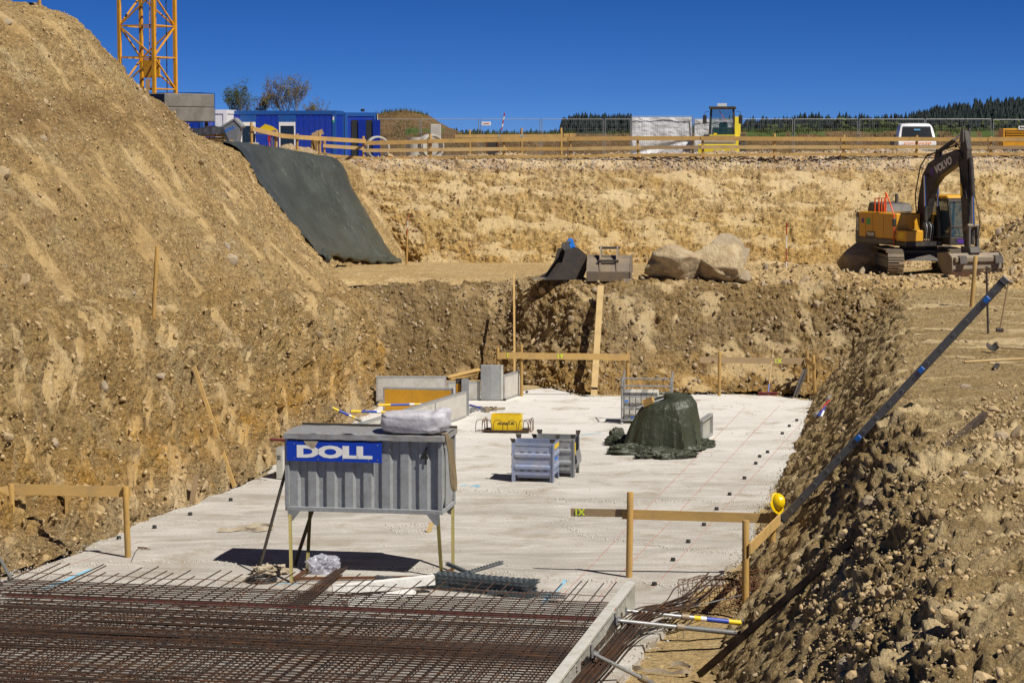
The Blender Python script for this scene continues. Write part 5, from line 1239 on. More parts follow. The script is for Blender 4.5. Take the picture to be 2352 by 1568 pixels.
dis = dis * (.55 + .45 * edge_f); dis[:8] += .10 * np.abs(fbm(W_[:8], 3, 2)) + .08
G = G + nn * dis[..., None] + (1 - edge_f)[..., None] * .05 * np.stack([fbm(W_ + k, 1.5, 3) for k in range(3)], -1)
tagged(MB().sheet(G, .02).build('slope_sheet', M['tarp_slope'], None, True), 'dark green protective sheet covering the corner slope', 'tarpaulin')
V = []
pr = [Vector(G[2, j]) for j in range(0, 70, 2)]
tagged(MB().path([p + Vector((.05, -.12, -.05 + .05 * math.sin(i * 1.3))) for i, p in enumerate(pr)], [.10 + .035 * math.sin(i * 1.9) for i in range(len(pr))], 8).build('rolled_hem', M['tarp_slope'], None, True), 'rolled lower hem of the dark green slope sheet', 'tarpaulin')

# ------------------------------------------------------------------ tower crane on ballast
cr_ = A(336, 213, 108.0); CZ = cr_.z; sL, sF, sR, sB = A(276, 213, 108.2), A(359, 213, 106.9), A(394, 213, 108.0), A(312, 213, 109.3)
side = (sF.xy - sL.xy).length
ang = math.atan2(sF.y - sL.y, sF.x - sL.x); S_ = 1.86
t = thing('tower_crane', 'yellow lattice mast of a tower crane behind the spoil mound', 'crane', (sL.x, sL.y, CZ), -.41)
cs = [(0, 0), (S_, 0), (S_, S_), (0, S_)]; HM_ = 7.0; bay = 1.46
for x, y in cs: MB().box((x, y, HM_ / 2 - .1), (.15, .15, HM_ + .2)).build('corner_chord', M['crane_yellow'], t)
for i in range(4):
    (x0, y0), (x1, y1) = cs[i], cs[(i + 1) % 4]
    for k in range(5):
        z = .18 + k * bay; MB().bar((x0, y0, z), (x1, y1, z), .06, .06).build('cross_bar', M['crane_yellow'], t)
        a, e = ((x0, y0, z), (x1, y1, z + bay)) if (k + i) % 2 == 0 else ((x1, y1, z), (x0, y0, z + bay)); MB().bar(a, e, .065, .065).build('diagonal', M['crane_yellow'], t)
ld = MB()
for x in (.75, 1.1): ld.bar((x, 1.35, .2), (x + .1, 1.35, HM_), .03, .03)
for k in range(24): ld.bar((.75 + .1 * k / 24, 1.35, .3 + k * .28), (1.1 + .1 * k / 24, 1.35, .3 + k * .28), .02, .02)
ld.build('ladder', M['crane_yellow'], t)
MB().bb(.75, 1.62, .85, .93, .70, 1.55).build('panel', M['crane_yellow'], t); MB().tube((1.62, 1.5, 0), (1.62, 1.5, HM_), .025, 6).build('cable', M['rubber'], t)
# concrete ballast
def block(label, pts, z0, z1, mat='ballast'):
    o = MB().prism([(p[0], p[1]) for p in pts], z0, z1, 'z').build('ballast_block', M[mat], None, bevel=.03); return tagged(o, label, 'concrete block', 'crane ballast blocks')
a0, a1, a2 = A(300, 250, 104.6), A(379, 250, 103.0), A(493, 250, 105.6); dv = (a2 - a1); dl = (a0 - a1)
zt = A(379, 214, 103).z; zm = A(379, 246, 103).z; zb = A(379, 279, 103).z
def quad(o, dx, dy): return [(o + Vector((0, 0, 0))).xy[:], (o + dv).xy[:], (o + dv + dl * 1.6).xy[:], (o + dl * 1.6).xy[:]]
block('upper of the two weathered concrete ballast slabs under the crane', quad(a1, 0, 0), zm + .012, zt); block('lower of the two weathered concrete ballast slabs under the crane', quad(a1 + Vector((.02, .03, 0)), 0, 0), zb, zm)
c_ = a1 + dv * .5 + dl * .8; gz = 7.9
t = thing('crane_undercarriage', 'dark steel crane base frame under the concrete ballast', 'crane base', (c_.x, c_.y, 7.2))
MB().box((0, 0, (zb - 7.2) / 2), (1.2, 1.2, zb - 7.2 - .02)).build('pedestal', M['steel_dark'], t)
for s_ in (-1, 1): MB().bar(Vector((a1.x - c_.x, a1.y - c_.y, zb - 7.2 - .55)) + dv * (.08 if s_ < 0 else .9) + dl * .1, Vector((a1.x - c_.x, a1.y - c_.y, 0)) + dv * (.08 if s_ < 0 else .9) + dl * .1 + Vector((0, 0, zb - 7.2 - .01)), .14, .14).build('jack', M['steel_dark'], t)
MB().bar(Vector((a1.x - c_.x, a1.y - c_.y, .9)) + dl * .15, Vector((a1.x - c_.x, a1.y - c_.y, .9)) + dv + dl * .15, .25, .45).build('outrigger', M['exc_grey'], t)
# timber stack with black sheet
q0 = A(455, 322, 97.5); t = thing('timber_stack', 'stack of short squared timbers under black sheeting beside the crane base', 'timber stack', q0, .28)
for r_ in range(3):
    for c2_ in range(7): MB().bb(-.35 + c2_ * .21, -.16 + c2_ * .21, random.uniform(-.06, .02), 1.2, -.12 + r_ * .13, r_ * .13 - .005).build('timber', M['plank_x'], t)
gx, gy = np.meshgrid(np.linspace(-.55, 1.35, 50), np.linspace(0, 1, 40)); V = np.stack([gx, -.22 + gy * 1.5, .46 - .0 * gx + .06 * fbm(np.stack([gx, gy, gx], -1), 3, 3)], -1)
dr = np.clip((.22 - gy) / .22, 0, 1); V[..., 2] -= dr * (.30 + .25 * fbm(np.stack([gx, gx, gx], -1), 2.2, 2)); V[..., 1] -= .05 * dr; rt = np.clip((gx - 1.1) / .25, 0, 1); V[..., 2] -= rt * .5; V[..., 2] += .12 * np.exp(-((gx - .7) / .4) ** 2)
o = MB().sheet(V, .01).build('black_sheet', M['tarp_black'], None, True); o.location = q0; o.rotation_euler = (0, 0, .28); tagged(o, 'crumpled black plastic sheet over the timber stack', 'plastic sheet')
o = MB().bar(A(395, 300, 96), A(402, 262, 96.2), .10, .04).build('timber_offcut', M['plank_x']); tagged(o, 'short timber offcut sticking up before the crane base', 'plank')
p = A(338, 240, 80.5); tagged(stick('stake', A(339, 238, 80.2), A(338, 182, 80.2), .055, 'plank_grey', square=True, sink=.5), 'grey squared stake on the mound flank before the crane mast', 'stake')

# ------------------------------------------------------------------ site cabins
def cabin(name, label, p, rz, L, Wd, Hh, mat='cont_blue', fr='cont_blue_frame', windows=(), doors=(), seams=True):
    t = thing(name, label, 'site cabin', p, rz); fw = .16
    MB().bb(.02, L - .02, .02, Wd - .02, .10, Hh - .04).build('body', M[mat], t)
    for x in (0, L):
        for y in (0, Wd): MB().bb(x - .02 if x == 0 else x - fw, fw if x == 0 else x + .02, y - .02 if y == 0 else y - fw, fw if y == 0 else y + .02, 0, Hh).build('corner_post', M[fr], t)
    for z0, z1 in ((0, .14), (Hh - .20, Hh + .004)):
        for y in (0, Wd): MB().bb(fw, L - fw, y - .015 if y == 0 else y - .1, .1 if y == 0 else y + .015, z0, z1).build('rail', M[fr], t)
        for x in (0, L): MB().bb(x - .015 if x == 0 else x - .1, .1 if x == 0 else x + .015, fw, Wd - fw, z0, z1).build('rail', M[fr], t)
    if seams:
        k = .3
        while k < L - .3:
            if not any(a - .05 < k < b + .05 for a, b, *_ in windows): MB().bb(k, k + .14, .008, .0195, .15, Hh - .21).build('panel_rib', M[mat], t)
            k += .29
    for a, b, z0, z1 in windows:
        w = MB(); w.bb(a, b, -.02, .015, z0, z0 + .06); w.bb(a, b, -.02, .015, z1 - .20, z1); w.bb(a, a + .07, -.02, .015, z0 + .06, z1 - .2); w.bb(b - .07, b, -.02, .015, z0 + .06, z1 - .2); wo = w.build('window', M['white_paint'], t)
        MB().bb(a + .07, b - .07, -.004, .004, z0 + .06, z1 - .2).build('pane', M['glass_dark'], wo); MB().bb(a - .02, b + .02, -.05, -.021, z0 - .03, z0).build('sill', M['white_paint'], wo)
        MB().bb(a - .03, b + .03, .005, .018, z1 + .01, Hh - .21).build('header', M[fr], t)
    return t
pA = A(771, 371, 123.0); gz = 7.17; bx = A(517, 371, 118.0)
an = math.atan2(pA.y - bx.y, pA.x - bx.x); Lc = (pA.xy - bx.xy).length
an = -.10; Lc = 6.06
o_ = Vector((pA.x, pA.y, gz)) - Vector((math.cos(an), math.sin(an), 0)) * Lc
t = cabin('site_cabin', 'blue site cabin with two white windows behind the wooden guard fence', o_, an, Lc, 2.44, 2.62, windows=((.95, 1.75, .60, 2.02), (3.02, 3.90, .60, 2.02)))
MB().bb(5.92, 6.0, -.026, -.021, 2.0, 2.3).build('notice', M['white_paint'], t); MB().bb(5.92, 6.0, -.030, -.0265, 2.0, 2.12).build('notice', M['green_sticker'], t)
p2_ = Vector((pA.x, pA.y, gz)) + rotz(an) @ Vector((.06, 2.6, 0))
t = cabin('site_cabin', 'blue site cabin end with two open doors beside the concrete rings', p2_ + rotz(an) @ Vector((0, 0, 0)), an + .35, 1.75, 2.44, 2.55, seams=False)
for x in (.35, 1.15):
    MB().bb(x, x + .36, -.026, -.020, .15, 2.15).build('doorway', M['interior'], t); MB().box((x + .55, -.18, 1.15), (.42, .04, 2.0), rotz(-.5)).build('door', M['cont_blue'], t)
MB().bb(1.77, 1.80, -.1, .25, 1.0, 2.35).build('notice', M['plate_white'], t); MB().bb(1.77, 1.805, -.1, .25, 2.352, 2.46).build('notice', M['doka_yellow'], t)
MB().box((1.0, .1, 2.68), (.18, .1, .13), Euler((.4, 0, .4)).to_matrix()).build('floodlight', M['rubber'], t)
pw = A(492, 330, 122); t = cabin('site_cabin', 'white site cabin half hidden behind the crane ballast', (pw.x - 2.2, pw.y, gz), -.1, 2.9, 2.4, 2.65, 'white_paint', 'white_paint', seams=False)
pb = A(330, 240, 120); t = cabin('open_container', 'blue open top container behind the crane base', (pb.x, pb.y, 8.2), -.16, 3.15, 2.2, A(450, 213, 120).z - 8.2, 'cont_blue', 'cont_blue_frame', seams=True)
# tilting skip
ps = A(548, 344, 112); t = thing('tilting_skip', 'grey tilting concrete skip lettered in blue before the cabin', 'skip', (ps.x - .5, ps.y, 7.95), -.1)
MB().prism([(-.18, -.2), (.34, -.2), (.60, .92), (.30, 1.22), (-.42, .80)], 0, .8).build('hopper', M['galv'], t, bevel=.02); MB().prism([(-.50, .76), (.30, 1.25), (.66, .88), (.70, .96), (.33, 1.36), (-.52, .86)], -.03, .83).build('rim', M['form_frame'], t)
text('lettering', 'DOLL', .22, M['bright_blue'], t, (.05, -.004, .80), (PI / 2, -.5, 0), 1.1, .01, .001)
# saw bench
pz = A(605, 345, 113.5); t = thing('saw_bench', 'site circular saw bench with a yellow blade guard', 'saw', (pz.x, pz.y, 7.6), -.1)
MB().bb(-.65, .65, -.3, .5, .92, .97).build('table', M['alu'], t)
for x in (-.5, .45):
    for y in (-.2, .4): MB().bar((x * 1.15, y, 0), (x, y, .92), .07, .07).build('leg', M['alu'], t)
MB().prism([(-.35, 1.10), (.10, 1.42), (.45, 1.30), (.72, 1.12), (-.2, 1.05)], -.02, .05).build('blade_guard', M['doka_yellow'], t); MB().bb(.30, .42, -.36, -.3, .55, .85).build('motor', M['red_paint'], t)
MB().path([(.36, -.35, .5), (.42, -.4, .2), (.30, -.4, .0), (.05, -.4, -.05)], .03, 6).build('cable', M['orange'], t, True)
# concrete kerb wall
a = A(527, 333, 107.5); e = A(588, 336, 108.5); tagged(MB().bar(Vector((a.x, a.y, 7.75)), Vector((e.x, e.y, 7.75)), .5, .75).build('concrete_wall', M['concrete'], None, bevel=.02), 'low concrete wall block above the slope sheet', 'concrete block')

# sand heap by the cabin
gx, gy = np.meshgrid(np.linspace(-1, 1, 70), np.linspace(-1, 1, 50)); V = np.stack([gx * 2.1, gy * 1.1, np.zeros_like(gx)], -1); rr_ = np.clip(1 - np.sqrt(gx ** 2 + gy ** 2), 0, 1)
V[..., 2] = -.12 + .80 * rr_ ** .8 * (1 + .35 * fbm(V, 1.0, 3)) + .07 * fbm(V, 4, 3) * (rr_ > 0); o = MB().sheet(V).build('sand_heap', M['soil_top'], None, True); pq = A(672, 362, 111.2); o.location = (pq.x, pq.y, pq.z); tagged(o, 'grey sand heap behind the sloping guard fence', 'sand heap')
# concrete rings
def ring_pipe(name, label, p, R, Lr, th, rz, upright=False, sc=.1):
    prof = [(R - th, 0), (R, 0), (R, Lr * .82), (R - th * .45, Lr * .83), (R - th * .45, Lr), (R - th, Lr)]
    Mx = Matrix.Rotation(rz, 4, 'Z') @ (Matrix() if upright else Matrix.Translation((0, 0, R)) @ Matrix.Rotation(PI / 2, 4, 'X'))
    o = MB().lathe(prof, 36, Mx, True).build(name, M['concrete_light'], None, True); o.location = p; return tagged(o, label, 'concrete ring')
def up_at(u, D): q = A(u, 360, D); return Vector((q.x, q.y, down(q.x, q.y)))
ring_pipe('concrete_ring', 'concrete ring standing on edge beside the blue cabin', up_at(865, 122), .62, .55, .09, .25)
ring_pipe('concrete_ring', 'concrete ring standing on edge before the upright ring', up_at(985, 120.5), .66, .55, .09, .5)
ring_pipe('concrete_ring', 'upright concrete shaft ring behind the wooden fence', up_at(957, 122.5), .56, 1.15, .09, 0, True)
q = up_at(1001, 124); tagged(MB().box(q + Vector((0, 0, .93)), (.56, .35, 1.86)).build('concrete_slab_element', M['concrete_light'], None, bevel=.02), 'upright concrete slab element behind the rings', 'concrete element')
for k, (u, D) in enumerate(((905, 117), (955, 116.5), (985, 117), (840, 116))):
    o = rock('rock', 60 + k, (.5, .4, .28), 'boulder'); o.location = up_at(u, D); tagged(o, 'flat rubble stone behind the wooden fence, ' + ('left of the shaft ring', 'under the shaft ring', 'under the concrete element', 'by the cabin doors')[k], 'rock')

# ------------------------------------------------------------------ wooden guard fence
gf = thing('guard_fence', 'long wooden guard fence along the top of the high bank', 'fence', up_at(1300, 113.4))
px_ = [835, 990, 1158, 1311, 1466, 1615, 1778, 1937, 2105, 2275, 2440]; tp = [313, 308, 318, 308, 318, 315, 307, 310, 311, 313, 313]; bt = [369, 369, 362, 364, 360, 362, 356, 357, 357, 357, 357]
def gpt(u, v): return A(u, v, 113.4 - .0010 * (u - 835))
for u, a, e in zip(px_, tp, bt): stick('post', gpt(u, e), gpt(u + random.uniform(-2, 2), a), .062, 'post_z', gf, sink=.2)
def rails(vs, hts, mats, j=6):
    for r_, (row, hh) in enumerate(zip(vs, hts)):
        for i in range(len(px_) - 1):
            m_ = mats[r_][i % len(mats[r_])]; o = Vector((0, -.085 - .03 * ((i + r_) % 2), 0)) if r_ != 1 else Vector((0, -.08 - .028 * (i % 2), 0))
            board('rail', gpt(px_[i] - (j if i else 2), row[i]) + o, gpt(px_[i + 1] + j, row[i + 1] + random.uniform(-.7, .7)) + o, hh, .026, m_, gf)
rails(((329, 324.5, 321.5, 319, 318, 318, 319, 320, 320, 320, 320), (346, 344, 342, 342, 339.5, 338, 338, 337.5, 338, 339, 339), (364, 362.5, 360, 359.5, 356.5, 357, 355, 355, 355, 354, 354)), (.20, .17, .13), (('plank_x',), ('plank_pale', 'plank_pale', 'plank_x', 'plank_pale', 'plank_grey'), ('plank_x',)))
gf2 = thing('guard_fence', 'sloping wooden guard fence at the head of the slope sheet', 'fence', A(640, 360, 107))
ps_ = [(578, 334, 281, 106.2), (634, 356, 300, 107.0), (682, 366, 307, 108.4), (735, 369, 305, 110.0), (745, 352, 315, 113), (835, 369, 313, 113.4)]
for u, a, e, D in ps_[:5]: stick('post', A(u, a, D), A(u + random.uniform(-1, 3), e, D), .062, 'post_z', gf2, sink=.3)
top_ = [(580, 296, 106.1), (646, 312, 107.0), (682, 315, 108.2), (733, 318, 109.9), (835, 324, 113.25)]
for (a, e) in zip(top_, top_[1:]): board('rail', A(*a), A(e[0] + 5, e[1] + .7, e[2]), .20, .03, 'plank_x', gf2)
board('rail', A(573, 337, 106.1), A(640, 352, 107), .17, .03, 'plank_x', gf2); board('rail', A(636, 355, 107), A(682, 363, 108.3), .14, .03, 'plank_x', gf2); board('rail', A(680, 360, 108.2), A(741, 369, 110), .20, .03, 'plank_x', gf2)
board('rail', A(742, 335, 112.9), A(835, 341, 113.25), .17, .03, 'plank_pale', gf2); board('rail', A(745, 357, 112.9), A(835, 363, 113.3), .14, .03, 'plank_x', gf2)
t = thing('batter_board', 'small batter board corner with crossed planks before the blue cabin', 'batter board', A(725, 345, 116))
for u, a, e in ((717, 346, 308), (728, 346, 300), (722, 346, 318)): stick('post', A(u, a, 116), A(u, e, 116), .06, 'post_z', t, sink=.3)
board('plank', A(718, 312, 115.8), A(742, 302, 115.9), .26, .03, 'plank_grey', t); board('plank', A(720, 322, 115.9), A(738, 332, 115.7), .2, .03, 'plank_x', t)
t = thing('batter_board', 'batter board with blue chalk marks behind the guard fence', 'batter board', A(1180, 345, 117))
for u, e in ((1097 - 18, 290), (1198, 286), (1289, 286)): stick('post', A(u, 350, 117), A(u, e + 8, 117), .06, 'post_z', t, sink=.2)
board('plank', A(1045, 313, 116.9), A(1300, 312, 116.9), .17, .03, 'plank_x', t); board('plank', A(1295, 310.5, 116.86), A(1322, 310.5, 116.86), .17, .03, 'plank_x', t)
mark(t, '\u2022', A(1146, 313, 116.84), .3, 0, 'light_blue'); mark(t, 'BR', A(1199, 312.5, 116.84), .13, 0, 'light_blue', .004)

# ------------------------------------------------------------------ mesh fence panels
def mesh_panel(name, label, u0, u1, D, vt, cover=False):
    a = A(u0, vt, D); b_ = A(u1, vt, D); Lp = b_.x - a.x; g0 = down(a.x + .3, D); hh = a.z - g0; t = thing(name, label, 'fence panel', (a.x, D, g0), 0, 'construction fence panels')
    for x in (.02, Lp - .02): MB().tube((x, 0, 0), (x, 0, hh), .021, 8).build('upright', M['galv'], t, True)
    MB().tube((0, 0, hh - .02), (Lp, 0, hh - .02), .017, 6).build('top_tube', M['galv'], t, True); MB().tube((0, 0, .16), (Lp, 0, .16), .017, 6).build('bottom_tube', M['galv'], t, True)
    b = MB(); n = int(Lp / .115)
    for k in range(1, n): b.tube((Lp * k / n, 0, .16), (Lp * k / n, 0, hh - .02), .0028, 3, cap=False)
    for k in range(1, 8): b.tube((0, 0, .16 + (hh - .18) * k / 8), (Lp, 0, .16 + (hh - .18) * k / 8), .0028, 3, cap=False)
    b.build('wire_mesh', M['galv'], t)
    MB().box((0, 0, .06), (.22, .65, .12)).build('foot', M['concrete'], t, bevel=.02)
    if cover:
        gx, gy = np.meshgrid(np.linspace(.06, Lp - .06, 70), np.linspace(.05, hh - .06, 50)); V = np.stack([gx, np.zeros_like(gx), gy], -1)
        V[..., 1] = .12 + .07 * fbm(V, .9, 3) + .05 * fbm(V * np.array((1, 1, 1.6)) + 3, 2.0, 3, ridge=True) + .10 * np.exp(-((gy - .55 - .22 * gx) / .12) ** 2); MB().sheet(V).build('cover_sheet', M['tarp_silver'], t, True)
    return t
mp = [(820, 965), (967, 1100), (1104, 1241), (1244, 1386), (1389, 1449), (1692, 1821), (1824, 1971), (1974, 2124), (2126, 2277), (2281, 2420)]
nm = ('behind the concrete rings', 'before the end of the grassy heap', 'with a white sign', 'behind the chalk marked batter board', 'left of the silver covered panel', 'right of the yellow roller', 'between the roller and the white van', 'behind the white van', 'right of the white van', 'behind the orange generator')
for (u0, u1), s in zip(mp, nm): mesh_panel('mesh_fence', 'galvanised mesh fence panel ' + s, u0, u1, 127.3 - .003 * (u0 - 900), 273 if u0 < 2200 else 274)
t = mesh_panel('mesh_fence', 'mesh fence panel covered with a creased silver sheet', 1450, 1592, 121.5, 267, True)
t = mesh_panel('mesh_fence', 'mesh fence panel with silver sheet half hidden by the roller', 1594, 1690, 125, 272, True)
p = A(1117, 284, 127); tagged(MB().box(p, (.5, .01, .2)).build('fence_sign', M['plate_white']), 'small white sign on the mesh fence', 'sign')
text('lettering', 'zeppelin', .10, M['red_paint'], bpy.data.objects['fence_sign'], tuple(p + Vector((0, -.008, 0))), (PI / 2, 0, 0), 1, .003, .001)
rod('warning_pole', 'leaning red and white pole with torn plastic behind the mesh fence', 1152, 300, 1159, 260, 129, .035, 5)
# scrap bucket, pallet, pipes behind the fence
q = up_at(1131, 118.5); t = thing('narrow_bucket', 'rusty narrow bucket standing behind the guard fence', 'bucket', q); MB().prism([(-.33, 0), (.33, 0), (.30, 1.05), (.38, 1.2), (-.38, 1.2), (-.30, 1.05)], 0, .5).build('shell', M['steel_dark'], t); MB().bb(-.34, -.24, -.05, .0, .0, 1.15).build('side_plate', M['rebar_wire'], t); MB().bb(.24, .34, -.05, .0, .0, 1.15).build('side_plate', M['rebar_wire'], t); MB().tube((-.36, .2, 1.24), (.36, .2, 1.24), .05, 8).build('pin', M['rebar_wire'], t)
q = up_at(1240, 119); t = thing('pallet', 'wooden pallet lying behind the guard fence', 'pallet', q)
for k in range(5): MB().bb(-.6 + k * .26, -.48 + k * .26, -.4, .4, .12, .145).build('slat', M['plank_grey'], t)
for y in (-.38, 0, .38): MB().bb(-.6, .6, y - .05, y + .05, 0, .118).build('skid', M['plank_grey'], t)
for k, (u0, u1, D) in enumerate(((1010, 1120, 119), (1700, 1760, 120), (1905, 1990, 121.5), (2180, 2275, 120))):
    a, e = up_at(u0, D), up_at(u1, D + .6); tagged(MB().path([a + Vector((0, 0, .06)), a.lerp(e, .4) + Vector((0, .1, .10)), a.lerp(e, .7) + Vector((0, -.1, .16)), e + Vector((0, 0, .05))], .06, 8).build('black_hose', M['rubber'], None, True), 'black pipe lying on the upper ground ' + ('near the narrow bucket', 'beside the roller', 'left of the white van', 'right of the white van')[k], 'hose')

# ------------------------------------------------------------------ roller
q = up_at(1655, 118.3); t = thing('road_roller', 'yellow single drum roller parked behind the guard fence', 'roller', q, -.13); Y = M['roller_yellow']
MB().lathe([(.0, -.85), (.68, -.85), (.70, -.83), (.70, .83), (.68, .85), (.0, .85)], 36, Matrix.Translation((-.10, 0, .70)) @ Matrix.Rotation(PI / 2, 4, 'Y')).build('drum', M['steel_worn'], t, True)
b = MB(); b.bb(-1.12, .92, -.95, -.78, .10, .98); b.bb(-1.12, -.98, -.94, 1.2, .3, .78); b.bb(.78, .92, -.94, 1.2, .3, .78); b.bb(-1.12, .92, 1.0, 1.2, .4, .9); b.build('drum_frame', Y, t, bevel=.03)
MB().prism([(-.95, .85), (.75, .85), (.70, 1.08), (-.90, 1.08)], -.70, -.55).build('scraper', M['steel_worn'], t)
MB().bb(-.8, .85, 1.3, 2.6, .55, 1.35).build('platform', Y, t, bevel=.03)
for x in (-.80, .98): MB().lathe([(.25, -.22), (.68, -.22), (.74, -.15), (.74, .15), (.68, .22), (.25, .22)], 28, Matrix.Translation((x, 2.5, .74)) @ Matrix.Rotation(PI / 2, 4, 'Y')).build('tyre', M['tyre'], t, True)
b = MB()
for x in (.98,):
    for k in range(20):
        a = 2 * PI * k / 20
        for s_ in (-1, 1): b.box((x + s_ * .11, 2.5 + .75 * math.cos(a + .08 * s_), .74 + .75 * math.sin(a + .08 * s_)), (.19, .05, .06), Matrix.Rotation(-a, 3, 'X'))
b.build('tread', M['tyre'], t)
# cab: posts, roof, panes
x0, x1, y0, y1, z0, z1 = -.62, .62, 1.35, 2.45, 1.42, 2.78
for x in (x0, x1):
    for y in (y0, y1):
        MB().bar((x * 1.04, y, z0), (x * .93, y + (.06 if y == y0 else -.02), z1), .07, .07).build('cab_post', M['exc_dark'], t)
MB().bb(x0 - .05, x1 + .08, y0 - .15, y1 + .12, z1, z1 + .14).build('cab_roof', M['exc_dark'], t, bevel=.03); MB().bb(x0 - .02, x1 + .06, y0 - .14, y1, z0 - .42, z0 + .05).build('cab_base', Y, t); MB().bb(-.25, .22, 1.6, 1.9, z1 + .141, z1 + .30).build('warning_light', M['plate_white'], t)
MB().add([(x0 + .02, y0 + .0, z0 + .05), (x1 - .02, y0, z0 + .05), (x1 * .93 - .02, y0 + .06, z1), (x0 * .93 + .02, y0 + .06, z1)], [(0, 1, 2, 3)]).build('windscreen', M['glass_clear'], t); MB().add([(x0 + .02, y1, z0 + .05), (x1 - .02, y1, z0 + .05), (x1 * .93 - .02, y1 - .02, z1), (x0 * .93 + .02, y1 - .02, z1)], [(0, 1, 2, 3)]).build('rear_pane', M['glass_clear'], t)
for x in (x0, x1): MB().add([(x * 1.04, y0 + .04, z0 + .05), (x * 1.04, y1 - .04, z0 + .05), (x * .93, y1 - .06, z1), (x * .93, y0 + .1, z1)], [(0, 1, 2, 3)]).build('side_pane', M['glass_cab'], t)
MB().box((.05, 2.05, 1.75), (.45, .12, .7)).build('seat', M['interior'], t, bevel=.05); MB().box((.05, 1.85, 1.45), (.45, .4, .14)).build('seat', M['interior'], t, bevel=.04); MB().tube((.05, 1.55, 1.4), (.05, 1.62, 1.85), .03, 8).build('steering_column', M['interior'], t); MB().lathe([(.16, -.015), (.19, -.015), (.19, .015), (.16, .015)], 16, Matrix.Translation((.05, 1.63, 1.86)) @ Matrix.Rotation(.5, 4, 'X'), True).build('steering_wheel', M['interior'], t)
for x, s_ in ((-.88, 1), (.96, -1)): MB().box((x, 1.35, 2.25), (.20, .08, .45)).build('mirror', M['rubber'], t, bevel=.03); MB().path([(x, 1.38, 2.45), (x, 1.38, 2.62), (x + .22 * s_, 1.4, 2.66)], .015, 6).build('mirror_arm', M['rubber'], t)
MB().path([(-.15, y0 - .02, 2.70), (.25, y0 - .02, 2.1)], .014, 5).build('wiper', M['red_paint'], t); MB().bb(-.42, -.25, y0 - .012, y0 - .004, 1.42, 1.55).build('sticker', M['doka_yellow'], t)
MB().prism([(2.45, 1.0), (4.2, 1.0), (4.2, 1.5), (3.2, 1.75), (2.45, 1.85)], -.55, .62, 'x').build('bonnet', Y, t, bevel=.05); MB().prism([(1.9, .75), (3.2, .75), (3.1, 1.62), (2.5, 2.4), (2.2, 2.4), (2.0, 1.5)], .64, .92, 'x').build('fender', Y, t)
text('lettering', 'ammann', .13, M['black_print'], t, (-.1, -.954, .30), (PI / 2, 0, 0), 1.3, .006, .001)
MB().box((-.1, -.955, .46), (1.3, .006, .04)).build('stripe', M['black_print'], t)

# ------------------------------------------------------------------ van
q = up_at(2107, 122.3); t = thing('van', 'white pick-up van with orange lettering behind the guard fence', 'van', q, -.06); Wv = M['van_white']
prof = [(-.98, .35), (-.98, 1.0), (-.90, 1.10), (-.78, 1.86), (-.68, 1.95), (.68, 1.95), (.78, 1.86), (.90, 1.10), (.98, 1.0), (.98, .35)]
fr = [(-.0, .35), (-.05, .60), (-.02, .95), (.10, 1.08), (.62, 1.86), (.85, 1.96), (2.2, 1.98), (2.3, 1.0), (2.3, .35)]
b = MB(); V = []
ys = [(-.02, .30, .62, .95), (.03, .30, 1.02, .985), (.16, .30, 1.10, .985), (.42, .30, 1.50, .93), (.66, .30, 1.88, .83), (.85, .30, 1.97, .80), (2.1, .30, 2.0, .80), (2.25, .30, 1.9, .82)]
sect = []
for y, zl, zh, wx in ys:
    wl = .985; s_ = [(-wl, zl), (-wl, min(zh, 1.02)), (-wx if zh > 1.1 else -wl, max(zh - .08, min(zh, 1.02))), (-(wx - .10), zh), (0, zh + .015), (wx - .10, zh), (wx if zh > 1.1 else wl, max(zh - .08, min(zh, 1.02))), (wl, min(zh, 1.02)), (wl, zl)]
    sect.append([(x, y, z) for x, z in s_])
n = 9; b.add([v for s_ in sect for v in s_], [(i * n + k, i * n + k + 1, (i + 1) * n + k + 1, (i + 1) * n + k) for i in range(len(sect) - 1) for k in range(n - 1)] + [tuple(range(n)), tuple(range(len(sect) * n - 1, (len(sect) - 1) * n - 1, -1))])
b.build('body', Wv, t, True)
MB().add([(-.84, .19, 1.14), (.84, .19, 1.14), (.73, .62, 1.83), (-.73, .62, 1.83)], [(0, 1, 2, 3)]).build('windscreen', M['glass_dark'], t).location = (0, -.035, .01)
MB().bb(-.99, .99, -.14, .02, .28, .62).build('bumper', M['exc_grey'], t, bevel=.05); MB().bb(-.26, .26, -.150, -.142, .40, .51).build('number_plate', M['plate_white'], t); text('lettering', 'SL 199 BC', .10, M['black_print'], t, (0, -.153, .455), (PI / 2, 0, 0), .9, .004, .001)
MB().bb(-.55, .55, -.045, -.03, .72, .80).build('grille', M['interior'], t)
for s_ in (-1, 1):
    MB().prism([(s_ * .60, .70), (s_ * .95, .72), (s_ * .96, .86), (s_ * .64, .84)], -.05, -.022).build('headlight', M['glass'], t); MB().prism([(s_ * .961, .72), (s_ * .985, .72), (s_ * .985, .86), (s_ * .965, .86)], -.045, .02).build('indicator', M['amber'], t)
    MB().box((s_ * 1.14, .30, 1.28), (.14, .10, .26)).build('mirror', M['rubber'], t, bevel=.03); MB().bar((s_ * .9, .34, 1.2), (s_ * 1.1, .32, 1.25), .04, .04).build('mirror_arm', M['rubber'], t)
    MB().lathe([(.2, -.1), (.32, -.1), (.33, 0), (.32, .1), (.2, .1)], 20, Matrix.Translation((s_ * .86, .85, .33)) @ Matrix.Rotation(PI / 2, 4, 'Y')).build('tyre', M['tyre'], t, True)
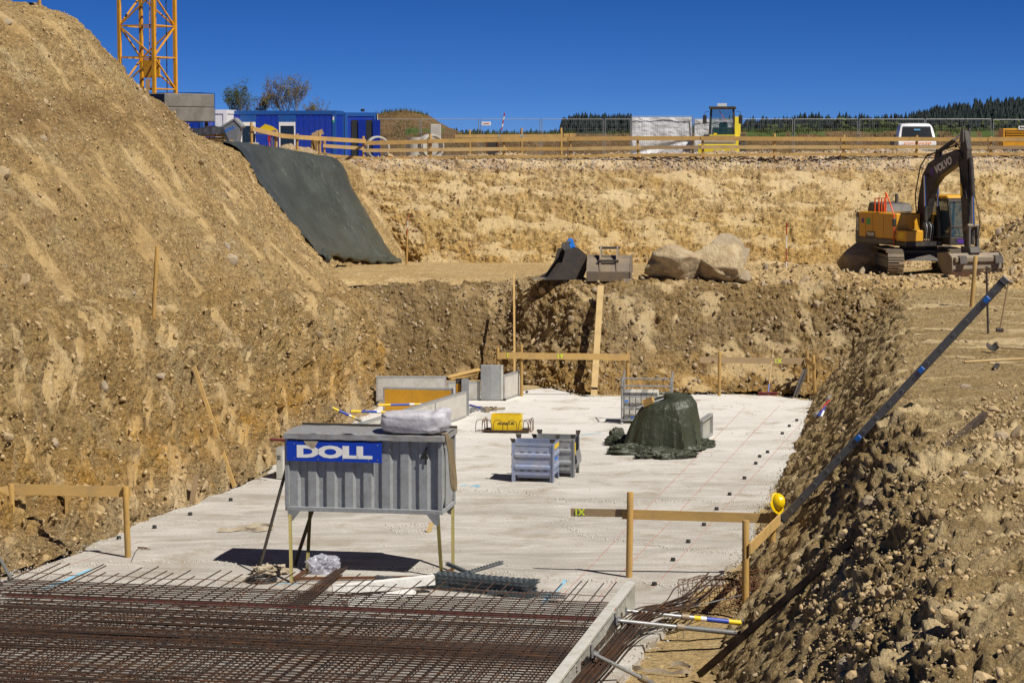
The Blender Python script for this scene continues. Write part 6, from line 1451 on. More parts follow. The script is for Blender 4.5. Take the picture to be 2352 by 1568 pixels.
text('lettering', 'SCHWAIGHOFER', .17, M['amber'], t, (0, -.048, .93), (PI / 2, 0, 0), 1.12, .006, .001); MB().bb(-.15, .18, .40, .41, 1.62, 1.70).build('sun_sticker', M['light_blue'], t); MB().path([(-.5, .18, 1.16), (.2, .22, 1.2)], .012, 5).build('wiper', M['rubber'], t)
MB().bb(-1.0, 1.0, 2.35, 4.4, .8, 1.15).build('load_bed', M['alu'], t)

# ------------------------------------------------------------------ generator
q = up_at(2300, 120.5); t = thing('generator', 'orange yellow generator with louvres at the right frame edge', 'generator', (q.x + .05, q.y, q.z + .2), -.05)
MB().bb(0, 3.2, 0, 1.4, .5, 1.52).build('housing', M['crane_yellow'], t, bevel=.03); MB().bb(-.02, 3.2, -.015, 1.4, .28, .50).build('chassis', M['exc_dark'], t)
for k in range(6): MB().box((.95, -.012, .92 + k * .09), (1.6, .05, .025), Matrix.Rotation(.5, 3, 'X')).build('louvre', M['crane_yellow'], t)
MB().bb(.12, 1.8, -.004, -.001, .86, 1.44).build('grille', M['interior'], t); MB().bb(.85, 1.3, .1, .3, 1.53, 1.68).build('exhaust_box', M['steel_dark'], t)
s_ = MB().bb(.80, 1.26, -.03, -.006, 1.46, 1.66).build('sign', M['plate_white'], t); text('lettering', 'Boels', .13, M['black_print'], s_, (1.03, -.034, 1.57), (PI / 2, 0, 0), 1.1, .006, .001)
for x in (.35, 1.5): MB().lathe([(.1, -.1), (.30, -.1), (.30, .1), (.1, .1)], 18, Matrix.Translation((x, .1, .28)) @ Matrix.Rotation(PI / 2, 4, 'Y')).build('tyre', M['tyre'], t, True)

# ------------------------------------------------------------------ bare spring trees
def tree(name, label, u, vb, vt, D, wpx, seed, leaf='leaf_birch', nl=1400):
    r = random.Random(seed); p = A(u, vb, D); Hh = (vb - vt) / scale_at(D) + 1.0; p.z -= 1.0; Wd = wpx / scale_at(D) / 2
    t = thing(name, label, 'tree', p, 0, 'bare trees behind the cabins'); b = MB(); tips = []
    def grow(a, d, L, rad, lev):
        n = 4; pts = [a]; dd = d.copy()
        for k in range(n): dd = (dd + Vector((r.gauss(0, .10), r.gauss(0, .10), .05))).normalized(); pts.append(pts[-1] + dd * L / n)
        b.path(pts, [rad * (1 - .55 * k / n) for k in range(n + 1)], 5 if lev < 2 else 3)
        if lev >= 2: tips.extend(pts[1:])
        if lev < 4:
            for k in range((9, 6, 4, 3)[lev]):
                f = r.uniform(.25 if lev == 0 else .15, 1); i = min(int(f * n), n - 1); q = pts[i].lerp(pts[i + 1], f * n - i); az = r.uniform(0, 6.28); sp = r.uniform(.35, .75)
                nd = (dd * (1 - sp * .55) + Vector((math.cos(az), math.sin(az), .25)) * sp).normalized(); grow(q, nd, L * r.uniform(.40, .64) * (1.2 - .5 * f) * (1.25 if wpx > 60 and lev == 0 else 1), rad * .5 * (1.1 - .5 * f), lev + 1)
    st_ = 3 if wpx > 60 else 1
    for k in range(st_): grow(Vector((r.gauss(0, .4 * (st_ > 1)), r.gauss(0, .3), 0)), Vector((r.gauss(0, .22 * (st_ > 1)), 0, 1)).normalized(), Hh * r.uniform(.68, .82), .06 * Hh / 4, 0)
    b.build('trunk', M['bark'], t); lb = MB()
    for _ in range(nl):
        q = r.choice(tips) + Vector((r.gauss(0, .08), r.gauss(0, .08), r.gauss(0, .08))); s = r.uniform(.03, .06); n1 = Vector((r.gauss(0, 1), r.gauss(0, 1), r.gauss(0, 1))).normalized(); n2 = n1.orthogonal().normalized(); lb.add([q - n1 * s, q + n2 * s * .6, q + n1 * s, q - n2 * s * .6], [(0, 1, 2, 3)])
    lb.build('crown', M[leaf], t)
for a in (('bushy_tree', 'wide bushy tree with several stems beside the crane ballast', 535, 262, 200, 150, 80, 1, 'leaf_spring', 2200), ('birch_tree', 'small birch behind the left end of the blue cabin', 612, 262, 216, 152, 36, 2), ('birch_tree', 'tall leafy birch behind the blue cabin', 682, 264, 186, 150, 66, 3, 'leaf_birch', 2600), ('birch_tree', 'slim birch right of the tall birch', 718, 266, 230, 149, 40, 4), ('young_tree', 'thin bare sapling above the right end of the blue cabin', 750, 266, 232, 147, 26, 5, 'leaf_birch', 150)): tree(*a)

# ------------------------------------------------------------------ far wood on the hills
b = MB(); r = random.Random(3); V = []; Fc = []
def cone(p, h, w, n=6):
    base = len(V)
    for (z, f) in ((0.05, .55), (.12, 1.0), (.42, .62), (.40, .78), (.70, .34), (.68, .46)):
        a0 = r.uniform(0, 1)
        for k in range(n): a = a0 + 2 * PI * k / n; j = r.uniform(.75, 1.2); V.append((p[0] + w * f * j * math.cos(a), p[1] + w * f * j * math.sin(a), p[2] + h * z))
    V.append((p[0], p[1], p[2] + h))
    for i in range(5):
        for k in range(n): Fc.append((base + i * n + k, base + i * n + (k + 1) % n, base + (i + 1) * n + (k + 1) % n, base + (i + 1) * n + k))
    for k in range(n): Fc.append((base + 5 * n + k, base + 5 * n + (k + 1) % n, base + 6 * n, base + 6 * n))
hb = BVHTree.FromPolygons([tuple(v) for v in P.reshape(-1, 3)], [(0, 1, 2)]) if False else None
HP = np.array(rows); 
def hillz(x, y):
    yy = HP[:, 0, 1]; zz = [np.interp(x, xs, HP[k, :, 2]) for k in range(5)]; return float(np.interp(y, yy, zz))
for k in range(15000):
    x = r.uniform(-80, 560); y = r.uniform(HD - 380, HD + 560) if x > 170 else r.uniform(HD - 120, HD + 60); u = CX + x / y * F
    dens = np.interp(u, [1000, 1285, 1300, 1440, 1500, 1690, 1760, 2352], [.25, .25, 1, 1, .15, .5, 1, 1])
    if r.random() > dens: continue
    cl = float(perlin(np.array([x * .02, y * .02, 1.3])))
    if r.random() > .75 + 1.6 * cl: continue
    h = (4 + 7 * r.random() ** 1.4) * (1 + 1.0 * cl) * (1.25 if 1290 < u < 1450 else 1) * (.6 if u < 1285 else 1); cone((x, y, hillz(x, y) - 1), h, h * r.uniform(.17, .26))
Fc = [f if f[2] != f[3] else f[:3] for f in Fc]
o = mesh_obj('conifer_forest', np.array(V), Fc, M['conifer']); stuff(o, 'dark conifer forest on the far hills', 'forest')
V, Fc = [], []
b = MB()
for k in range(420):
    x = r.uniform(150, 560); y = r.uniform(HD - 560, HD - 60); h = r.uniform(6, 12); c = Vector((x, y, hillz(x, y) + h * .35))
    for q in range(26): n1 = Vector((r.gauss(0, 1), r.gauss(0, 1), r.gauss(0, 1))).normalized(); s = h * .20; w = c + n1 * h * .45 * r.uniform(.6, 1); n2 = n1.orthogonal().normalized(); n3 = n1.cross(n2); b.add([w - n2 * s, w - n3 * s, w + n2 * s, w + n3 * s], [(0, 1, 2, 3)])
o = b.build('deciduous_wood', M['leaf_spring']); stuff(o, 'pale green spring wood below the conifers on the far hills', 'forest')
# grass along the cut edge
b = MB()
for k in range(16000):
    x = r.uniform(-16, 32); y = r.uniform(131.6, 136) if x > -4 else r.uniform(131.8, 140)
    if float(perlin(np.array([x * .35, y * .5, 2.2]))) < (-.05 if x > 12 else .12): continue
    z = down(x, y)
    if z < 8.35: continue
    h = r.uniform(.10, .30); a = r.uniform(0, 6); w = .03; b.add([(x - w * math.cos(a), y - w * math.sin(a), z - .03), (x + w * math.cos(a), y + w * math.sin(a), z - .03), (x + r.gauss(0, .07), y + r.gauss(0, .07), z + h)], [(0, 1, 2)])
stuff(b.build('grass', M['grass']), 'grass growing along the top of the field edge', 'grass')
# ------------------------------------------------------------------ excavator
tp_ = hit(2058, 633); ex = Vector((tp_.x + 1.18, tp_.y + 2.05, 0)); ex.z = down(ex.x - 1.2, ex.y - 2) + .02
UA = -1.194; t = thing('excavator', 'yellow and black crawler excavator with its boom raised on the terrace', 'excavator', ex, UA)
UM = Matrix.Rotation(-PI / 2 - UA, 4, 'Z')                     # undercarriage heads straight at the pit
EY, ED, EG, EW = M['exc_yellow'], M['exc_dark'], M['exc_grey'], M['steel_worn']
def ub(b, name, mat, parent=None, **k):
    o = b.build(name, mat, None, **k)
    if parent is None: o.parent = t; o.matrix_local = UM
    else: o.parent = parent
    return o
def track_loop(n=96, Lh=1.65, R=.44):
    per = 4 * Lh + 2 * PI * R; out = []
    for k in range(n):
        s = per * k / n
        if s < 2 * Lh: x, z, a = -Lh + s, 2 * R, 0
        elif s < 2 * Lh + PI * R: q = (s - 2 * Lh) / R; x, z, a = Lh + R * math.sin(q), R + R * math.cos(q), -q
        elif s < 4 * Lh + PI * R: x, z, a = Lh - (s - 2 * Lh - PI * R), 0, PI
        else: q = (s - 4 * Lh - PI * R) / R; x, z, a = -Lh - R * math.sin(q), R - R * math.cos(q), PI - q
        out.append((x, z + .02, a))
    return out
shoe = None
for y in (-1.19, 1.19):
    b = MB(); b.bb(-1.75, 1.75, y - .16, y + .16, .28, .70); b.prism([(-1.6, .25), (1.6, .25), (1.75, .55), (-1.75, .55)], y - .10, y + .22 * (1 if y > 0 else -1)); tr = ub(b, 'track_frame', EG)
    for x in (-1.65, 1.65): ub(MB().lathe([(.05, -.12), (.37, -.12), (.37, .12), (.05, .12)], 20, Matrix.Translation((x, y, .46)) @ Matrix.Rotation(PI / 2, 4, 'X')), 'idler' if x > 0 else 'sprocket', M['steel_dark'], tr)
    for k in range(7): ub(MB().lathe([(.02, -.14), (.10, -.14), (.10, .14), (.02, .14)], 12, Matrix.Translation((-1.2 + k * .4, y, .16)) @ Matrix.Rotation(PI / 2, 4, 'X')), 'track_roller', M['steel_dark'], tr)
    for x, z, a in track_loop(48):
        if shoe is None:
            q = MB(); q.box((0, 0, .015), (.172, .60, .03)); q.box((-.06, 0, .042), (.022, .60, .03)); q.box((.0, 0, .040), (.016, .60, .02)); q.box((.06, 0, .040), (.016, .60, .02)); q.box((0, 0, -.04), (.15, .14, .07)); o = q.build('track_shoe', EW); shoe = o.data
        else: o = bpy.data.objects.new('track_shoe', shoe); C.objects.link(o)
        o.parent = tr; o.matrix_local = Matrix.Translation((x, y, z)) @ Matrix.Rotation(-a, 4, 'Y')
b = MB(); b.bb(-.9, .9, -1.05, 1.05, .52, .88); b.prism([(-1.3, .5), (1.3, .5), (.7, .92), (-.7, .92)], -.8, .8); ub(b, 'car_body', EG)
MB().lathe([(.2, .88), (.72, .88), (.72, 1.06), (.2, 1.06)], 28).build('slew_ring', M['steel_dark'], t)
MB().bb(-2.5, 1.25, -1.3, .30, 1.06, 1.22).build('deck', ED, t)
# right side house (seen from outside), counterweight, engine cover
side = [(-2.46, 1.30), (.55, 1.30), (.55, 2.28), (-2.0, 2.30), (-2.40, 2.26)]
MB().prism(side, -1.34, -.25, 'y').build('engine_house', EY, t, bevel=.04)
MB().prism([(-2.48, 1.10), (.55, 1.10), (.55, 1.30), (-2.48, 1.30)], -1.345, -.25, 'y').build('side_skirt', EG, t, bevel=.02)
for x in (-1.7, -1.15, -.35): MB().bb(x, x + .012, -1.346, -1.341, 1.34, 2.22).build('door_gap', ED, t)
cw = [(-2.52, -1.30), (-2.60, -.6), (-2.66, 0), (-2.60, .6), (-2.52, 1.30), (-2.0, 1.33), (-2.0, -1.335)]
MB().prism(cw, 1.12, 2.25, 'z').build('counterweight', EG, t, bevel=.06, seg=2)
MB().bb(-2.1, -.3, -.25, 1.25, 1.25, 2.25).build('engine_house', EY, t, bevel=.04)
MB().prism([(-2.3, 2.26), (-.9, 2.26), (-1.05, 2.62), (-2.15, 2.66)], -.95, .3, 'y').build('engine_hood', EG, t, bevel=.05)
for k in range(5): MB().bb(-2.32, -2.28, -.85 + k * .12, -.79 + k * .12, 2.32, 2.58).build('vent', ED, t)
MB().tube((-1.3, -.2, 2.6), (-1.3, -.2, 2.98), .07, 10).build('exhaust', EG, t, True)
MB().bb(.56, 1.28, -1.34, -.55, 1.22, 1.66).build('tool_box', EY, t, bevel=.04); MB().bb(.54, 1.30, -1.36, -.53, 1.06, 1.219).build('step', ED, t)
MB().bb(.70, 1.14, -1.346, -1.341, 1.34, 1.58).build('tool_box_panel', M['doka_yellow'], t)
# orange handrails
for pts in (([(.50, -1.38, 1.10), (.48, -1.38, 2.2), (.20, -1.36, 2.6), (-.45, -1.2, 3.05), (-.52, -1.15, 2.9), (-.52, -1.15, 2.3)]), [(-.95, -1.2, 2.3), (-.95, -1.2, 2.85), (-.55, -1.2, 2.85), (-.55, -1.2, 2.3)], [(-1.25, -1.2, 2.3), (-1.25, -1.2, 2.82), (-.95, -1.2, 2.82)], [(-.75, -1.2, 2.3), (-.75, -1.2, 2.82)]):
    MB().path([Vector(p) for p in pts], .028, 6).build('handrail', M['orange'], t, True)
MB().box((.62, -1.45, 1.95), (.10, .16, .30)).build('mirror', ED, t, bevel=.03); MB().path([(.62, -1.44, 1.8), (.66, -1.40, 1.5), (.70, -1.36, 1.5)], .014, 5).build('mirror_arm', ED, t)
hs = MB().bb(-2.0, -1.82, -1.349, -1.345, 1.85, 2.03).build('sticker', M['purple_sticker'], t); MB().bb(-1.6, -1.36, -1.349, -1.345, 1.80, 2.05).build('sticker', M['green_sticker'], t)
MB().prism([(-1.70, 1.31), (-.92, 1.31), (-1.0, 1.55), (-1.55, 1.55)], -1.350, -1.345).build('badge', EG, t)
text('lettering', 'VOLVO', .15, M['plate_white'], t, (-1.3, -1.352, 1.43), (PI / 2, 0, 0), 1.0, .008, .001)
text('lettering', 'EC220E', .16, M['plate_white'], t, (-2.30, -1.343, 1.80), (PI / 2, -PI / 2, 0), 1.0, .006, .001)
MB().prism([(-2.47, 1.31), (-2.18, 1.31), (-2.18, 2.1), (-2.25, 2.27), (-2.40, 2.27)], -1.3425, -1.3405).build('side_stripe', EG, t)
# cab
cx0, cx1, cy0, cy1 = .30, 1.72, .34, 1.36; zb_, zt_ = 1.10, 2.98
for x, y, xt in ((cx0, cy0, cx0 + .05), (cx0, cy1, cx0 + .05), (cx1, cy0, cx1 - .22), (cx1, cy1, cx1 - .22)): MB().path([Vector((x, y, zb_)), Vector((x + (.03 if x > 1 else 0), y, 1.9)), Vector((xt, y, zt_ - .1))], .05, 8).build('cab_post', ED, t, True)
MB().bb(cx0 - .04, cx1 + .06, cy0 - .03, cy1 + .04, zb_, zb_ + .30).build('cab_floor', ED, t, bevel=.03)
MB().prism([(cx0 - .03, zt_ - .14), (cx1 - .16, zt_ - .14), (cx1 - .22, zt_), (cx0, zt_ + .02)], cy0 - .04, cy1 + .04).build('cab_roof', EY, t, bevel=.04); MB().bb(cx0 - .02, cx1 - .12, cy0 - .02, cy1 + .02, zt_ - .24, zt_ - .142).build('cab_header', EG, t)
MB().add([(cx1 + .045, cy0 + .05, 1.42), (cx1 + .045, cy1 - .05, 1.42), (cx1 - .17, cy1 - .06, zt_ - .24), (cx1 - .17, cy0 + .06, zt_ - .24)], [(0, 1, 2, 3)]).build('windscreen', M['glass_cab'], t)
MB().bar((cx1 + .01, cy0 + .04, 1.80), (cx1 + .01, cy1 - .04, 1.80), .02, .025).build('window_bar', EG, t)
for y in (cy0 - .005, cy1 + .005): MB().add([(cx0 + .06, y, 1.42), (cx1 - .03, y, 1.42), (cx1 - .22, y, zt_ - .24), (cx0 + .08, y, zt_ - .24)], [(0, 1, 2, 3)]).build('side_pane', M['glass_cab'], t)
MB().bb(cx0 - .03, cx0 - .01, cy0, cy1, 1.3, 2.2).build('cab_back', ED, t)
MB().add([(cx0, cy0 + .06, 1.42), (cx0, cy1 - .06, 1.42), (cx0 + .04, cy1 - .06, zt_ - .24), (cx0 + .04, cy0 + .06, zt_ - .24)], [(0, 1, 2, 3)]).build('rear_pane', M['glass_cab'], t)
MB().box((.72, .85, 1.55), (.5, .5, .16)).build('seat', M['exc_grey'], t, bevel=.05); MB().box((.52, .85, 2.0), (.14, .48, .75), Matrix.Rotation(-.15, 3, 'Y')).build('seat_back', M['exc_grey'], t, bevel=.05)
for y in (.62, 1.05): MB().tube((1.25, y, 1.4), (1.18, y, 1.75), .02, 6).build('lever', ED, t)
MB().path([(cx1 - .02, .70, 2.72), (cx1 + .03, .98, 2.2)], .012, 5).build('wiper', ED, t)
MB().bb(cx1 + .062, cx1 + .066, .62, .92, 1.17, 1.33).build('sticker', M['purple_sticker'], t)
MB().bb(cx1 + .05, cx1 + .075, 1.0, 1.18, 1.18, 1.30).build('cab_vent', ED, t)
# boom
boom = [(.20, 1.45), (.45, 1.42), (.80, 2.1), (1.02, 2.85), (1.30, 3.35), (1.72, 3.68), (2.95, 4.20), (3.28, 4.36), (3.25, 4.62), (2.90, 4.72), (1.55, 4.42), (.95, 4.20), (.55, 3.75), (.30, 2.9), (.12, 1.75)]
bo = MB().prism(boom, -.22, .10, 'y').build('boom', ED, t, bevel=.025)
text('lettering', 'VOLVO', .40, M['plate_white'], bo, (2.05, -.2225, 4.12), (PI / 2, -.36, 0), .9, .018, .001)
MB().bb(1.15, 1.35, -.226, -.2225, 3.75, 4.02).build('sticker', M['purple_sticker'], bo); MB().bb(.78, .93, -.226, -.2225, 3.62, 3.76).build('sticker', M['prop_blue'], bo)
for y in (-.34, .22):
    MB().tube((1.12, y, 1.35), (1.02, y, 2.55), .075, 12).build('lift_cylinder', ED, t, True); MB().tube((1.02, y, 2.5), (.95, y, 3.72), .045, 10).build('lift_rod', M['chrome'], t, True)
MB().tube((.93, -.36, 3.72), (.93, .24, 3.72), .07, 10).build('pin', EG, t)
MB().tube((1.45, -.06, 4.62), (2.55, -.06, 5.06), .085, 12).build('arm_cylinder', ED, t, True); MB().tube((2.5, -.06, 5.04), (3.20, -.06, 5.32), .05, 10).build('arm_rod', M['chrome'], t, True); MB().prism([(1.25, 4.35), (1.7, 4.48), (1.5, 4.72), (1.38, 4.72)], -.14, .02).build('bracket', ED, t)
# stick
stick_p = [(3.02, 4.35), (3.12, 5.22), (3.24, 5.45), (3.36, 5.38), (3.56, 4.75), (3.66, 3.2), (3.70, 1.35), (3.60, 1.12), (3.48, 1.12), (3.36, 1.6), (3.10, 3.6)]
MB().prism(stick_p, -.17, .05, 'y').build('arm', ED, t, bevel=.02); MB().bb(3.17, 3.30, -.176, -.172, 3.0, 3.5).build('sticker', M['doka_yellow'], t)
for y in (-.20, .08): MB().prism([(3.10, 5.0), (3.22, 5.5), (3.34, 5.5), (3.40, 5.0)], y - .02, y + .02).build('lug', EG, t)
MB().tube((3.66, -.06, 4.42), (3.86, -.06, 3.00), .085, 12).build('bucket_cylinder', ED, t, True); MB().tube((3.84, -.06, 3.05), (3.90, -.06, 1.95), .048, 10).build('bucket_rod', M['chrome'], t, True)
MB().tube((3.88, -.30, 1.92), (3.88, .18, 1.92), .07, 10).build('pin', EW, t); 
for y in (-.24, .12): MB().bar((3.88, y, 1.92), (3.90, y, 1.10), .09, .16, (1, 0, 0)).build('link', EG, t); MB().bar((3.88, y, 1.90), (3.55, y, 1.75), .06, .12, (1, 0, 0)).build('link', EG, t)
for k, (a_, b_) in enumerate((((.30, 2.0), (1.0, 4.5)), ((.36, 2.2), (.9, 4.42)))): MB().path([Vector((a_[0], -.26 - .05 * k, a_[1])), Vector((.22, -.30, 3.0)), Vector((.55, -.30, 4.05)), Vector((b_[0], -.28, b_[1])), Vector((1.6, -.2 - .05 * k, 4.62)), Vector((2.8, -.2, 4.86))], .025, 6).build('hose', M['rubber'], t, True)
for k in range(3): MB().path([Vector(p) for p in cr(np.array([(2.8, -.2 + k * .04, 4.8), (3.0, -.28, 4.95), (3.25, -.26, 4.7), (3.2, -.26, 4.2), (3.45, -.24, 3.6 - .2 * k), (3.72, -.24, 2.9)]), 22)], .022, 6).build('hose', M['rubber'], t, True)
MB().path([Vector(p) for p in cr(np.array([(3.75, .02, 3.2), (4.0, .05, 2.6), (4.15, .05, 1.9), (3.98, .02, 1.3)]), 16)], .018, 6).build('hose', M['rubber'], t, True)
for k in range(5): MB().path([Vector(p) for p in cr(np.array([(1.15, -.12 - k * .09, 1.25), (1.25, -.12 - k * .09, 1.75), (1.05, -.12 - k * .08, 1.95), (.75, -.12 - k * .05, 1.8)]), 14)], .02, 6).build('hose', M['galv' if k % 2 else 'rubber'], t, True)
MB().prism([(3.40, 1.15), (4.02, 1.15), (4.10, .92), (3.85, .80), (3.45, .86)], -.28, .16).build('quick_coupler', EG, t, bevel=.02)
# wide grading bucket
bw0, bw1 = -1.15, 1.02
sp_ = [(3.35, .86), (3.95, .92), (4.18, .72), (4.22, .35), (4.05, .02), (3.98, .0), (4.10, .36), (4.06, .66), (3.90, .82), (3.35, .80)]
bk_ = MB().prism(sp_, bw0, bw1, 'y').build('bucket', EW, t)
for y in (bw0 - .02, bw1): MB().prism([(3.22, .90), (3.95, .97), (4.24, .78), (4.28, .33), (4.12, -.02), (3.95, -.04), (3.55, .25), (3.25, .7)], y, y + .03).build('side_plate', EW, bk_)
MB().bb(4.10, 4.30, bw0 + .1, bw1 - .1, .60, .78).build('torsion_box', EW, bk_, bevel=.02); MB().bb(4.12, 4.24, bw0 - .0, bw1, .02, .26).build('cutting_edge', M['rebar'], bk_)
for y in (-.9, .62): MB().prism([(4.20, .55), (4.40, .55), (4.36, .80), (4.2, .84)], y, y + .30).build('bracket', EG, bk_)

# ------------------------------------------------------------------ loose buckets
def up_t(u, v): return hit(u, v)
p = hit(1300, 640); t = thing('digging_bucket', 'worn narrow digging bucket with a blue lug lying on the terrace', 'bucket', p, .25)
prof = [(-.95, .02), (-.55, .22), (-.25, .62), (-.12, 1.05), (.30, 1.12), (.62, .85), (.62, .45), (.45, .08), (.2, .0), (-.9, -.02)]
MB().prism([(.30, 1.12), (.62, .85), (.66, .45), (.50, .06), (.15, -.02), (-.95, -.02), (-.95, .03), (.12, .06), (.42, .14), (.56, .46), (.54, .80), (.28, 1.04)], -.5, .5).build('shell', M['exc_grey'], t, bevel=.01)
for y in (-.52, .5): MB().prism([(-.95, .0), (-.55, .22), (-.28, .62), (-.16, 1.05), (.28, 1.12), (.62, .85), (.64, .45), (.45, .0)], y, y + .02).build('side_plate', M['steel_dark'], t)
MB().prism([(-.15, 1.0), (-.28, 1.18), (-.22, 1.30), (-.05, 1.32), (.12, 1.05)], -.34, -.30).build('lug', EG, t); MB().prism([(.02, 1.02), (.10, 1.32), (.18, 1.42), (.30, 1.40), (.42, 1.04)], .20, .26).build('lug', M['bright_blue'], t); MB().tube((-.12, -.34, 1.25), (.22, .26, 1.30), .045, 10).build('pin', EG, t, True)
for k in range(5): MB().prism([(-1.0, .0), (-1.18, .01), (-.9, .07)], -.46 + k * .21, -.36 + k * .21).build('tooth', EW, t)
p = hit(1402, 645); t = thing('digging_bucket', 'wide tan excavator bucket resting mouth down on the terrace', 'bucket', p, -.12)
sh = [(-.45, 0), (-.50, .35), (-.38, .62), (-.1, .80), (.30, .90), (.36, .86), (-.05, .74), (-.32, .58), (-.44, .34), (-.40, 0)]
MB().prism([(y, z) for y, z in sh], -.78, .72, 'x').build('shell', EW, t, bevel=.01)
for x in (-.80, .72): MB().prism([(-.46, 0), (-.52, .35), (-.40, .64), (-.1, .83), (.34, .93), (.62, .2), (.60, 0)], x, x + .03, 'x').build('side_plate', EW, t)
for x in (-.36, .22): MB().prism([(-.50, .40), (-.42, .66), (-.16, 1.10), (-.04, 1.24), (.1, 1.22), (.2, .9), (-.1, .8), (-.4, .6)], x, x + .06, 'x').build('lug', EW, t)
for y, z in ((-.40, .72), (-.02, 1.16)): MB().tube((-.40, y, z), (.32, y, z), .045, 10).build('pin', M['steel_dark'], t, True)
for k in range(4): MB().prism([(-.46, .0), (-.60, -.02), (-.5, .12)], .50 + k * .065, .54 + k * .065, 'x').build('tooth', EW, t)
# ------------------------------------------------------------------ boulders
def boulder(label, u, v, wpx, hpx, seed, mat='boulder', sharp=.9, dy=0, fl=1):
    p = hit(u, v); s = scale_at(p.y); w, h = wpx / s / 2, hpx / s / 2
    o = rock('boulder', seed, (w * 1.06, w * .85, h * 1.10), mat, None, 5, 1.0, .34, sharp); o.location = (p.x, p.y + w * .5 + dy, p.z + h * .82); return tagged(o, label, 'boulder')
boulder('large flat topped boulder right of the wide bucket', 1556, 640, 156, 84, 31, sharp=.6); boulder('large rounded boulder with white scuffs beside the flat topped one', 1660, 650, 140, 90, 32, sharp=.6, dy=.2)
boulder('pale peaked boulder behind the rounded one', 1672, 640, 130, 96, 33, dy=.9); boulder('small pale boulder at the foot of the rounded one', 1706, 650, 46, 30, 34); boulder('small boulder perched behind the flat topped one', 1580, 590, 44, 30, 35, dy=1.5)
q_ = A(1978, 600, ex.y + 2.7); o = rock('boulder', 36, (1.08, .85, .80), 'boulder', None, 5, 1.0, .30, .5); o.location = (q_.x, q_.y, down(q_.x - 1, q_.y) + .55); tagged(o, 'boulder in the shadow behind the excavator tracks', 'boulder')
for lb_, u, v, w_, h_, sd_ in (('large angular stone at the right frame edge of the rubble mound', 2318, 1285, 112, 80, 41), ('broad tan stone above the angular one on the rubble mound', 2232, 1200, 96, 66, 42), ('tall tan stone at the right frame edge beside the angular one', 2338, 1215, 60, 84, 43), ('pale flat stone near the lower frame edge', 1888, 1550, 90, 44, 44), ('dome shaped stone low on the rubble mound', 2112, 1432, 84, 62, 45), ('small pale stone on the upper rubble by the frame edge', 2335, 1040, 46, 38, 46)):
    p = hit(u, v); s_ = scale_at(p.y); w1_, h1_ = w_ / s_ / 2, h_ / s_ / 2; o = rock('stone_block', sd_, (w1_ * 1.15, w1_ * .9, h1_ * 1.2), 'stone', None, 3, 1.0, .22, 1.1); o.location = (p.x, p.y + w1_ * .5, p.z + h1_ * .55); tagged(o, lb_, 'stone')
# ------------------------------------------------------------------ stones and clods
def picks(P, n, rng, cond=None):
    m, k = P.shape[:2]; N = normals(P); out = []
    while len(out) < n:
        i = rng.integers(1, m - 1, 4000); j = rng.integers(1, k - 1, 4000); Q = P[i, j] + rng.normal(size=(4000, 3)) * .04; Nn = N[i, j]
        f = Q[:, 1] * CP - (Q[:, 2] - H) * SP; u = CX + F * Q[:, 0] / f; v = CY - F * (Q[:, 1] * SP + (Q[:, 2] - H) * CP) / f
        ok = (u > -40) & (u < 2392) & (v > -10) & (v < 1600)
        if cond is not None: ok &= cond(Q, u, v)
        ok &= ((np.array((0, 0, H)) - Q) * Nn).sum(1) > 0
        ok &= rng.random(4000) < np.clip((Q[:, 1] / 60) ** .5, .2, 1)
        out += list(zip(Q[ok], Nn[ok]))
        if not ok.any() and len(out) == 0: break
    return out[:n]
ICO_V = np.array([(0, -.526, .851), (0, .526, .851), (0, -.526, -.851), (0, .526, -.851), (.851, 0, .526), (.851, 0, -.526), (-.851, 0, .526), (-.851, 0, -.526), (.526, .851, 0), (.526, -.851, 0), (-.526, .851, 0), (-.526, -.851, 0)])
ICO_F = np.array([(0, 4, 1), (0, 1, 6), (0, 9, 4), (0, 6, 11), (0, 11, 9), (1, 4, 8), (1, 8, 10), (1, 10, 6), (2, 3, 5), (2, 7, 3), (2, 5, 9), (2, 11, 7), (2, 9, 11), (3, 8, 5), (3, 10, 8), (3, 7, 10), (4, 9, 5), (4, 5, 8), (6, 10, 7), (6, 7, 11)])
def clods(name, P, n, smin, smax, mat, label, seed, cond=None, sink=.25, pw=2.2):
    rng = np.random.default_rng(seed); pk = picks(P, n, rng, cond)
    if not pk: return
    Q = np.array([p for p, _ in pk]); Nn = np.array([q for _, q in pk]); k = len(Q)
    s = smin + (smax - smin) * rng.random(k) ** (pw * 1.6); s = np.maximum(s, Q[:, 1] * .0003)
    ang = rng.random((k, 3)) * 6.28; V = ICO_V[None] * (1 + .28 * rng.normal(size=(k, 12, 1))) * (1 + .30 * rng.normal(size=(k, 1, 3)))
    ca, sa = np.cos(ang), np.sin(ang)
    Rx = np.zeros((k, 3, 3)); Rx[:, 0, 0] = 1; Rx[:, 1, 1] = ca[:, 0]; Rx[:, 1, 2] = -sa[:, 0]; Rx[:, 2, 1] = sa[:, 0]; Rx[:, 2, 2] = ca[:, 0]
    Rz = np.zeros((k, 3, 3)); Rz[:, 2, 2] = 1; Rz[:, 0, 0] = ca[:, 1]; Rz[:, 0, 1] = -sa[:, 1]; Rz[:, 1, 0] = sa[:, 1]; Rz[:, 1, 1] = ca[:, 1]
    V = np.einsum('kij,kvj->kvi', Rx @ Rz, V) * s[:, None, None] + (Q + Nn * (s * sink)[:, None])[:, None]
    Fc = (ICO_F[None] + 12 * np.arange(k)[:, None, None]).reshape(-1, 3)
    stuff(mesh_obj(name, V.reshape(-1, 3), Fc, M[mat]), label, 'clods')
STN = [rock('stone', 100 + k, (1, .85, .75), 'stone', None, 2, 1.0, .30, 1.5).data for k in range(7)]
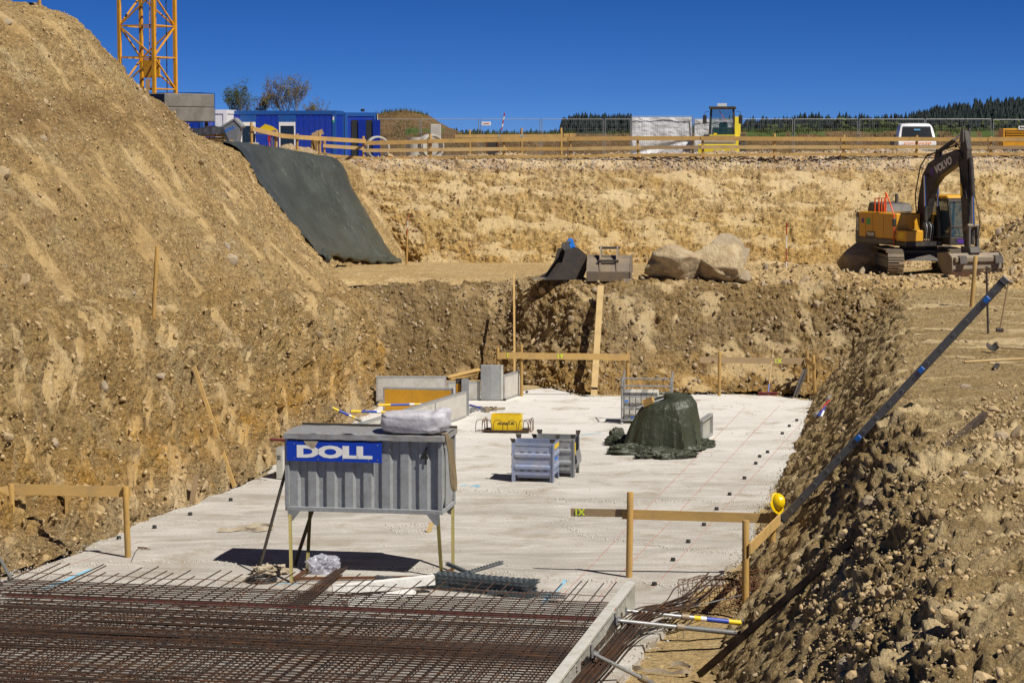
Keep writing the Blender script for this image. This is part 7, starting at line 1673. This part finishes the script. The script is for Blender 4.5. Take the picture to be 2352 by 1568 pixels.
for o in [o for o in bpy.data.objects if o.name.startswith('stone')]: bpy.data.objects.remove(o)
STC = [me.copy() for me in STN]
for me in STC: me.materials.clear(); me.materials.append(M['clod'])
def stones(host, P, n, smin, smax, seed, cond=None, pw=2.0, sink=.15, clodf=.6):
    rng = np.random.default_rng(seed)
    for q, nn in picks(P, n, rng, cond):
        s = smin + (smax - smin) * rng.random() ** pw; me = (STC if rng.random() < clodf else STN)[rng.integers(7)]
        o = bpy.data.objects.new('stone', me); C.objects.link(o); o.parent = host; o.location = q + nn * s * sink
        o.rotation_euler = rng.random(3) * 6.28; o.scale = s * (1 + .3 * rng.normal(size=3)).clip(.5, 1.5)
def near_c(Q, u, v): return (Q[:, 2] > 1.6) & (Q[:, 1] < 47) & ((u - 1700) * .95 + (v - 1500) * 1.0 > -60)
stones(HOST['right'], PR, 240, .03, .20, 1, near_c, 4.0, -.2, .8); stones(HOST['right'], PR, 40, .04, .12, 2, lambda Q, u, v: Q[:, 1] > 45, 2.5, 0.0)
stones(HOST['pit'], PB, 110, .05, .17, 3, lambda Q, u, v: Q[:, 0] > .5, 2.6, 0.0); stones(HOST['terrace'], PT, 150, .06, .24, 4, lambda Q, u, v: (Q[:, 1] < 84) & (Q[:, 0] > 2), 2.2, .1); stones(HOST['terrace'], PT, 80, .08, .26, 14, lambda Q, u, v: (Q[:, 0] > 18) & (Q[:, 2] > 3.2), 2.0, .05)
stones(HOST['mound'], PM, 50, .06, .24, 5, lambda Q, u, v: Q[:, 1] < 88, 2.6, -.1, clodf=.3); stones(HOST['left'], PL, 40, .05, .18, 6, None, 2.6, -.1); stones(HOST['bank'], PK, 50, .07, .18, 7, None, 2.4, -.1, clodf=.3)
clods('clods', PR, 13000, .006, .045, 'clod', 'loose clods and gravel covering the near right rubble', 21, near_c, .1, 2.6)
clods('clods', PR, 4500, .010, .05, 'clod', 'crumbs of soil on the right bank and plateau', 22, None, .1, 2.6)
clods('clods', PB, 4500, .016, .075, 'clod', 'crumbled soil and gravel on the rear pit wall', 23, None, .05, 2.6)
clods('clods', PT, 5000, .02, .10, 'clod', 'loose clods along the terrace edge', 24, lambda Q, u, v: (Q[:, 1] < 84) | (Q[:, 0] > 17), .15, 2.4)
clods('clods', PM, 4000, .015, .06, 'clod', 'soil crumbs on the spoil mound', 25, lambda Q, u, v: Q[:, 1] < 92, 0, 2.8)
clods('clods', PL, 4000, .014, .06, 'clod', 'soil crumbs on the left pit wall', 26, None, 0, 2.8)
clods('clods', PK, 4000, .02, .07, 'clod', 'gravel in the face of the high bank', 27, None, 0, 2.6)
clods('gravel', PK, 4000, .02, .05, 'pebble', 'pinkish grey gravel along the top of the high bank', 28, lambda Q, u, v: Q[:, 2] > 6.8, 0)
# crumbs of concrete along the slab edge and on the slab
rng = np.random.default_rng(9); E = np.array(poly); idx = rng.integers(0, len(E), 5200); Q = np.concatenate([E[idx] + rng.normal(size=(5200, 2)) * .16, np.zeros((5200, 1))], 1)
seam_ = [[(700, 1140), (900, 1128), (1040, 1125), (1180, 1130), (1290, 1148), (1420, 1152), (1600, 1150), (1690, 1155)], [(1290, 1200), (1330, 1185), (1420, 1182), (1560, 1190)], [(1290, 1205), (1340, 1230), (1450, 1245), (1600, 1265), (1700, 1275)], [(0, 1316), (300, 1290), (470, 1290), (1180, 1318), (1300, 1333), (1460, 1338), (1560, 1345)], [(900, 1210), (950, 1203), (1000, 1206), (985, 1222), (920, 1222), (900, 1212)]]
S = []
for ln in seam_:
    w = np.array([tuple(Z(u, v)) for u, v in ln]); d = np.r_[0, np.cumsum(np.linalg.norm(np.diff(w, axis=0), axis=1))]; tt = rng.random(int(d[-1] * 130)) * d[-1]
    S.append(np.stack([np.interp(tt, d, w[:, k]) for k in range(3)], -1) + np.c_[rng.normal(size=(len(tt), 2)) * (.10, .06 + .10 * np.abs(np.sin(tt))[:, None][:, 0].mean()), np.zeros(len(tt))])
S.append(np.c_[rng.uniform(-9, 9, 1500), rng.uniform(38, 74, 1500), np.zeros(1500)])
Q = np.concatenate([Q] + S); inside = (Q[:, 0] < np.interp(Q[:, 1], [35, 43, 75], [3.2, 4.6, 9.9])) & (Q[:, 0] > np.interp(Q[:, 1], [38, 44, 56, 74], [-13, -9.9, -6.5, -4])); Q = Q[inside]
k = len(Q); s = .005 + .020 * rng.random(k) ** 3.5; V = ICO_V[None] * (1 + .25 * rng.normal(size=(k, 12, 1))) * s[:, None, None] + (Q + np.c_[np.zeros((k, 2)), s * .3])[:, None]
stuff(mesh_obj('concrete_crumbs', V.reshape(-1, 3), (ICO_F[None] + 12 * np.arange(k)[:, None, None]).reshape(-1, 3), M['concrete_light']), 'crumbs of concrete along the slab edge and pour seams', 'gravel')
